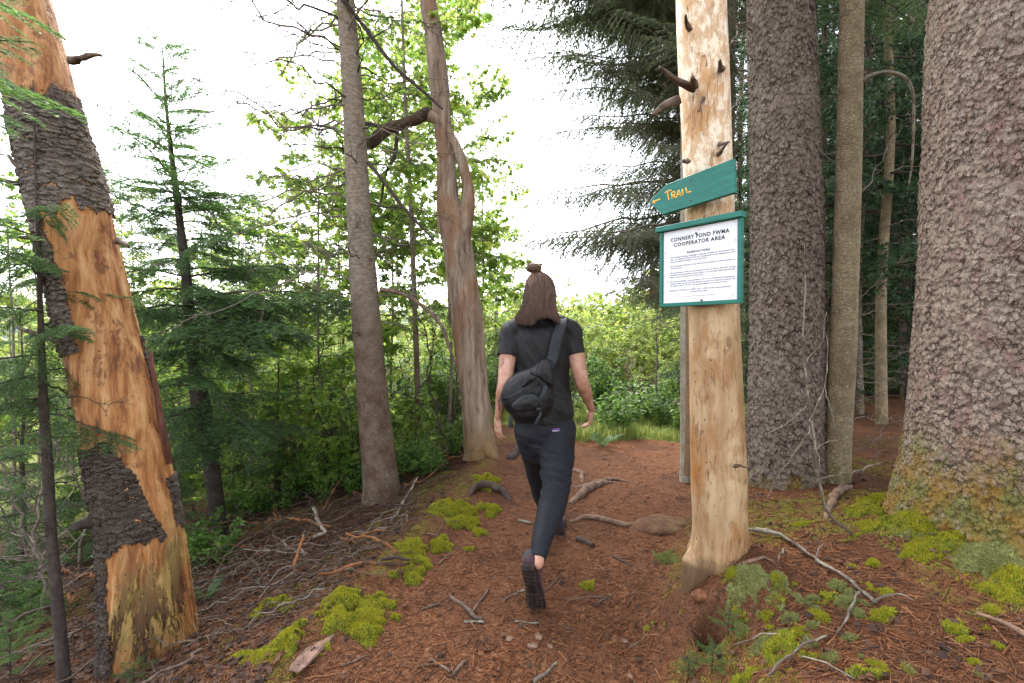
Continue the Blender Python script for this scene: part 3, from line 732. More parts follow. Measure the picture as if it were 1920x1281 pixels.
for (px, py, ex, ey, w, mt) in [(60, 330, -8, 296, 7, 'pale_stick'), (118, 455, 30, 437, 7, 'pale_stick'), (100, 285, 28, 275, 4, 'pale_stick'), (140, 640, 15, 642, 9, 'pale_stick'), (133, 115, 188, 122, 7, 'stick'), (222, 452, 250, 455, 7, 'stick'),
                                (140, 335, 122, 338, 3, 'pale_stick'), (55, 345, -5, 345, 6, 'twig_bark'), (180, 975, 130, 985, 14, 'twig_bark')]:
    p0 = at(px, py, d - .10); p1 = at(ex, ey, d - .16); stub(root, p0, p1 - p0, np.linalg.norm(p1 - p0), w * d / F / 1.3, M[mt], seed=int(px), bend=.10)
# splintered slab of bark standing off the right side
mb = MB(); Ps = np.array([at(283, 655, d + .02), at(291, 720, d + .02), at(301, 790, d + .02), at(318, 870, d + .02)]); tube(mb, Ps - np.array(root.location), [.006, .012, .016, .016], 14, 0, rf=lambda t_, i_: .35 + .5 * np.abs(np.cos(t_ + .4)) + .25 * np.sin(i_ * 5 + t_ * 3)); mb.obj('bark_splinter', plain('red_brown_bark', (.12, .045, .03), .9, .4, 30, .004, zs=.2), root)

# ---- generic tree from pixels
def px_tree(name, label, pp, bark, seg=32, step=.02, rough=.03, flare=.25, group=None, cat='tree', seed=1, lobes=5, fl=.15, d=None, sink=.12, nfreq=6):
    if d is None: b = hit(pp[0][0], pp[0][1])
    else:
        b = at(pp[0][0], pp[0][1], d)
    d = b[1]; P, R = pts(pp, d)
    base = P[0].copy(); base[2] = float(H(base[0], base[1]))
    root = empty(name, base); tag(root, label, cat, group)
    P = np.vstack([[P[0][0] * 1.0, P[0][1], min(P[0][2], base[2]) - sink], P]); R = np.concatenate([[R[0] * 1.03], R])
    trunk(root, P, R, M[bark] if isinstance(bark, str) else bark, seg, step, rough, flare, lobes, seed, fl=fl, nfreq=nfreq)
    print(name, 'depth %.2f base z %.2f r %.3f' % (d, base[2], R[1])); TREES[name + str(pp[0][0])] = root
    return root, P, R, d

def along(P, t):
    s = np.concatenate([[0], np.cumsum(np.linalg.norm(np.diff(P, axis=0), axis=1))]); x = t * s[-1]
    return np.array([np.interp(x, s, P[:, k]) for k in range(3)])
def at_z(P, z): return np.array([np.interp(z, P[:, 2], P[:, 0]), np.interp(z, P[:, 2], P[:, 1]), z])

# big spruce at the right edge
BIG = px_tree('old_spruce', 'massive spruce trunk with flaky purple-grey bark and a mossy flared foot at the right edge', 
        [(1935, 1000, 322), (1940, 900, 300), (1944, 800, 286), (1948, 700, 279), (1955, 500, 272), (1962, 250, 268), (1970, 0, 264), (1985, -400, 245), (1990, -1200, 190), (1990, -2000, 140)],
        'spruce_bark', 620, .007, .035, .15, 7, d=1.95, fl=.22, seed=2)
# dark spruce behind the sign tree
DRK = px_tree('dark_spruce', 'stout dark scaly spruce trunk standing just right of the sign tree', 
        [(1472, 898, 84), (1470, 850, 78), (1473, 750, 75), (1474, 600, 72), (1474, 400, 69), (1468, 200, 66), (1462, 0, 63), (1455, -300, 58), (1450, -900, 45), (1450, -1400, 30)],
        'dark_bark', 300, .010, .035, .16, 6, fl=.20, seed=5)
YNG = px_tree('young_fir', 'slim straight olive-tan fir trunk between the two big spruces',
        [(1568, 900, 29), (1572, 820, 26), (1580, 650, 27), (1587, 450, 26), (1592, 250, 25), (1597, 0, 24), (1603, -300, 21), (1610, -900, 12)],
        'young_bark', 64, .012, .035, .22, 4, fl=.10, seed=4)
MID = px_tree('mottled_spruce', 'tall brown mottled conifer trunk standing alone left of the person', 
        [(717, 935, 37), (712, 880, 33), (700, 760, 30), (690, 640, 28), (681, 520, 26), (673, 400, 23), (665, 240, 20.5), (657, 120, 19), (648, 0, 17), (635, -200, 14), (620, -500, 8)],
        'brown_bark', 96, .014, .03, .18, 5, fl=.12, seed=6)
FIR = px_tree('balsam_fir', 'slender dark-stemmed fir with layered flat boughs behind the leaning peeled trunk',
        [(413, 1005, 17), (404, 930, 16), (393, 850, 16), (376, 750, 19), (366, 700, 13), (357, 600, 11.5), (345, 480, 9), (333, 380, 7), (322, 290, 5), (312, 200, 3), (305, 90, 1)],
        bark_smooth('dark_fir_bark', (.075, .062, .05), (.045, .035, .03), (.16, .16, .13), .004, -.4), 40, .02, .05, .2, 4, seed=8)
LFT = px_tree('shaded_fir', 'thin dark fir stem at the lower left edge, ringed with bare whorls of twigs',
        [(122, 1290, 14), (110, 1150, 13), (96, 1000, 12), (89, 860, 12), (82, 760, 10), (78, 640, 7), (74, 520, 5), (68, 330, 3), (62, 150, 1)],
        'twig_bark', 28, .02, .06, .2, 4, seed=9)
THN = px_tree('slim_birch', 'pair of slim pale trunks joined at the foot just left of the sign tree',
        [(1285, 902, 11), (1284, 840, 9), (1284, 700, 9), (1283, 500, 8), (1283, 250, 7), (1281, 0, 6), (1280, -400, 3)],
        bark_smooth('pale_birch_bark', (.38, .34, .27), (.27, .22, .15), (.12, .09, .06), .002, -.1), 28, .015, .04, .15, 3, seed=10)
P2, R2 = pts([(1288, 890, 8), (1291, 820, 8), (1292, 700, 7.5), (1290, 500, 7), (1288, 300, 5), (1287, 100, 3)], THN[3] - .03)
trunk(THN[0], P2, R2, bark_smooth('orange_flecked_bark', (.22, .14, .08), (.30, .16, .07), (.4, .18, .06), .002, -.1), 24, .015, .04, 0, 3, 12)
# cracked snag with the hooked limb
HOK = px_tree('hooked_snag', 'cracked grey-brown dead trunk with a broken limb arching over to the left',
        [(904, 856, 31), (898, 820, 28), (890, 740, 27), (881, 660, 29), (872, 570, 29), (860, 480, 28), (849, 415, 28), (840, 370, 21), (837, 300, 17), (830, 230, 17), (822, 140, 18), (812, 60, 17), (803, 0, 16), (790, -200, 13), (780, -500, 6)],
        'grey_wood', 110, .012, .14, .30, 4, fl=.14, seed=12, cat='dead tree', nfreq=14)
dh = HOK[3]
def px_limb(parent, pp, d, mat, name='limb', seg=18, rough=.16, step=.012, seed=1, dd=None):
    P, R = pts(pp, d)
    if dd is not None: P[:, 1] += np.array(dd); 
    return trunk(parent, P, R, M[mat] if isinstance(mat, str) else mat, seg, step, rough, 0, 3, seed, name, nfreq=16)[0]
px_limb(HOK[0], [(866, 450, 16), (876, 395, 14), (877, 350, 11), (868, 310, 10), (857, 280, 9), (842, 252, 9), (824, 228, 11), (800, 214, 11)], dh - .05, 'grey_wood', 'broken_limb')
px_limb(HOK[0], [(806, 216, 12), (798, 214, 12), (778, 224, 11), (752, 234, 10), (728, 242, 11), (708, 258, 12), (694, 272, 10), (688, 277, 5)], dh - .05, bark_smooth('lichened_limb_bark', (.11, .075, .05), (.06, .04, .03), (.26, .27, .20), .012), 'broken_limb')
px_limb(HOK[0], [(718, 238, 4), (695, 234, 4), (672, 231, 3), (664, 229, 1)], dh - .05, 'twig_bark', 'snapped_branch', 8, .1, .02)
px_limb(HOK[0], [(745, 245, 4), (740, 290, 4), (722, 330, 3), (716, 370, 2.5), (710, 395, 1)], dh - .05, 'twig_bark', 'snapped_branch', 8, .1, .02)
px_limb(HOK[0], [(905, 832, 12), (928, 856, 9), (950, 874, 7), (970, 890, 6), (985, 905, 4)], dh - .10, 'grey_wood', 'surface_root', 14, .12, .02, 3, dd=[0, -.1, -.2, -.35, -.5])
# sign tree
SGN_D = 2.05
b = at(1348, 1060, SGN_D); SGN_P, SGN_R = pts([(1349, 1085, 50), (1349, 1045, 49), (1350, 1000, 52), (1347, 900, 54), (1343, 750, 51), (1338, 600, 48), (1334, 500, 47), (1330, 400, 46), (1325, 280, 47), (1319, 120, 48), (1314, 0, 47), (1306, -300, 44), (1296, -700, 38), (1290, -1100, 8)], SGN_D)
SGN = empty('sign_tree', (b[0], b[1], float(H(b[0], b[1])))); tag(SGN, 'peeled pale dead trunk carrying the green trail board and the notice', 'dead tree')
base = SGN_P[0].copy(); base[2] = SGN.location.z - .05; SGN_P = np.vstack([[SGN_P[0][0], SGN_P[0][1], min(base[2], SGN_P[0][2]) - .24], SGN_P]); SGN_R = np.concatenate([[SGN_R[0]], SGN_R])
print('sign base', SGN.location, SGN_P[0], SGN_R[3])
sg_o = trunk(SGN, SGN_P, SGN_R, M['sign_wood'], 200, .006, .03, .04, 5, 14, nfreq=7, fl=.08)[0]
v = np.zeros(len(sg_o.data.vertices) * 3); sg_o.data.vertices.foreach_get('co', v); v = v.reshape(-1, 3)
hz_ = np.maximum(v[:, 2] + .0, 0); azm = np.arctan2(v[:, 1] - (SGN_P[1][1] - SGN.location.y), v[:, 0] - (SGN_P[1][0] - SGN.location.x)); rad = np.stack([np.cos(azm), np.sin(azm), 0 * azm], -1)
for a0, wd, am, k in ((pi + .15, .42, .070, .055), (-pi / 2 - .15, .38, .022, .05), (-pi / 2 + 1.0, .35, .03, .07), (.9, .6, .05, .08), (2.2, .5, .05, .08)):
    dA = np.angle(np.exp(1j * (azm - a0))); v = v + rad * (am * np.exp(-(dA / wd) ** 2) * np.exp(-(hz_ / k) ** 1.3))[:, None]
# weathered hollows between the root buttresses
dA = np.angle(np.exp(1j * (azm - (-pi / 2 - .85)))); v = v - rad * (.016 * np.exp(-(dA / .25) ** 2) * np.exp(-(hz_ / .09) ** 2))[:, None]
sg_o.data.vertices.foreach_set('co', v.ravel()); sg_o.data.update()
for (px, py, ex, ey, w) in [(1300, 168, 1247, 128, 6), (1300, 162, 1312, 150, 7), (1293, 55, 1283, 45, 4), (1270, 190, 1222, 186, 7), (1352, 130, 1342, 132, 5), (1290, 303, 1280, 300, 4), (1346, 290, 1364, 272, 3), (1349, 270, 1352, 258, 3), (1318, 185, 1306, 200, 3), (1376, 875, 1392, 868, 3)]:
    p0 = at(px, py, SGN_D - .10); p1 = at(ex, ey, SGN_D - .22); stub(SGN, p0, p1 - p0, np.linalg.norm(p1 - p0), w * .0024, M['stick'], seed=px, bend=.08)
# ================================================================== branches on the main trees
def whorls(root, P, kind, z0, z1, n, sc0, sc1, pitch0=.0, pitch1=.3, jit=.25, az=None, name='bough', rr=None):
    for i in range(n):
        f = (i + rnd.random()) / n; z = z0 + (z1 - z0) * f; p = at_z(P, z)
        a = (i * 2.399 + rnd.uniform(-.4, .4)) if az is None else rnd.uniform(*az)
        pt = pitch0 + (pitch1 - pitch0) * f + rnd.uniform(-.12, .12); sc = (sc0 + (sc1 - sc0) * f) * rnd.uniform(1 - jit, 1 + jit * .6)
        dv = np.array([math.cos(a) * math.cos(pt), math.sin(a) * math.cos(pt), math.sin(pt)])
        add_bough(root, name, kind, p, dv, sc, rnd.uniform(-.55, .55))

def aim(root, name, kind, p0, p1, L, k=None, roll=0):
    p0 = np.array(p0); p1 = np.array(p1); v = p1 - p0
    return add_bough(root, name, kind, p0, v, np.linalg.norm(v) / L, roll, k)

r, P, R, d = BIG
whorls(r, P, 'limb', 5.0, 8.8, 22, 1.1, .8, -.1, .1)  # crown above the view, added for the shade it casts
r, P, R, d = DRK
whorls(r, P, 'limb', 4.6, 8.3, 26, 1.0, .6, -.15, .1)  # unseen upper boughs, added to shade the right-hand wood
for (x0, y0, x1, y1) in [(1408, 60, 1290, -60), (1408, 110, 1365, 200), (1410, 175, 1330, 250), (1410, 40, 1320, 120), (1540, 60, 1640, -20), (1500, 250, 1560, 150), (1535, 310, 1580, 250), (1540, 200, 1620, 110)]:
    aim(r, 'dead_branch', 'dead', at(x0, y0, d), at(x1, y1, d - .45), 1.0)
for (x0, y0, x1, y1) in [(1455, 60, 1420, -20), (1440, 65, 1480, 118), (1455, 90, 1470, -30)]:
    aim(r, 'dead_branch', 'dead', at(x0, y0, d - .25), at(x1, y1, d - .42), 1.0)
r, P, R, d = YNG
whorls(r, P, 'fir', 3.6, 6.5, 26, .7, .35, -.1, .2)  # crown mostly out of view, added to shade below
for (x0, y0, x1, y1, dd) in [(1608, 130, 1690, 20, -.1), (1610, 100, 1660, 60, -.1), (1560, 300, 1500, 210, -.1), (1575, 340, 1520, 330, -.1), (1612, 380, 1700, 270, .2), (1605, 560, 1680, 500, 0), (1605, 720, 1700, 700, .1), (1600, 750, 1690, 735, -.1),
                             (1603, 790, 1715, 800, .1), (1598, 850, 1700, 760, 0), (1600, 690, 1720, 672, 0), (1590, 610, 1660, 545, -.1), (1600, 830, 1690, 822, -.1), (1590, 890, 1680, 860, .1)]:
    aim(r, 'dead_branch', 'dead', at(x0, y0, d), at(x1, y1, d + dd), 1.0, roll=rnd.uniform(0, 6))
# the bent branch that arcs over to the big tree
px_limb(r, [(1606, 162, 4), (1625, 145, 4), (1652, 136, 4), (1680, 138, 4), (1700, 150, 4), (1711, 175, 3.5), (1713, 220, 3), (1710, 300, 2.5), (1704, 345, 1.5)], d - .05, 'pale_stick', 'arched_branch', 8, .05)
r, P, R, d = MID
whorls(r, P, 'dead_dark', 1.0, 2.6, 12, .8, .9, .0, .2, name='dead_branch'); whorls(r, P, 'dead_dark', 2.6, 5.2, 24, 1.1, 1.5, .1, .35, name='dead_branch'); whorls(r, P, 'twiggy', 1.6, 5.0, 26, 1.7, 2.3, .0, .3, name='dead_branch', az=(2.4, 3.9)); whorls(r, P, 'twiggy', 1.4, 4.6, 14, 1.2, 1.8, .0, .3, name='dead_branch', az=(-.8, .8))
whorls(r, P, 'spruce', 4.3, 6.0, 18, .9, .5, -.1, .2)
for (x0, y0, x1, y1, dd) in [(650, 110, 380, -10, -.4), (652, 190, 470, 110, .2), (655, 235, 540, 60, -.2), (655, 260, 395, 120, -.3), (650, 60, 340, -20, .3), (668, 310, 520, 420, -.5), (670, 330, 560, 300, .4), (690, 520, 560, 700, -.3)]:
    aim(r, 'dead_branch', 'dead_dark', at(x0, y0, d), at(x1, y1, d + dd), 1.0)
px_limb(r, [(712, 543, 4), (745, 548, 4), (775, 562, 4), (805, 585, 3.5), (830, 615, 3.5), (842, 650, 3), (856, 690, 2)], d - .15, 'stick', 'drooping_branch', 8, .08)
px_limb(r, [(690, 305, 4), (715, 335, 3.5), (745, 375, 3.5), (775, 410, 3), (815, 452, 2)], d - .1, 'twig_bark', 'drooping_branch', 8, .08)
px_limb(r, [(640, -5, 4), (690, 60, 4), (740, 125, 3.5), (780, 160, 3), (830, 205, 2)], d - .1, 'twig_bark', 'drooping_branch', 8, .08)
r, P, R, d = FIR
whorls(r, P, 'dead_dark', -.2, 1.3, 22, .8, .9, -.1, .1, name='dead_branch')
whorls(r, P, 'fir', .45, 1.5, 11, 1.15, 1.2, -.05, .0); whorls(r, P, 'fir', 1.5, 2.8, 22, 1.2, .85, .0, .25)
whorls(r, P, 'fir_b', 2.5, 4.2, 34, 1.45, .5, .2, .6); 
for (x0, y0, x1, y1, dd) in [(352, 560, 640, 520, -.5), (350, 540, 600, 600, -.3), (357, 600, 560, 570, -.7), (350, 520, 600, 480, .3), (352, 580, 500, 640, -.8), (357, 570, 680, 555, .2), (350, 600, 240, 560, -.7), (357, 640, 470, 690, -.6), (372, 740, 500, 800, -.7), (380, 790, 490, 860, -.5), (385, 800, 340, 870, -.8)]:
    aim(r, 'bough', 'fir', at(x0, y0, d), at(x1, y1, d + dd), 1.0)
r, P, R, d = LFT
whorls(r, P, 'dead_dark', .25, 1.1, 22, .42, .45, -.1, .1, name='dead_branch')
whorls(r, P, 'fir', 1.0, 1.9, 14, .55, .45, -.1, .2)
for (x0, y0, x1, y1, dd) in [(75, 600, 180, 720, .25), (80, 560, -40, 640, -.1), (75, 480, 190, 560, .5), (70, 450, -30, 500, -.2), (80, 640, 150, 560, .4), (78, 640, 0, 760, -.2), (85, 720, 190, 790, .5), (85, 700, -40, 720, .2)]:
    aim(r, 'bough', 'fir', at(x0, y0, d), at(x1, y1, d + dd), 1.0)

# near fir reaching in from beyond the left edge
b = at(-420, 900, 1.25); NF = empty('fir_tree', (b[0], b[1], float(H(b[0], b[1])))); tag(NF, 'bright green fir boughs hanging into the upper left corner in front of the peeled trunk', 'tree', None)
Pn = np.array([[b[0], b[1], NF.location.z - .1], [b[0] + .02, b[1], 1.5], [b[0], b[1] + .02, 3.4]]); trunk(NF, Pn, [.05, .04, .01], M['twig_bark'], 20, .03)
for (x0, y0, x1, y1, k, d0, d1) in [(-160, 60, 85, 92, 1, 1.2, 1.15), (-150, -60, 118, 70, 0, 1.25, 1.2), (-170, 110, 145, 215, 0, 1.25, 1.1), (-170, 190, 55, 232, 2, 1.2, 1.1), (-190, 20, 40, 170, 1, 1.15, 1.05), (-150, -80, 60, 10, 2, 1.3, 1.3), (-200, 150, 20, 300, 1, 1.25, 1.2), (-200, 330, 30, 330, 2, 1.5, 1.4), (-200, 380, 60, 420, 1, 1.6, 1.6), (-220, 480, 30, 540, 2, 1.6, 1.6)]:
    aim(NF, 'bough', 'fir_near', at(x0, y0, d0), at(x1, y1, d1), .55, k)
whorls(NF, Pn, 'fir_near', 1.2, 3.2, 12, .9, .5, -.1, .2)

# ================================================================== more trees
def tree(name, label, px, d, h, r0, bark, group=None, cat='tree', lean=(0, 0), seg=12):
    x = at(px, 640, d)[0]; z = float(H(x, d)); b = (x, d, z); t_ = empty(name, b); tag(t_, label, cat, group)
    k = 6; P = np.array([[x + lean[0] * (i / k) * h + rnd.uniform(-.015, .015) * h * (i > 0) * .5, d + lean[1] * (i / k) * h, z - .1 + (h + .1) * i / k] for i in range(k + 1)])
    R = np.linspace(r0, r0 * .18, k + 1); trunk(t_, P, R, M[bark] if isinstance(bark, str) else bark, seg, .06, .05, .15, 4, int(px) % 97)
    return t_, P

# spreading spruce whose limbs hang over the path
SP, P = tree('spreading_spruce', 'spruce hidden behind the sign tree, its long drooping limbs hanging over the trail', 1352, 5.7, 9, .16, 'dark_bark', seg=20)
tg = [(935, 60, 5.2), (950, 110, 5.6), (1000, 40, 4.8), (975, 170, 5.0), (1010, 230, 5.4), (1060, 130, 4.6), (1100, 60, 4.6), (1120, 250, 4.8), (1020, 310, 5.2), (1090, 340, 4.9), (1150, 180, 4.4), (1000, -20, 5.6), (1050, -80, 5.0), (1160, 400, 4.8), (985, 462, 5.1),
      (1060, 405, 5.4), (1110, 470, 5.0), (1130, 560, 5.0), (1190, 300, 4.4), (1180, 100, 4.2), (1090, -40, 4.2), (940, -60, 5.2), (1170, 545, 5.3), (1220, 460, 4.7), (960, 10, 4.6), (1030, 80, 6.0), (1080, 200, 6.2)]
tg += [(880, 20, 5.4), (900, -30, 5.0), (915, 100, 5.6), (1005, 468, 4.9), (1040, 505, 5.2), (1150, 590, 4.9), (1200, 562, 4.6), (1085, 530, 5.3), (1235, 530, 4.8), (1170, 500, 4.5), (1060, 470, 4.7)]
tg += [(a + rnd.uniform(20, 90), b + rnd.uniform(-70, 30), c + rnd.uniform(-.5, .6)) for a, b, c in tg[:24]]
for i, (x1, y1, d1) in enumerate(tg):
    p1 = at(x1, y1, d1); z0 = p1[2] + .15 * abs(P[0][0] - p1[0]) + rnd.uniform(.0, .35); p0 = at_z(P, min(z0, 8.6)); aim(SP, 'bough', 'limb', p0, p1 + np.array([-.1, 0, .25]), 2.62, i % 4, rnd.uniform(-.5, .5))
whorls(SP, P, 'limb', 4.5, 8.6, 18, .8, .45, -.1, .1)
whorls(SP, P, 'dead', 1.6, 4.5, 30, 1.5, 1.2, -.1, .2, name='dead_branch', az=(1.8, 4.6))

# dark wood behind the right-hand trunks
glab = 'dim dense spruce standing back in the dark wood behind the right-hand trunks'
spec = [(1385, 8.5), (1425, 6.4), (1450, 11), (1500, 8.2), (1545, 6.0), (1560, 12), (1600, 9.0), (1612, 5.6), (1640, 7.2), (1655, 5.0), (1680, 9.5), (1700, 6.3), (1720, 13), (1760, 7.5), (1800, 10), (1840, 6.5), (1880, 9), (1940, 7), (1330, 13), (1480, 15), (1620, 16), (1400, 18), (1560, 20), (1700, 18), (1850, 15), (2010, 9), (2080, 6), (2200, 8), (1405, 12.5), (1525, 10.2), (1575, 7.4), (1625, 11.5), (1665, 8.2), (1690, 12), (1500, 18), (1460, 9.4), (1370, 15.5), (1645, 14)]
for i, (px, d) in enumerate(spec):
    t_, P = tree('forest_spruce', glab, px, d, 8 + rnd.uniform(0, 2.5) + d * .25, .024 + .004 * d + rnd.uniform(0, .02), 'dark_bark' if i % 3 else 'young_bark', 'spruces of the dark wood')
    z = P[0][2]; H_ = P[-1][2]
    whorls(t_, P, 'dead' if i % 2 else 'dead_dark', z + .5, z + 3.2, 16, .7, 1.0, -.05, .2, name='dead_branch')
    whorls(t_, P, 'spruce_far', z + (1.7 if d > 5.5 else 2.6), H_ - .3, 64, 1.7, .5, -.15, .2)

for i in range(16):
    t_, P = tree('understory_spruce', 'low bushy spruce filling the dark gap between the right-hand trunks', rnd.uniform(1380, 1760), rnd.uniform(5.4, 10), rnd.uniform(2.2, 3.6), .025, 'twig_bark', 'low spruces of the dark wood', seg=6)
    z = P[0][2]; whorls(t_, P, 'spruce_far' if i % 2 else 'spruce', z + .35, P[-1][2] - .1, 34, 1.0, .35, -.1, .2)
# maple saplings and other young broadleaf trees, left and centre
def maple(px, d, h, n, label, kind='maple', z0=1.0, r0=.025, lean=(0, 0), sc=1.0, group=None, name='maple_sapling', bark='grey_twig'):
    t_, P = tree(name, label, px, d, h, r0, bark, group, lean=lean, seg=8)
    z = P[0][2]; whorls(t_, P, kind, z + z0, P[-1][2] - .1, n, .9 * sc, .5 * sc, .15, .6); return t_, P
m1, P = px_tree('maple_sapling', 'thin straight maple sapling between the mottled trunk and the hooked snag', [(786, 850, 6), (782, 700, 5.5), (777, 560, 5), (771, 400, 4.5), (763, 250, 4), (757, 120, 3), (752, -60, 2)], 'brown_bark', 12, .05, .04, .1)[:2]
whorls(m1, P, 'maple', 1.2, 2.6, 9, .6, .6, .1, .4); whorls(m1, P, 'maple', 2.6, 5.6, 17, .75, .7, .2, .5)
maple(840, 6.6, 6.6, 34, 'maple sapling with broad light leaves rising behind the hooked snag', z0=2.0)
maple(600, 6.0, 5.2, 30, 'yellow-green maple sapling left of the mottled trunk, leaves against the white sky', z0=1.6)
maple(905, 7.6, 5.4, 24, 'maple sapling with a fringe of leaves right of the hooked snag at mid height', z0=1.6, sc=.8)
maple(735, 7.8, 7.2, 36, 'taller maple seen in the gap between the mottled trunk and the hooked snag', z0=3.0, sc=1.2)
maple(520, 7.4, 3.4, 14, 'low maple sapling under the fir boughs left of centre', z0=.8)
maple(185, 6.2, 4.8, 18, 'sunny young broadleaf tree behind the leaning peeled trunk', 'birch_b', 1.6, name='young_birch')
maple(250, 8.5, 5.6, 28, 'pale green young tree showing through the top of the balsam fir', 'birch_b', 1.2, name='young_birch')
maple(120, 9.0, 6.4, 30, 'light green young tree left of and behind the leaning peeled trunk', 'birch_b', 1.2, name='young_birch')
maple(1015, 13, 3.2, 14, 'bushy young tree beyond the person, left of their head', 'birch_b', .6, name='young_birch', sc=1.5)
maple(440, 9.5, 5.2, 26, 'airy young tree in the middle distance right of the balsam fir', 'birch_b', 1.0, name='young_birch', sc=1.2)
maple(930, 10.5, 4.6, 24, 'young tree with yellowing top between the hooked snag and the person', 'birch_b', 1.0, name='young_birch', sc=1.2)
for i in range(13):
    maple([70, 160, 230, 300, 380, 450, 560, 640, 700, 870, 930, 20, 520][i], rnd.uniform(8.5, 12), rnd.uniform(6.0, 8.0) if i not in (3, 4, 5, 10, 12) else rnd.uniform(4.6, 5.8), 26, 'tall thin young tree with pale backlit leaves against the white sky', 'birch_b', 1.5, name='young_birch', sc=1.15, group='tall pale trees against the sky')
for i in range(15):
    maple(rnd.uniform(-60, 880), rnd.uniform(8.5, 14), rnd.uniform(3.4, 5.6), 15, 'airy light-green young tree among the sunny bushes beyond the left thicket', 'birch_b', .5, name='young_birch', sc=1.3, group='young trees beyond the left thicket')
for i, (px, d, h) in enumerate([(335, 6.4, 3.6), (470, 6.0, 3.2), (560, 6.6, 4.2), (640, 7.0, 5.6), (395, 7.6, 4.6), (690, 6.8, 6.2), (130, 6.6, 5.2), (20, 5.6, 4.4)]):
    maple(px, d, h, 15, 'leafy maple sapling standing in the undergrowth left of the hooked snag', z0=.8, sc=1.05, group='maple saplings of the left undergrowth')
# small autumn-coloured sprays
BO['orange'] = [leafy_branch(260, .5, 7, 7, .07, MAPLE).mesh('orange_branch', [M['twig_bark'], M['orange_leaf']])]
oa, P = tree('maple_sapling', 'young maple with a single spray of orange leaves beside the notice board', 1232, 7.2, 2.2, .02, 'grey_twig', seg=6)
for q in range(4): aim(oa, 'bough', 'orange', at(1238, 560 - 10 * q, 7.2), at(1212 + 9 * q, 512 + 6 * (q % 2), 7.0), .8)
for q in range(9): add_bough(oa, 'bough', 'birch_b', at_z(P, .5 + .12 * q), [math.cos(q * 2.4), math.sin(q * 2.4), .3], .35)
ob = TREES['maple_sapling786']
for q in range(4): aim(ob, 'bough', 'orange', at(860 + q * 8, 90 - q * 6, 5.3), at(872 + 9 * q, 62 + 8 * (q % 2), 5.2), .9)

# understory firs behind the left trunks
for (px, d, h, lab) in [(-60, 3.3, 3.0, 'dark young fir at the far left edge behind the shaded stem'), (205, 5.6, 2.8, 'dark bushy young fir filling the gap between leaning trunk and balsam fir'), (40, 4.6, 2.6, 'dark young fir low behind the stem with bare whorls'), (520, 5.6, 1.6, 'low spreading fir under the balsam fir boughs'), (295, 3.7, 1.1, 'small fir right against the foot of the leaning trunk'), (620, 6.6, 1.7, 'small fir just left of the mottled trunk')]:
    t_, P = tree('fir_tree', lab, px, d, h, .03, 'twig_bark', seg=8)
    z = P[0][2]; whorls(t_, P, 'fir', z + .25, z + h * .9, 34, .75 * min(1, h / 2.4), .25, -.05, .3)
# seedling firs
BO['seed'] = [grow_bough(150, .55, .12, .028, .42, .038, .021, .0028, .0028, bare=.05, hang=.1).mesh('seedling_bough', [M['twig_bark'], M['fir_bright']])]
def seedling(px, py, h, label, d=None, kind='seed', n=14, group=None):
    p = hit(px, py); t_ = empty('fir_seedling', p); tag(t_, label, 'seedling', group)
    P = np.array([p - [0, 0, .02], p + [0, 0, h * .5], p + [.01, 0, h]]); trunk(t_, P, [.004, .003, .001], M['twig_bark'], 6, .03)
    for i in range(n):
        f = .15 + .8 * i / n; a = i * 2.4 + rnd.uniform(-.3, .3); add_bough(t_, 'bough', kind, at_z(P, p[2] + h * f), [math.cos(a), math.sin(a), .35 + .3 * f], h * (1.0 - .6 * f) / .55, k=0)
seedling(1365, 1190, .10, 'tiny bright fir seedling in the moss below the burrow, the uppermost one')
seedling(1335, 1262, .11, 'bright fir seedling at the bottom edge below the burrow')
seedling(1290, 1268, .07, 'smallest fir seedling at the bottom edge beside the trail')
seedling(20, 1275, .30, 'dark fir seedling in the lower left corner', n=16)
seedling(60, 1180, .25, 'dark fir seedling above the lower left corner', n=16)
seedling(250, 1290, .12, 'small fir seedling at the foot of the leaning peeled trunk')

# ================================================================== shrubs
def scatter(name, label, cat, group, kind, n, pxr, dr, sr, ok=None, base=None):
    k = 0; tries = 0
    while k < n and tries < n * 30:
        tries += 1
        d = rnd.uniform(dr[0] ** .7, dr[1] ** .7) ** (1 / .7); px = rnd.uniform(*pxr); x = at(px, 640, d)[0]
        if ok and not ok(x, d, px): continue
        o = link(name, SH[kind][rnd.randrange(len(SH[kind]))]); s = rnd.uniform(*sr)
        o.location = (x, d, float(H(x, d)) - .03); o.rotation_euler = (0, 0, rnd.uniform(0, 6.28)); o.scale = (s, s, s * rnd.uniform(.85, 1.15)); tag(o, label, cat, group); k += 1
offpath = lambda x, d, px: not (path_mask(np.array([x]), np.array([d]))[0]) and not (abs(d - 6.4) < .55 and x < 1.2)
scatter('green_shrub', 'leafy green shrub in the thicket left of the mottled trunk', 'shrub', 'shrubs of the left thicket', 'green', 26, (180, 660), (5.6, 9.5), (.6, .95), offpath)
scatter('maple_seedling', 'knee-high broad-leaved maple seedling in the thicket left of the mottled trunk', 'seedling', 'maple seedlings of the left thicket', 'maple', 18, (240, 690), (5.0, 8), (.5, .95), offpath)
scatter('green_shrub', 'dense green shrub between the mottled trunk and the hooked snag', 'shrub', 'shrubs between the two middle trunks', 'green', 8, (730, 880), (6.9, 9.5), (.8, 1.1), offpath)
scatter('maple_seedling', 'maple seedling between the mottled trunk and the hooked snag', 'seedling', 'maple seedlings between the middle trunks', 'maple', 9, (735, 870), (5.4, 8), (.35, .8), offpath)
scatter('sunny_shrub', 'sunlit yellow-green bush beyond the left thicket', 'bush', 'sunny bushes beyond the left thicket', 'bright', 30, (-40, 860), (9.5, 17), (1.4, 2.2), offpath)
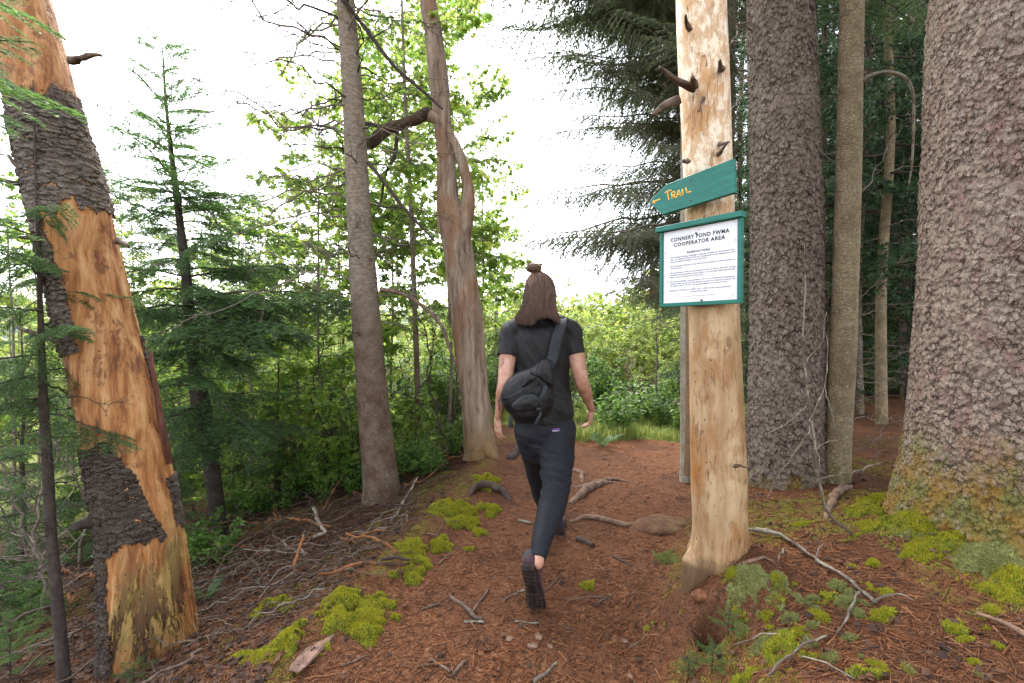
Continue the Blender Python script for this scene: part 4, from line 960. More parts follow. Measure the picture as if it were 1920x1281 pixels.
scatter('green_shrub', 'dark green bush at the edge of the clearing just right of the person', 'bush', 'bushes right of the person', 'green', 3, (1115, 1145), (7.6, 8.6), (.7, .85), offpath)
scatter('sunny_shrub', 'bright bush at the far side of the clearing between the person and the sign tree', 'bush', 'bright bushes behind the clearing', 'bright', 30, (880, 1310), (11.5, 19), (1.1, 2.5), offpath)
scatter('green_shrub', 'green shrub behind the hand of the left arm, beyond the hooked snag', 'shrub', 'shrubs left behind the person', 'green', 6, (905, 1000), (7.6, 9.5), (.7, 1.0), offpath)
scatter('green_shrub', 'leafy shrub at the end of the trail just left of the sign tree', 'shrub', 'shrubs at the right end of the trail', 'green', 6, (1235, 1300), (6.3, 7.6), (.38, .6), offpath)
scatter('green_shrub', 'green shrub glimpsed low between the right-hand trunks', 'shrub', 'shrubs glimpsed between the right trunks', 'green', 30, (1380, 1760), (6.6, 12), (.6, 1.1), offpath)
scatter('sunny_shrub', 'bright bush far back, seen low between the right-hand trunks', 'bush', 'bright bushes behind the dark wood', 'bright', 16, (1380, 1740), (13, 22), (1.3, 2.2), offpath)
scatter('low_plant', 'low leafy plant at the edge of the left thicket', 'plant', 'low plants by the left thicket', 'low', 34, (380, 880), (4.6, 6.2), (.5, 1.0), lambda x, d, px: x < edge_l(min(d, 5.4)) - .35 and offpath(x, d, px))
scatter('low_plant', 'low leafy plant at the end of the trail right of the person', 'plant', 'low plants at the trail end', 'low', 24, (1075, 1300), (5.9, 8), (.7, 1.5), offpath)
scatter('low_plant', 'small leafy plant in the dark hollow behind the leaning trunk', 'plant', 'low plants in the left hollow', 'low', 14, (20, 420), (3.2, 5.5), (.5, 1.0), offpath)

# far shrubbery: one mass
fm = [shrub(340 + i, 1.5, .9, 5, 520, .12) for i in range(3)]
mb = MB()
for i in range(190):
    d = rnd.uniform(17, 44); px = rnd.uniform(-150, 1500); x = at(px, 640, d)[0]; s = rnd.uniform(1.9, 3.3) * (1 + (d - 17) * .022)
    mb.merge(fm[i % 3], Matrix.Translation((x, d, float(H(x, d)))) @ Matrix.Rotation(rnd.uniform(0, 6.28), 4, 'Z') @ Matrix.Scale(s, 4))
tag(mb.obj('far_shrubbery', [M['twig_bark'], M['bright_leaf']]), 'sunlit mass of far shrubs and small trees beyond the clearing', 'shrubbery', kind='stuff')

# bare stems standing in the thicket
def stems(n, pxr, dr, sr, label, group, kind='dead_dark'):
    for i in range(n):
        d = rnd.uniform(*dr); px = rnd.uniform(*pxr); x = at(px, 640, d)[0]
        if not offpath(x, d, px): continue
        o = link('bare_stem', BO[kind][rnd.randrange(len(BO[kind]))]); orient(o, (x, d, float(H(x, d)) - .05), (rnd.uniform(-.35, .35), rnd.uniform(-.3, .3), 1), rnd.uniform(*sr), rnd.uniform(0, 6.28)); tag(o, label, 'stem', group)
stems(46, (200, 870), (4.9, 8), (1.5, 2.6), 'bare branching stem standing in the left thicket', 'bare stems of the left thicket')
stems(16, (0, 260), (3.0, 6), (1.2, 2.2), 'bare grey stem in the shade behind the leaning trunk', 'bare stems behind the leaning trunk', 'dead')
stems(14, (920, 1290), (6.9, 9.5), (.8, 1.5), 'bare twiggy stem among the bushes round the clearing', 'bare stems round the clearing', 'dead')

# grass at the end of the trail
def grass_patch(mb, n, xr, yr, h, ok=None):
    x = rs.uniform(*xr, n); y = rs.uniform(*yr, n)
    keep = ~path_mask(x, y) if ok is None else ok(x, y); x, y = x[keep], y[keep]; k = len(x)
    cl = .5 + .5 * fbm(np.stack([x * 2, y * 2, 0 * x], -1), 3, 31); hh = h * rs.uniform(.4, 1.1, k) * (.5 + cl)
    a = rs.uniform(0, 6.28, k); lean = rs.uniform(.1, .7, k); P0 = np.stack([x, y, H(x, y)], -1); dr = np.stack([np.cos(a), np.sin(a), 0 * a], -1); sd = np.stack([-np.sin(a), np.cos(a), 0 * a], -1) * .0035
    P1 = P0 + dr * (lean * hh * .35)[:, None] + np.stack([0 * x, 0 * x, hh * .6], -1); P2 = P0 + dr * (lean * hh)[:, None] + np.stack([0 * x, 0 * x, hh * (1 - .3 * lean)], -1)
    v = np.stack([P0 - sd, P0 + sd, P1 + sd, P1 - sd, P2], 1).reshape(-1, 3); i = np.arange(k)[:, None] * 5
    mb.add(v, i + np.array([[3, 2, 4]]), i + np.array([[0, 1, 2, 3]]))
mb = MB(); grass_patch(mb, 9000, (.45, 2.6), (5.55, 7.2), .20); grass_patch(mb, 34000, (-1.5, 5), (7, 13), .26); grass_patch(mb, 12000, (-6, -.2), (6.9, 11), .25)
tag(mb.obj('grass', M['grass']), 'fresh green grass growing where the trail meets the clearing', 'grass', kind='stuff')
# ================================================================== forest floor
def scat(n, pxr, dr, ok, jit=True):
    """points on the terrain, denser close by, as a trodden floor looks in view"""
    t = rs.uniform(1 / dr[1], 1 / dr[0], n * 3); d = 1 / t; px = rs.uniform(*pxr, n * 3); x = (px - 960) / F * d
    keep = ok(x, d); x, d = x[keep][:n], d[keep][:n]; return x, d
def onpath(x, y): return path_mask(x, y) > 0
def soilok(x, y): return (x > edge_l(np.minimum(y, 5.4)) - .4) & (y < 6.3) & (np.hypot(x - PIT[0], y - PIT[1]) > .07)
def leftok(x, y): return (x < edge_l(np.minimum(y, 5.4)) - .12) & (y < 7)
def tnormal(x, y):
    e = .03; return norm(np.stack([-(H(x + e, y) - H(x - e, y)) / (2 * e), -(H(x, y + e) - H(x, y - e)) / (2 * e), np.ones_like(x)], -1))
mb = MB()
for (n, ok, l0, l1, w, pr, dr) in [(30000, soilok, .012, .03, .0011, (500, 1950), (1.15, 6)), (9000, soilok, .02, .05, .0022, (500, 1950), (1.2, 6)), (1800, soilok, .03, .08, .0034, (500, 1950), (1.3, 6)), (14000, leftok, .02, .07, .0016, (0, 900), (1.6, 6)), (2600, leftok, .06, .22, .0024, (0, 900), (1.6, 6))]:
    x, y = scat(n, pr, dr, ok); k = len(x); a = rs.uniform(0, 6.28, k); L = rs.uniform(l0, l1, k)[:, None]; c = np.stack([x, y, H(x, y) + rs.uniform(.001, .006, k)], -1)
    nn_ = tnormal(x, y); dv = np.stack([np.cos(a), np.sin(a), rs.normal(0, .15, k)], -1); dv = norm(dv - (dv * nn_).sum(-1, keepdims=True) * nn_ * .9)
    segtubes(mb, c - dv * L / 2, c + dv * L / 2, w, w * .6, 0)
tag(mb.obj('needle_litter', M['litter']), 'reddish fallen needles, bark crumbs and wood chips covering the trail', 'litter', kind='stuff')
mb = MB()
for (n, ok, sz, pr, dr) in [(5200, leftok, .038, (-50, 900), (1.6, 6.5)), (520, soilok, .030, (500, 1950), (1.2, 5.5)), (300, lambda x, y: soilok(x, y) & (x > edge_r(y)), .032, (1300, 1950), (1.15, 5.5))]:
    x, y = scat(n, pr, dr, ok); k = len(x); a = rs.uniform(0, 6.28, k); P_ = np.stack([x, y, H(x, y) + rs.uniform(.003, .02, k)], -1)
    dv = np.stack([np.cos(a), np.sin(a), rs.normal(0, .25, k)], -1); leaves(mb, P_, dv, tnormal(x, y) + rs.normal(0, .3, (k, 3)), sz, OVAL * [1.3, 1], 0, curl=.75)
tag(mb.obj('leaf_litter', M['dead_leaf']), 'dark brown dead leaves lying on the left slope and the mound', 'litter', kind='stuff')

def shoots(mb, P, N, ln, w, m=0, sp=.5):
    k = len(P); d = norm(N + rs.normal(0, sp, (k, 3))); s = norm(np.cross(d, rs.normal(0, 1, (k, 3)))) * w; L = (ln * rs.uniform(.5, 1.2, k))[:, None]
    mb.add(np.stack([P - s, P + s, P + d * L], 1).reshape(-1, 3), np.arange(k * 3).reshape(-1, 3), None, m)
# thin moss and lichen carpet on the mound
mb = MB()
def mossy(x, y):
    nz = fbm(np.stack([x * 1.6, y * 1.6, 0 * x], -1), 4, 9); tr = x - edge_r(y); tl = edge_l(np.minimum(y, 5.4)) - x; f = fbm(np.stack([x * 12, y * 12, 0 * x], -1), 3, 50)
    a = (nz + .10 > 0) & (tr > .1) & (y < 4) & (f > -.12); b_ = (nz + .12 > 0) & (tl > 0) & (tl < .6) & (f > -.05) & (y < 2.3)
    return (a | b_) & (np.hypot(x - PIT[0], y - PIT[1]) > .07)
x, y = scat(26000, (300, 1950), (1.15, 4), mossy); P_ = np.stack([x, y, H(x, y)], -1); shoots(mb, P_, tnormal(x, y), .013, .0022, 0, .6)
x, y = scat(12000, (1200, 1950), (1.15, 3.5), lambda x, y: mossy(x, y) & (fbm(np.stack([x * 5, y * 5, 0 * x], -1), 3, 80) > .1)); P_ = np.stack([x, y, H(x, y)], -1); shoots(mb, P_, tnormal(x, y), .016, .0026, 1, .8)
tag(mb.obj('moss_carpet', [M['moss'], M['grey_moss']]), 'thin yellow-green moss and lichen creeping over the mound and the trail edge', 'moss', kind='stuff')

n = NT('moss_body'); mbody = n.finish(n.mix(n.ss(n.noise(60), .35, .65), (.05, .06, .01), (.13, .14, .018)), .95, n.noise(150), .004, .1)
n = NT('lichen_body'); lbody = n.finish(n.mix(n.ss(n.noise(60), .35, .65), (.08, .085, .03), (.17, .175, .06)), .95, n.noise(150), .004, .1)
def cushion(px, py, wx, wy, label, h=.045, grey=False, group=None, ns=None, name='moss_cushion'):
    c = hit(px, py); d = c[1]; rx = wx * d / F; sl = max(.25, (CAM_Z - c[2]) / d); ry = min(max(wy * d / F / sl, rx * .45), rx * 2.2)
    nr, ns_ = 14, 40; r = np.linspace(0, 1, nr)[:, None]; th = np.arange(ns_)[None] * 2 * pi / ns_; sd_ = int(px * 7 + py)
    bump = 1 + .95 * fbm(np.stack([np.cos(th) * 1.9, np.sin(th) * 1.9, 0 * th + sd_], -1), 4, sd_, .65)
    X = c[0] + r * rx * bump * np.cos(th); Y = c[1] + r * ry * bump * np.sin(th)
    lump = 1 + .8 * fbm(np.stack([X * 22, Y * 22, 0 * X], -1), 3, 4); hole = .05 * sstep(.06, .34, fbm(np.stack([X * 13, Y * 13, 0 * X + sd_ % 7], -1), 4, 6, .6))
    hh = min(h, rx * .6) * .8; Z = H(X, Y) - .006 + hh * np.sqrt(np.maximum(0, 1 - r ** 2.4)) * lump - hole; Z[-1] -= .02
    V_ = np.stack([X, Y, Z], -1); i = np.arange(nr - 1)[:, None] * ns_; j = np.arange(ns_)[None]; k = (j + 1) % ns_
    q = np.stack([i + j, i + ns_ + j, i + ns_ + k, i + k], -1).reshape(-1, 4); mb = MB(); mb.add(V_.reshape(-1, 3) - c, None, q, 0)
    m_ = ns or int(min(9000, max(900, rx * ry * 420000))); rr_ = (rs.uniform(0, 1, m_) ** .55) * (nr - 1.01); tt = rs.uniform(0, ns_, m_).astype(int); i0 = rr_.astype(int); f = (rr_ - i0)[:, None]
    P_ = V_[i0, tt] * (1 - f) + V_[i0 + 1, tt] * f; t2 = (tt + 1) % ns_; g = rs.uniform(0, 1, (m_, 1)); P_ = P_ * (1 - g) + (V_[i0, t2] * (1 - f) + V_[i0 + 1, t2] * f) * g
    N_ = norm(np.stack([P_[:, 0] - c[0], P_[:, 1] - c[1], np.full(m_, max(rx, .03) * 1.2)], -1)); shoots(mb, P_ - c, N_, .011, .0016 + .0002 * d, 1, .45)
    o = mb.obj(name, [lbody if grey else mbody, M['grey_moss'] if grey else M['moss']]); o.location = Vector([float(q_) for q_ in c]); tag(o, label, 'moss', group); return o
gl = 'moss cushions along the left edge of the trail'
for (px, py, wx, wy, lab) in [(545, 1195, 36, 32, 'round green moss cushion left of the pale bark slab'), (515, 1142, 38, 16, 'flat moss cushion furthest left, above the round one'), (676, 1168, 60, 36, 'large lumpy moss cushion right of the bark slab'),
        (640, 1122, 42, 14, 'moss pad just behind the large lumpy cushion'), (716, 1132, 30, 14, 'moss pad touching the large cushion on its right'), (744, 1156, 12, 10, 'tiny round moss tuft right of the large cushion'), (606, 1145, 20, 14, 'small moss pad at the top of the bark slab'),
        (606, 1222, 12, 14, 'small moss tuft close on the right of the bark slab'), (782, 1062, 28, 18, 'hooked moss cushion, its lower lobe'), (775, 1030, 30, 16, 'hooked moss cushion, its upper lobe'), (822, 1022, 22, 17, 'moss cushion between the hooked pair and the trail'), (760, 1088, 32, 10, 'flat moss strip under the broken orange stick'),
        (852, 955, 44, 22, 'broad bright moss cushion beside the short thick root'), (872, 982, 34, 12, 'moss pad in front of the broad bright cushion'), (905, 960, 26, 14, 'moss pad on the trail side of the broad cushion'), (912, 905, 28, 14, 'dark and light moss cushion above the short thick root'), (900, 1000, 14, 7, 'thin moss spot on the trail below the broad cushion'), (880, 1030, 10, 5, 'faint moss fleck furthest out on the trail')]:
    cushion(px, py, wx, wy, lab, group=gl)
cushion(470, 1240, 85, 28, 'thin rusty green moss sheet at the foot of the leaning trunk', .02, group=gl)
for (px, py, wx, wy, lab, g) in [(1660, 958, 46, 22, 'yellow-green moss cushion furthest left at the foot of the massive spruce', 0), (1722, 985, 52, 26, 'bright moss cushion in the middle of the massive spruce foot', 0), (1700, 1000, 26, 14, 'grey-green moss pad hanging below the bright middle cushion', 1), (1780, 1008, 50, 26, 'wide yellow moss cushion right of the middle one', 0),
        (1850, 1050, 46, 28, 'moss cushion low on the right, above the dark hollow', 1), (1900, 1085, 34, 26, 'moss cushion at the right edge', 0), (1640, 938, 22, 10, 'little moss pad at the tip of the spruce root', 0), (1812, 962, 50, 22, 'olive moss cushion high on the spruce foot', 1), (1890, 1000, 40, 24, 'olive moss cushion high at the right edge', 0)]:
    cushion(px, py, wx, wy, lab, .06, bool(g), 'moss cushions at the foot of the massive spruce')
for (px, py, wx, wy, lab, g) in [(1590, 1062, 11, 8, 'small round moss ball in the open needles, left of a pair', 0), (1636, 1058, 12, 8, 'small round moss ball in the open needles, right of a pair', 0), (1462, 1218, 36, 18, 'bright yellow moss cushion low on the mound', 0), (1642, 1250, 14, 11, 'round green moss ball near the bottom edge', 0), (1612, 1278, 40, 12, 'pale moss cushion cut by the bottom edge', 0),
        (1400, 1085, 30, 20, 'blue-green lichen cushion right of the sign tree foot', 1), (1425, 1105, 26, 16, 'pale lichen cushion beside the blue-green one', 1), (1245, 1045, 20, 28, 'grey moss on the bank left of the sign tree foot', 1), (1300, 1088, 26, 16, 'moss collar in front of the sign tree foot', 0), (1370, 1078, 20, 14, 'moss tuft tucked against the right of the sign tree foot', 0), (1395, 1270, 26, 10, 'moss cushion beside the fir seedlings', 0),
        (1105, 1100, 15, 10, 'lone moss spot in the middle of the trail', 0), (1500, 985, 14, 6, 'moss spot near the thin dead sapling', 0), (1560, 1000, 9, 6, 'smallest moss fleck under the thin dead sapling', 0), (1260, 1160, 16, 14, 'moss patch on the bank below the burrow', 0), (1220, 1180, 14, 8, 'thin moss on the trail side of the burrow', 0), (1780, 1185, 40, 12, 'dark green moss strip low on the right', 0), (1655, 1160, 22, 9, 'moss pad behind the end of the fallen lichened branch', 0), (1540, 1125, 24, 12, 'moss pad left of the fallen lichened branch', 0)]:
    cushion(px, py, wx, wy, lab, .035, bool(g), 'moss tufts on the mound')
for (px, py, wx, wy, lab) in [(1680, 985, 70, 20, 'spreading moss mat under the left cushions of the massive spruce foot'), (1770, 1030, 80, 24, 'spreading moss mat in front of the middle of the massive spruce foot'), (1880, 1110, 60, 24, 'spreading moss mat low at the right edge')]: cushion(px, py, wx, wy, lab, .025, False, 'moss cushions at the foot of the massive spruce')
for i in range(34):
    cushion(rnd.uniform(1375, 1600), rnd.uniform(1090, 1240), rnd.uniform(6, 20), rnd.uniform(5, 14), 'small grey-green moss tuft scattered on the mound right of the burrow', .025, i % 3 > 0, 'small tufts on the mound', name='moss_tuft')
for i in range(18):
    cushion(rnd.uniform(1600, 1910), rnd.uniform(1090, 1270), rnd.uniform(6, 16), rnd.uniform(4, 10), 'small moss tuft among the dead leaves at the lower right', .02, i % 3 == 0, 'small tufts at the lower right', name='moss_tuft')

# moss shoots growing on the flared foot of the massive spruce
tko = BIG[0].children[0]; v = np.zeros(len(tko.data.vertices) * 3); tko.data.vertices.foreach_get('co', v); v = v.reshape(-1, 3) ; nv = np.zeros(len(v) * 3); tko.data.vertices.foreach_get('normal', nv); nv = nv.reshape(-1, 3); loc = np.array(BIG[0].location)
wv = v + loc; hgt = wv[:, 2] - H(wv[:, 0], wv[:, 1]); nz_ = fbm(wv * 5, 4, 91); nz2 = fbm(wv * 22, 3, 92); ok_ = (hgt < .07 + .36 * (nz_ + .38)) & (hgt > -.03) & (nv[:, 1] < .2) & (nz2 > -.2); idx = np.nonzero(ok_)[0]; idx = idx[rs.randint(0, len(idx), 48000)]
P_ = v[idx] + rs.normal(0, .004, (len(idx), 3)) + nv[idx] * .004; N_ = nv[idx] + [0, 0, .5]; sel = fbm(wv[idx] * 7, 2, 93) > .05
mb = MB(); shoots(mb, P_[~sel], N_[~sel], .016, .0022, 0, .6); shoots(mb, P_[sel], N_[sel], .016, .0022, 1, .7); mo = mb.obj('moss', [M['moss'], M['grey_moss']], BIG[0]); mo['kind'] = 'stuff'
# ---- sticks
def ground_tube(name, label, cat, pp, mat, group=None, lift=.3, seg=8, rough=.12, seed=1, hv=None, root=None):
    """a stick or root lying along the terrain through photo points (x, y, half-width)"""
    W_ = [hit(a, b) for a, b, c in pp]; R = [c * q[1] / F for (a, b, c), q in zip(pp, W_)]
    L = max(.02, np.linalg.norm(np.diff(np.array(W_), axis=0), axis=1).sum()); n_ = max(6, int(L / .015)); n_ = min(n_, 120)
    C, R, s = resample(np.array(W_), n_, R); C[:, 2] = H(C[:, 0], C[:, 1]) + R * lift + (0 if hv is None else np.interp(s / s[-1], np.linspace(0, 1, len(hv)), hv))
    r_ = np.random.RandomState(seed + 5); C = C + np.cumsum(r_.normal(0, .0022, C.shape), 0) * [1, 1, .5]
    mb = MB(); c0 = C[0].copy(); tube(mb, C - c0, R, seg, 0, rf=lambda t_, i_: 1 + rough * np.sin(t_ * 2 + i_ * .7 + seed) + rough * .7 * np.sin(i_ * 1.9 + seed * 2))
    o = mb.obj(name, M[mat] if isinstance(mat, str) else mat, root); o.location = Vector([float(q) for q in c0]) - (root.location if root else Vector((0, 0, 0)))
    if label: tag(o, label, cat, group)
    return o, C, R
M['root_wood'] = plain('worn_root', (.17, .105, .07), .85, .4, 18, .004, zs=1)
M['dark_stick'] = plain('dark_rotten_stick', (.06, .038, .03), .85, .4, 18, .003)
gr = 'roots crossing the trail'
for i, (pp, lab) in enumerate([([(878, 932, 3), (893, 921, 6), (915, 918, 7), (938, 926, 6.5), (957, 940, 4)], 'short thick dark root arching out of the moss beside the trail'), ([(1070, 945, 5), (1095, 925, 8), (1125, 910, 7), (1160, 904, 3)], 'curving root in the trail just right of the front foot'),
        ([(1075, 915, 4), (1110, 908, 4), (1150, 900, 3), (1190, 905, 2)], 'thin root behind the curving root'), ([(1068, 978, 4), (1110, 972, 5), (1160, 985, 5), (1215, 992, 4)], 'low root leading to the half-buried stone'), ([(1065, 880, 3), (1090, 890, 5), (1092, 905, 4)], 'bent root near the far end of the trail'), ([(955, 862, 8), (975, 845, 8), (992, 842, 5)], 'dark root stub beside the foot of the hooked snag'),
        ([(1548, 975, 5), (1565, 945, 7), (1585, 925, 7), (1600, 912, 4)], 'bent brown root rising beside the thin dead sapling'), ([(1380, 1060, 4), (1420, 1050, 3), (1470, 1060, 2)], 'fine root running right from the sign tree')]):
    ground_tube('tree_root', lab, 'root', pp, 'root_wood' if i not in (0, 5) else 'dark_stick', gr, .25, 10, .12, i, hv=[-.01, .0, .01, 0, -.02] if i else [-.02, .03, .03, .02, -.02])
gs = 'sticks lying on the trail'
for i, (pp, mt, lab) in enumerate([([(843, 1119, 4), (875, 1143, 5), (906, 1166, 5)], 'stick', 'thick brown stick pointing at the raised shoe, the longest on the trail'), ([(884, 1152, 3), (900, 1126, 3), (913, 1103, 2)], 'stick', 'stick crossing the far side of the longest stick'), ([(869, 1167, 3), (906, 1169, 3)], 'pale_stick', 'short pale stick under the end of the longest stick'),
        ([(965, 1168, 3), (1013, 1169, 3)], 'pale_stick', 'straight pale stick right below the raised shoe'), ([(782, 1253, 3), (845, 1249, 3)], 'orange_wood', 'orange broken stick near the bottom edge'), ([(808, 1238, 3), (850, 1266, 3)], 'stick', 'stick crossing the orange one near the bottom edge'), ([(850, 1268, 5), (876, 1240, 4)], 'stick', 'stubby stick right of the crossing pair'), ([(788, 1146, 2), (822, 1137, 3)], 'stick', 'small stick left of the longest stick'),
        ([(1000, 1279, 5), (1028, 1262, 5), (1047, 1244, 4)], 'pale_stick', 'lichened grey stick at the bottom edge'), ([(1030, 1167, 2), (1075, 1182, 3)], 'dark_stick', 'dark stick right of the raised shoe'), ([(944, 1127, 2), (985, 1108, 3)], 'pale_stick', 'thin pale stick left of the raised shoe'), ([(1080, 1013, 6), (1096, 1018, 7), (1113, 1026, 6)], 'dark_stick', 'short thick log end right of the lower leg'), ([(972, 977, 3), (997, 985, 3)], 'pale_stick', 'pale wood sliver beside the calf'),
        ([(1023, 1110, 2), (1045, 1085, 2)], 'stick', 'thin stick close to the raised ankle'), ([(820, 1062, 2), (845, 1040, 2)], 'stick', 'little stick below the moss cushion'), ([(1060, 1125, 2), (1130, 1120, 2)], 'stick', 'fine stick across the trail beyond the raised shoe'), ([(1120, 1135, 3), (1190, 1090, 2)], 'stick', 'slanting stick near the lone moss spot'), ([(1180, 1215, 2), (1215, 1180, 2)], 'grey_twig', 'grey twig on the right side of the trail'), ([(640, 1250, 3), (690, 1232, 2)], 'stick', 'stick below the large moss cushion'), ([(1150, 1045, 3), (1185, 1062, 3)], 'dark_stick', 'dark chip before the half-buried stone')]):
    ground_tube('fallen_stick', lab, 'stick', [(a, b, c * .75) for a, b, c in pp], mt, gs, .9, 8, .14, i + 20)
# brush pile
BR = [dead_branch(400 + i, 1.0, rnd.uniform(-.05, .08), rnd.uniform(.006, .013), [3, 6, 9, 4, 7, 2, 5, 8][i], .06, .3).mesh('stick', M[['stick', 'grey_twig', 'stick', 'orange_wood', 'dark_stick', 'stick', 'grey_twig', 'pale_stick'][i]]) for i in range(8)]
def brush(n, pxr, pyr, sr, label, group, lift=.10):
    for i in range(n):
        px, py = rnd.uniform(*pxr), rnd.uniform(*pyr); p = hit(px, py)
        if p[0] > edge_l(min(p[1], 5.4)) - .22 or p[1] > 9: continue
        k = rnd.choice([0, 1, 2, 4, 5, 6, 0, 2, 4, 5, 1, 6, 3, 0]); o = link('dead_stick', BR[k]); a = rnd.gauss(.15, .7) + (pi if rnd.random() < .5 else 0); s = rnd.uniform(*sr)
        q = p + np.array([math.cos(a), math.sin(a), 0]) * s; dz = (float(H(q[0], q[1])) - p[2]) / s
        orient(o, p + [0, 0, rnd.uniform(.005, lift)], (math.cos(a), math.sin(a), dz + rnd.uniform(-.05, .12)), s, rnd.uniform(0, 6)); tag(o, label, 'stick', group)
brush(230, (400, 880), (925, 1110), (.25, .8), 'dead stick tangled in the brush heap left of the trail', 'sticks of the brush heap')
brush(60, (330, 640), (1050, 1190), (.2, .55), 'dead stick strewn below the brush heap, right of the leaning trunk', 'sticks below the brush heap', .04)
brush(90, (-20, 380), (880, 1240), (.4, 1.2), 'dead branch lying in the dark hollow at the lower left', 'branches in the left hollow', .15)
gp = 'prominent sticks of the brush heap'
for i, (pp, mt, lab, hv) in enumerate([([(598, 1092, 5), (650, 1086, 7), (705, 1082, 6), (770, 1077, 6)], 'orange_wood', 'long broken stick with bare orange wood across the front of the brush heap', [.04, .06, .06, .05]), ([(715, 1080, 6), (745, 1076, 7), (773, 1077, 5)], 'dark_stick', 'dark stub at the right end of the orange stick', [.08, .08, .07]),
        ([(553, 1098, 6), (560, 1080, 6), (577, 1058, 5)], 'orange_wood', 'bent orange-tipped stick standing left in the brush heap', [.03, .12, .2]), ([(650, 1035, 4), (690, 1045, 5), (740, 1068, 4)], 'orange_wood', 'slanting orange-brown stick above the long broken one', [.12, .12, .08]), ([(590, 1000, 5), (600, 1030, 6), (610, 1050, 6), (590, 1055, 5)], 'pale_stick', 'grey lichen-covered branch in the middle of the brush heap', [.2, .2, .18, .15]),
        ([(545, 1010, 4), (580, 1025, 5), (620, 1030, 3)], 'orange_wood', 'tan peeled stick at the back of the brush heap', [.16, .18, .15]), ([(455, 1050, 2), (520, 1058, 3), (580, 1062, 2)], 'pale_stick', 'long thin tan stick reaching left out of the brush heap', [.08, .1, .1]), ([(470, 1140, 2), (510, 1108, 3), (560, 1085, 3)], 'pale_stick', 'tan straight stick leading down to the leaning trunk', [.01, .03, .06]),
        ([(605, 975, 4), (640, 920, 4), (660, 905, 4), (675, 895, 3)], 'orange_wood', 'curved brown stick bowing up left of the mottled trunk', [.05, .15, .2, .1]), ([(555, 935, 9), (562, 915, 9), (566, 895, 7)], 'pale_stick', 'broken pale stump end in the shade left of the mottled trunk', [.0, .08, .12]), ([(735, 985, 5), (760, 950, 5), (790, 915, 4)], 'pale_stick', 'pale bare stick slanting up beside the mottled trunk', [.02, .05, .1])]):
    ground_tube('dead_stick', lab, 'stick', [(a, b, c * .5) for a, b, c in pp], mt, gp, 1, 8, .14, i + 50, hv=hv)
# right side: fallen branch, thin dead sapling
fb = empty('fallen_branch', hit(1405, 1003)); tag(fb, 'long forked grey lichened branch lying on the mound right of the sign tree', 'branch')
for i, pp in enumerate([[(1405, 1003, 5), (1440, 1008, 6), (1470, 1010, 5)], [(1460, 1008, 3.5), (1490, 1028, 4), (1530, 1060, 4), (1580, 1092, 4), (1612, 1118, 4.5), (1640, 1142, 5)], [(1612, 1120, 3), (1590, 1150, 3), (1562, 1190, 2)], [(1640, 1140, 3), (1690, 1128, 2.5), (1720, 1135, 1.5)], [(1530, 1060, 2), (1540, 1020, 1.5)], [(1470, 1035, 2), (1450, 1060, 1.5)]]):
    ground_tube('limb', None, None, [(a, b, c * .72) for a, b, c in pp], 'pale_stick', None, 1.0, 8, .25, i + 80, hv=[.015, .02, .02, .01], root=fb)
tw = empty('fallen_branch', hit(1440, 1270)); tag(tw, 'grey twiggy branch with lichen lying at the bottom edge right of the fir seedlings', 'branch')
for i, pp in enumerate([[(1440, 1279, 3), (1500, 1240, 3), (1555, 1200, 3)], [(1500, 1240, 2), (1560, 1262, 2), (1600, 1278, 1.5)], [(1480, 1200, 1.5), (1380, 1215, 2)], [(1520, 1228, 1.5), (1510, 1195, 1.5)]]):
    ground_tube('limb', None, None, [(a, b, c * .7) for a, b, c in pp], 'pale_stick', None, 1.0, 7, .25, i + 90, hv=[.015, .03, .01], root=tw)
ground_tube('fallen_branch', 'brown weathered branch end entering at the lower right edge', 'branch', [(1830, 1160, 3), (1870, 1180, 4), (1920, 1215, 6), (1960, 1240, 7)], 'root_wood', None, .9, 9, .14, 97, hv=[.01, .03, .04])
p = hit(1600, 1008); ds = empty('dead_sapling', p); tag(ds, 'thin pale dead sapling with wiry twigs leaning up in front of the dark spruce', 'dead sapling')
dS = p[1]
def dpt(pp, dd): return [np.array(at(a, b, dS + q)) for (a, b, c), q in zip(pp, dd)], [c * .62 * dS / F for a, b, c in pp]
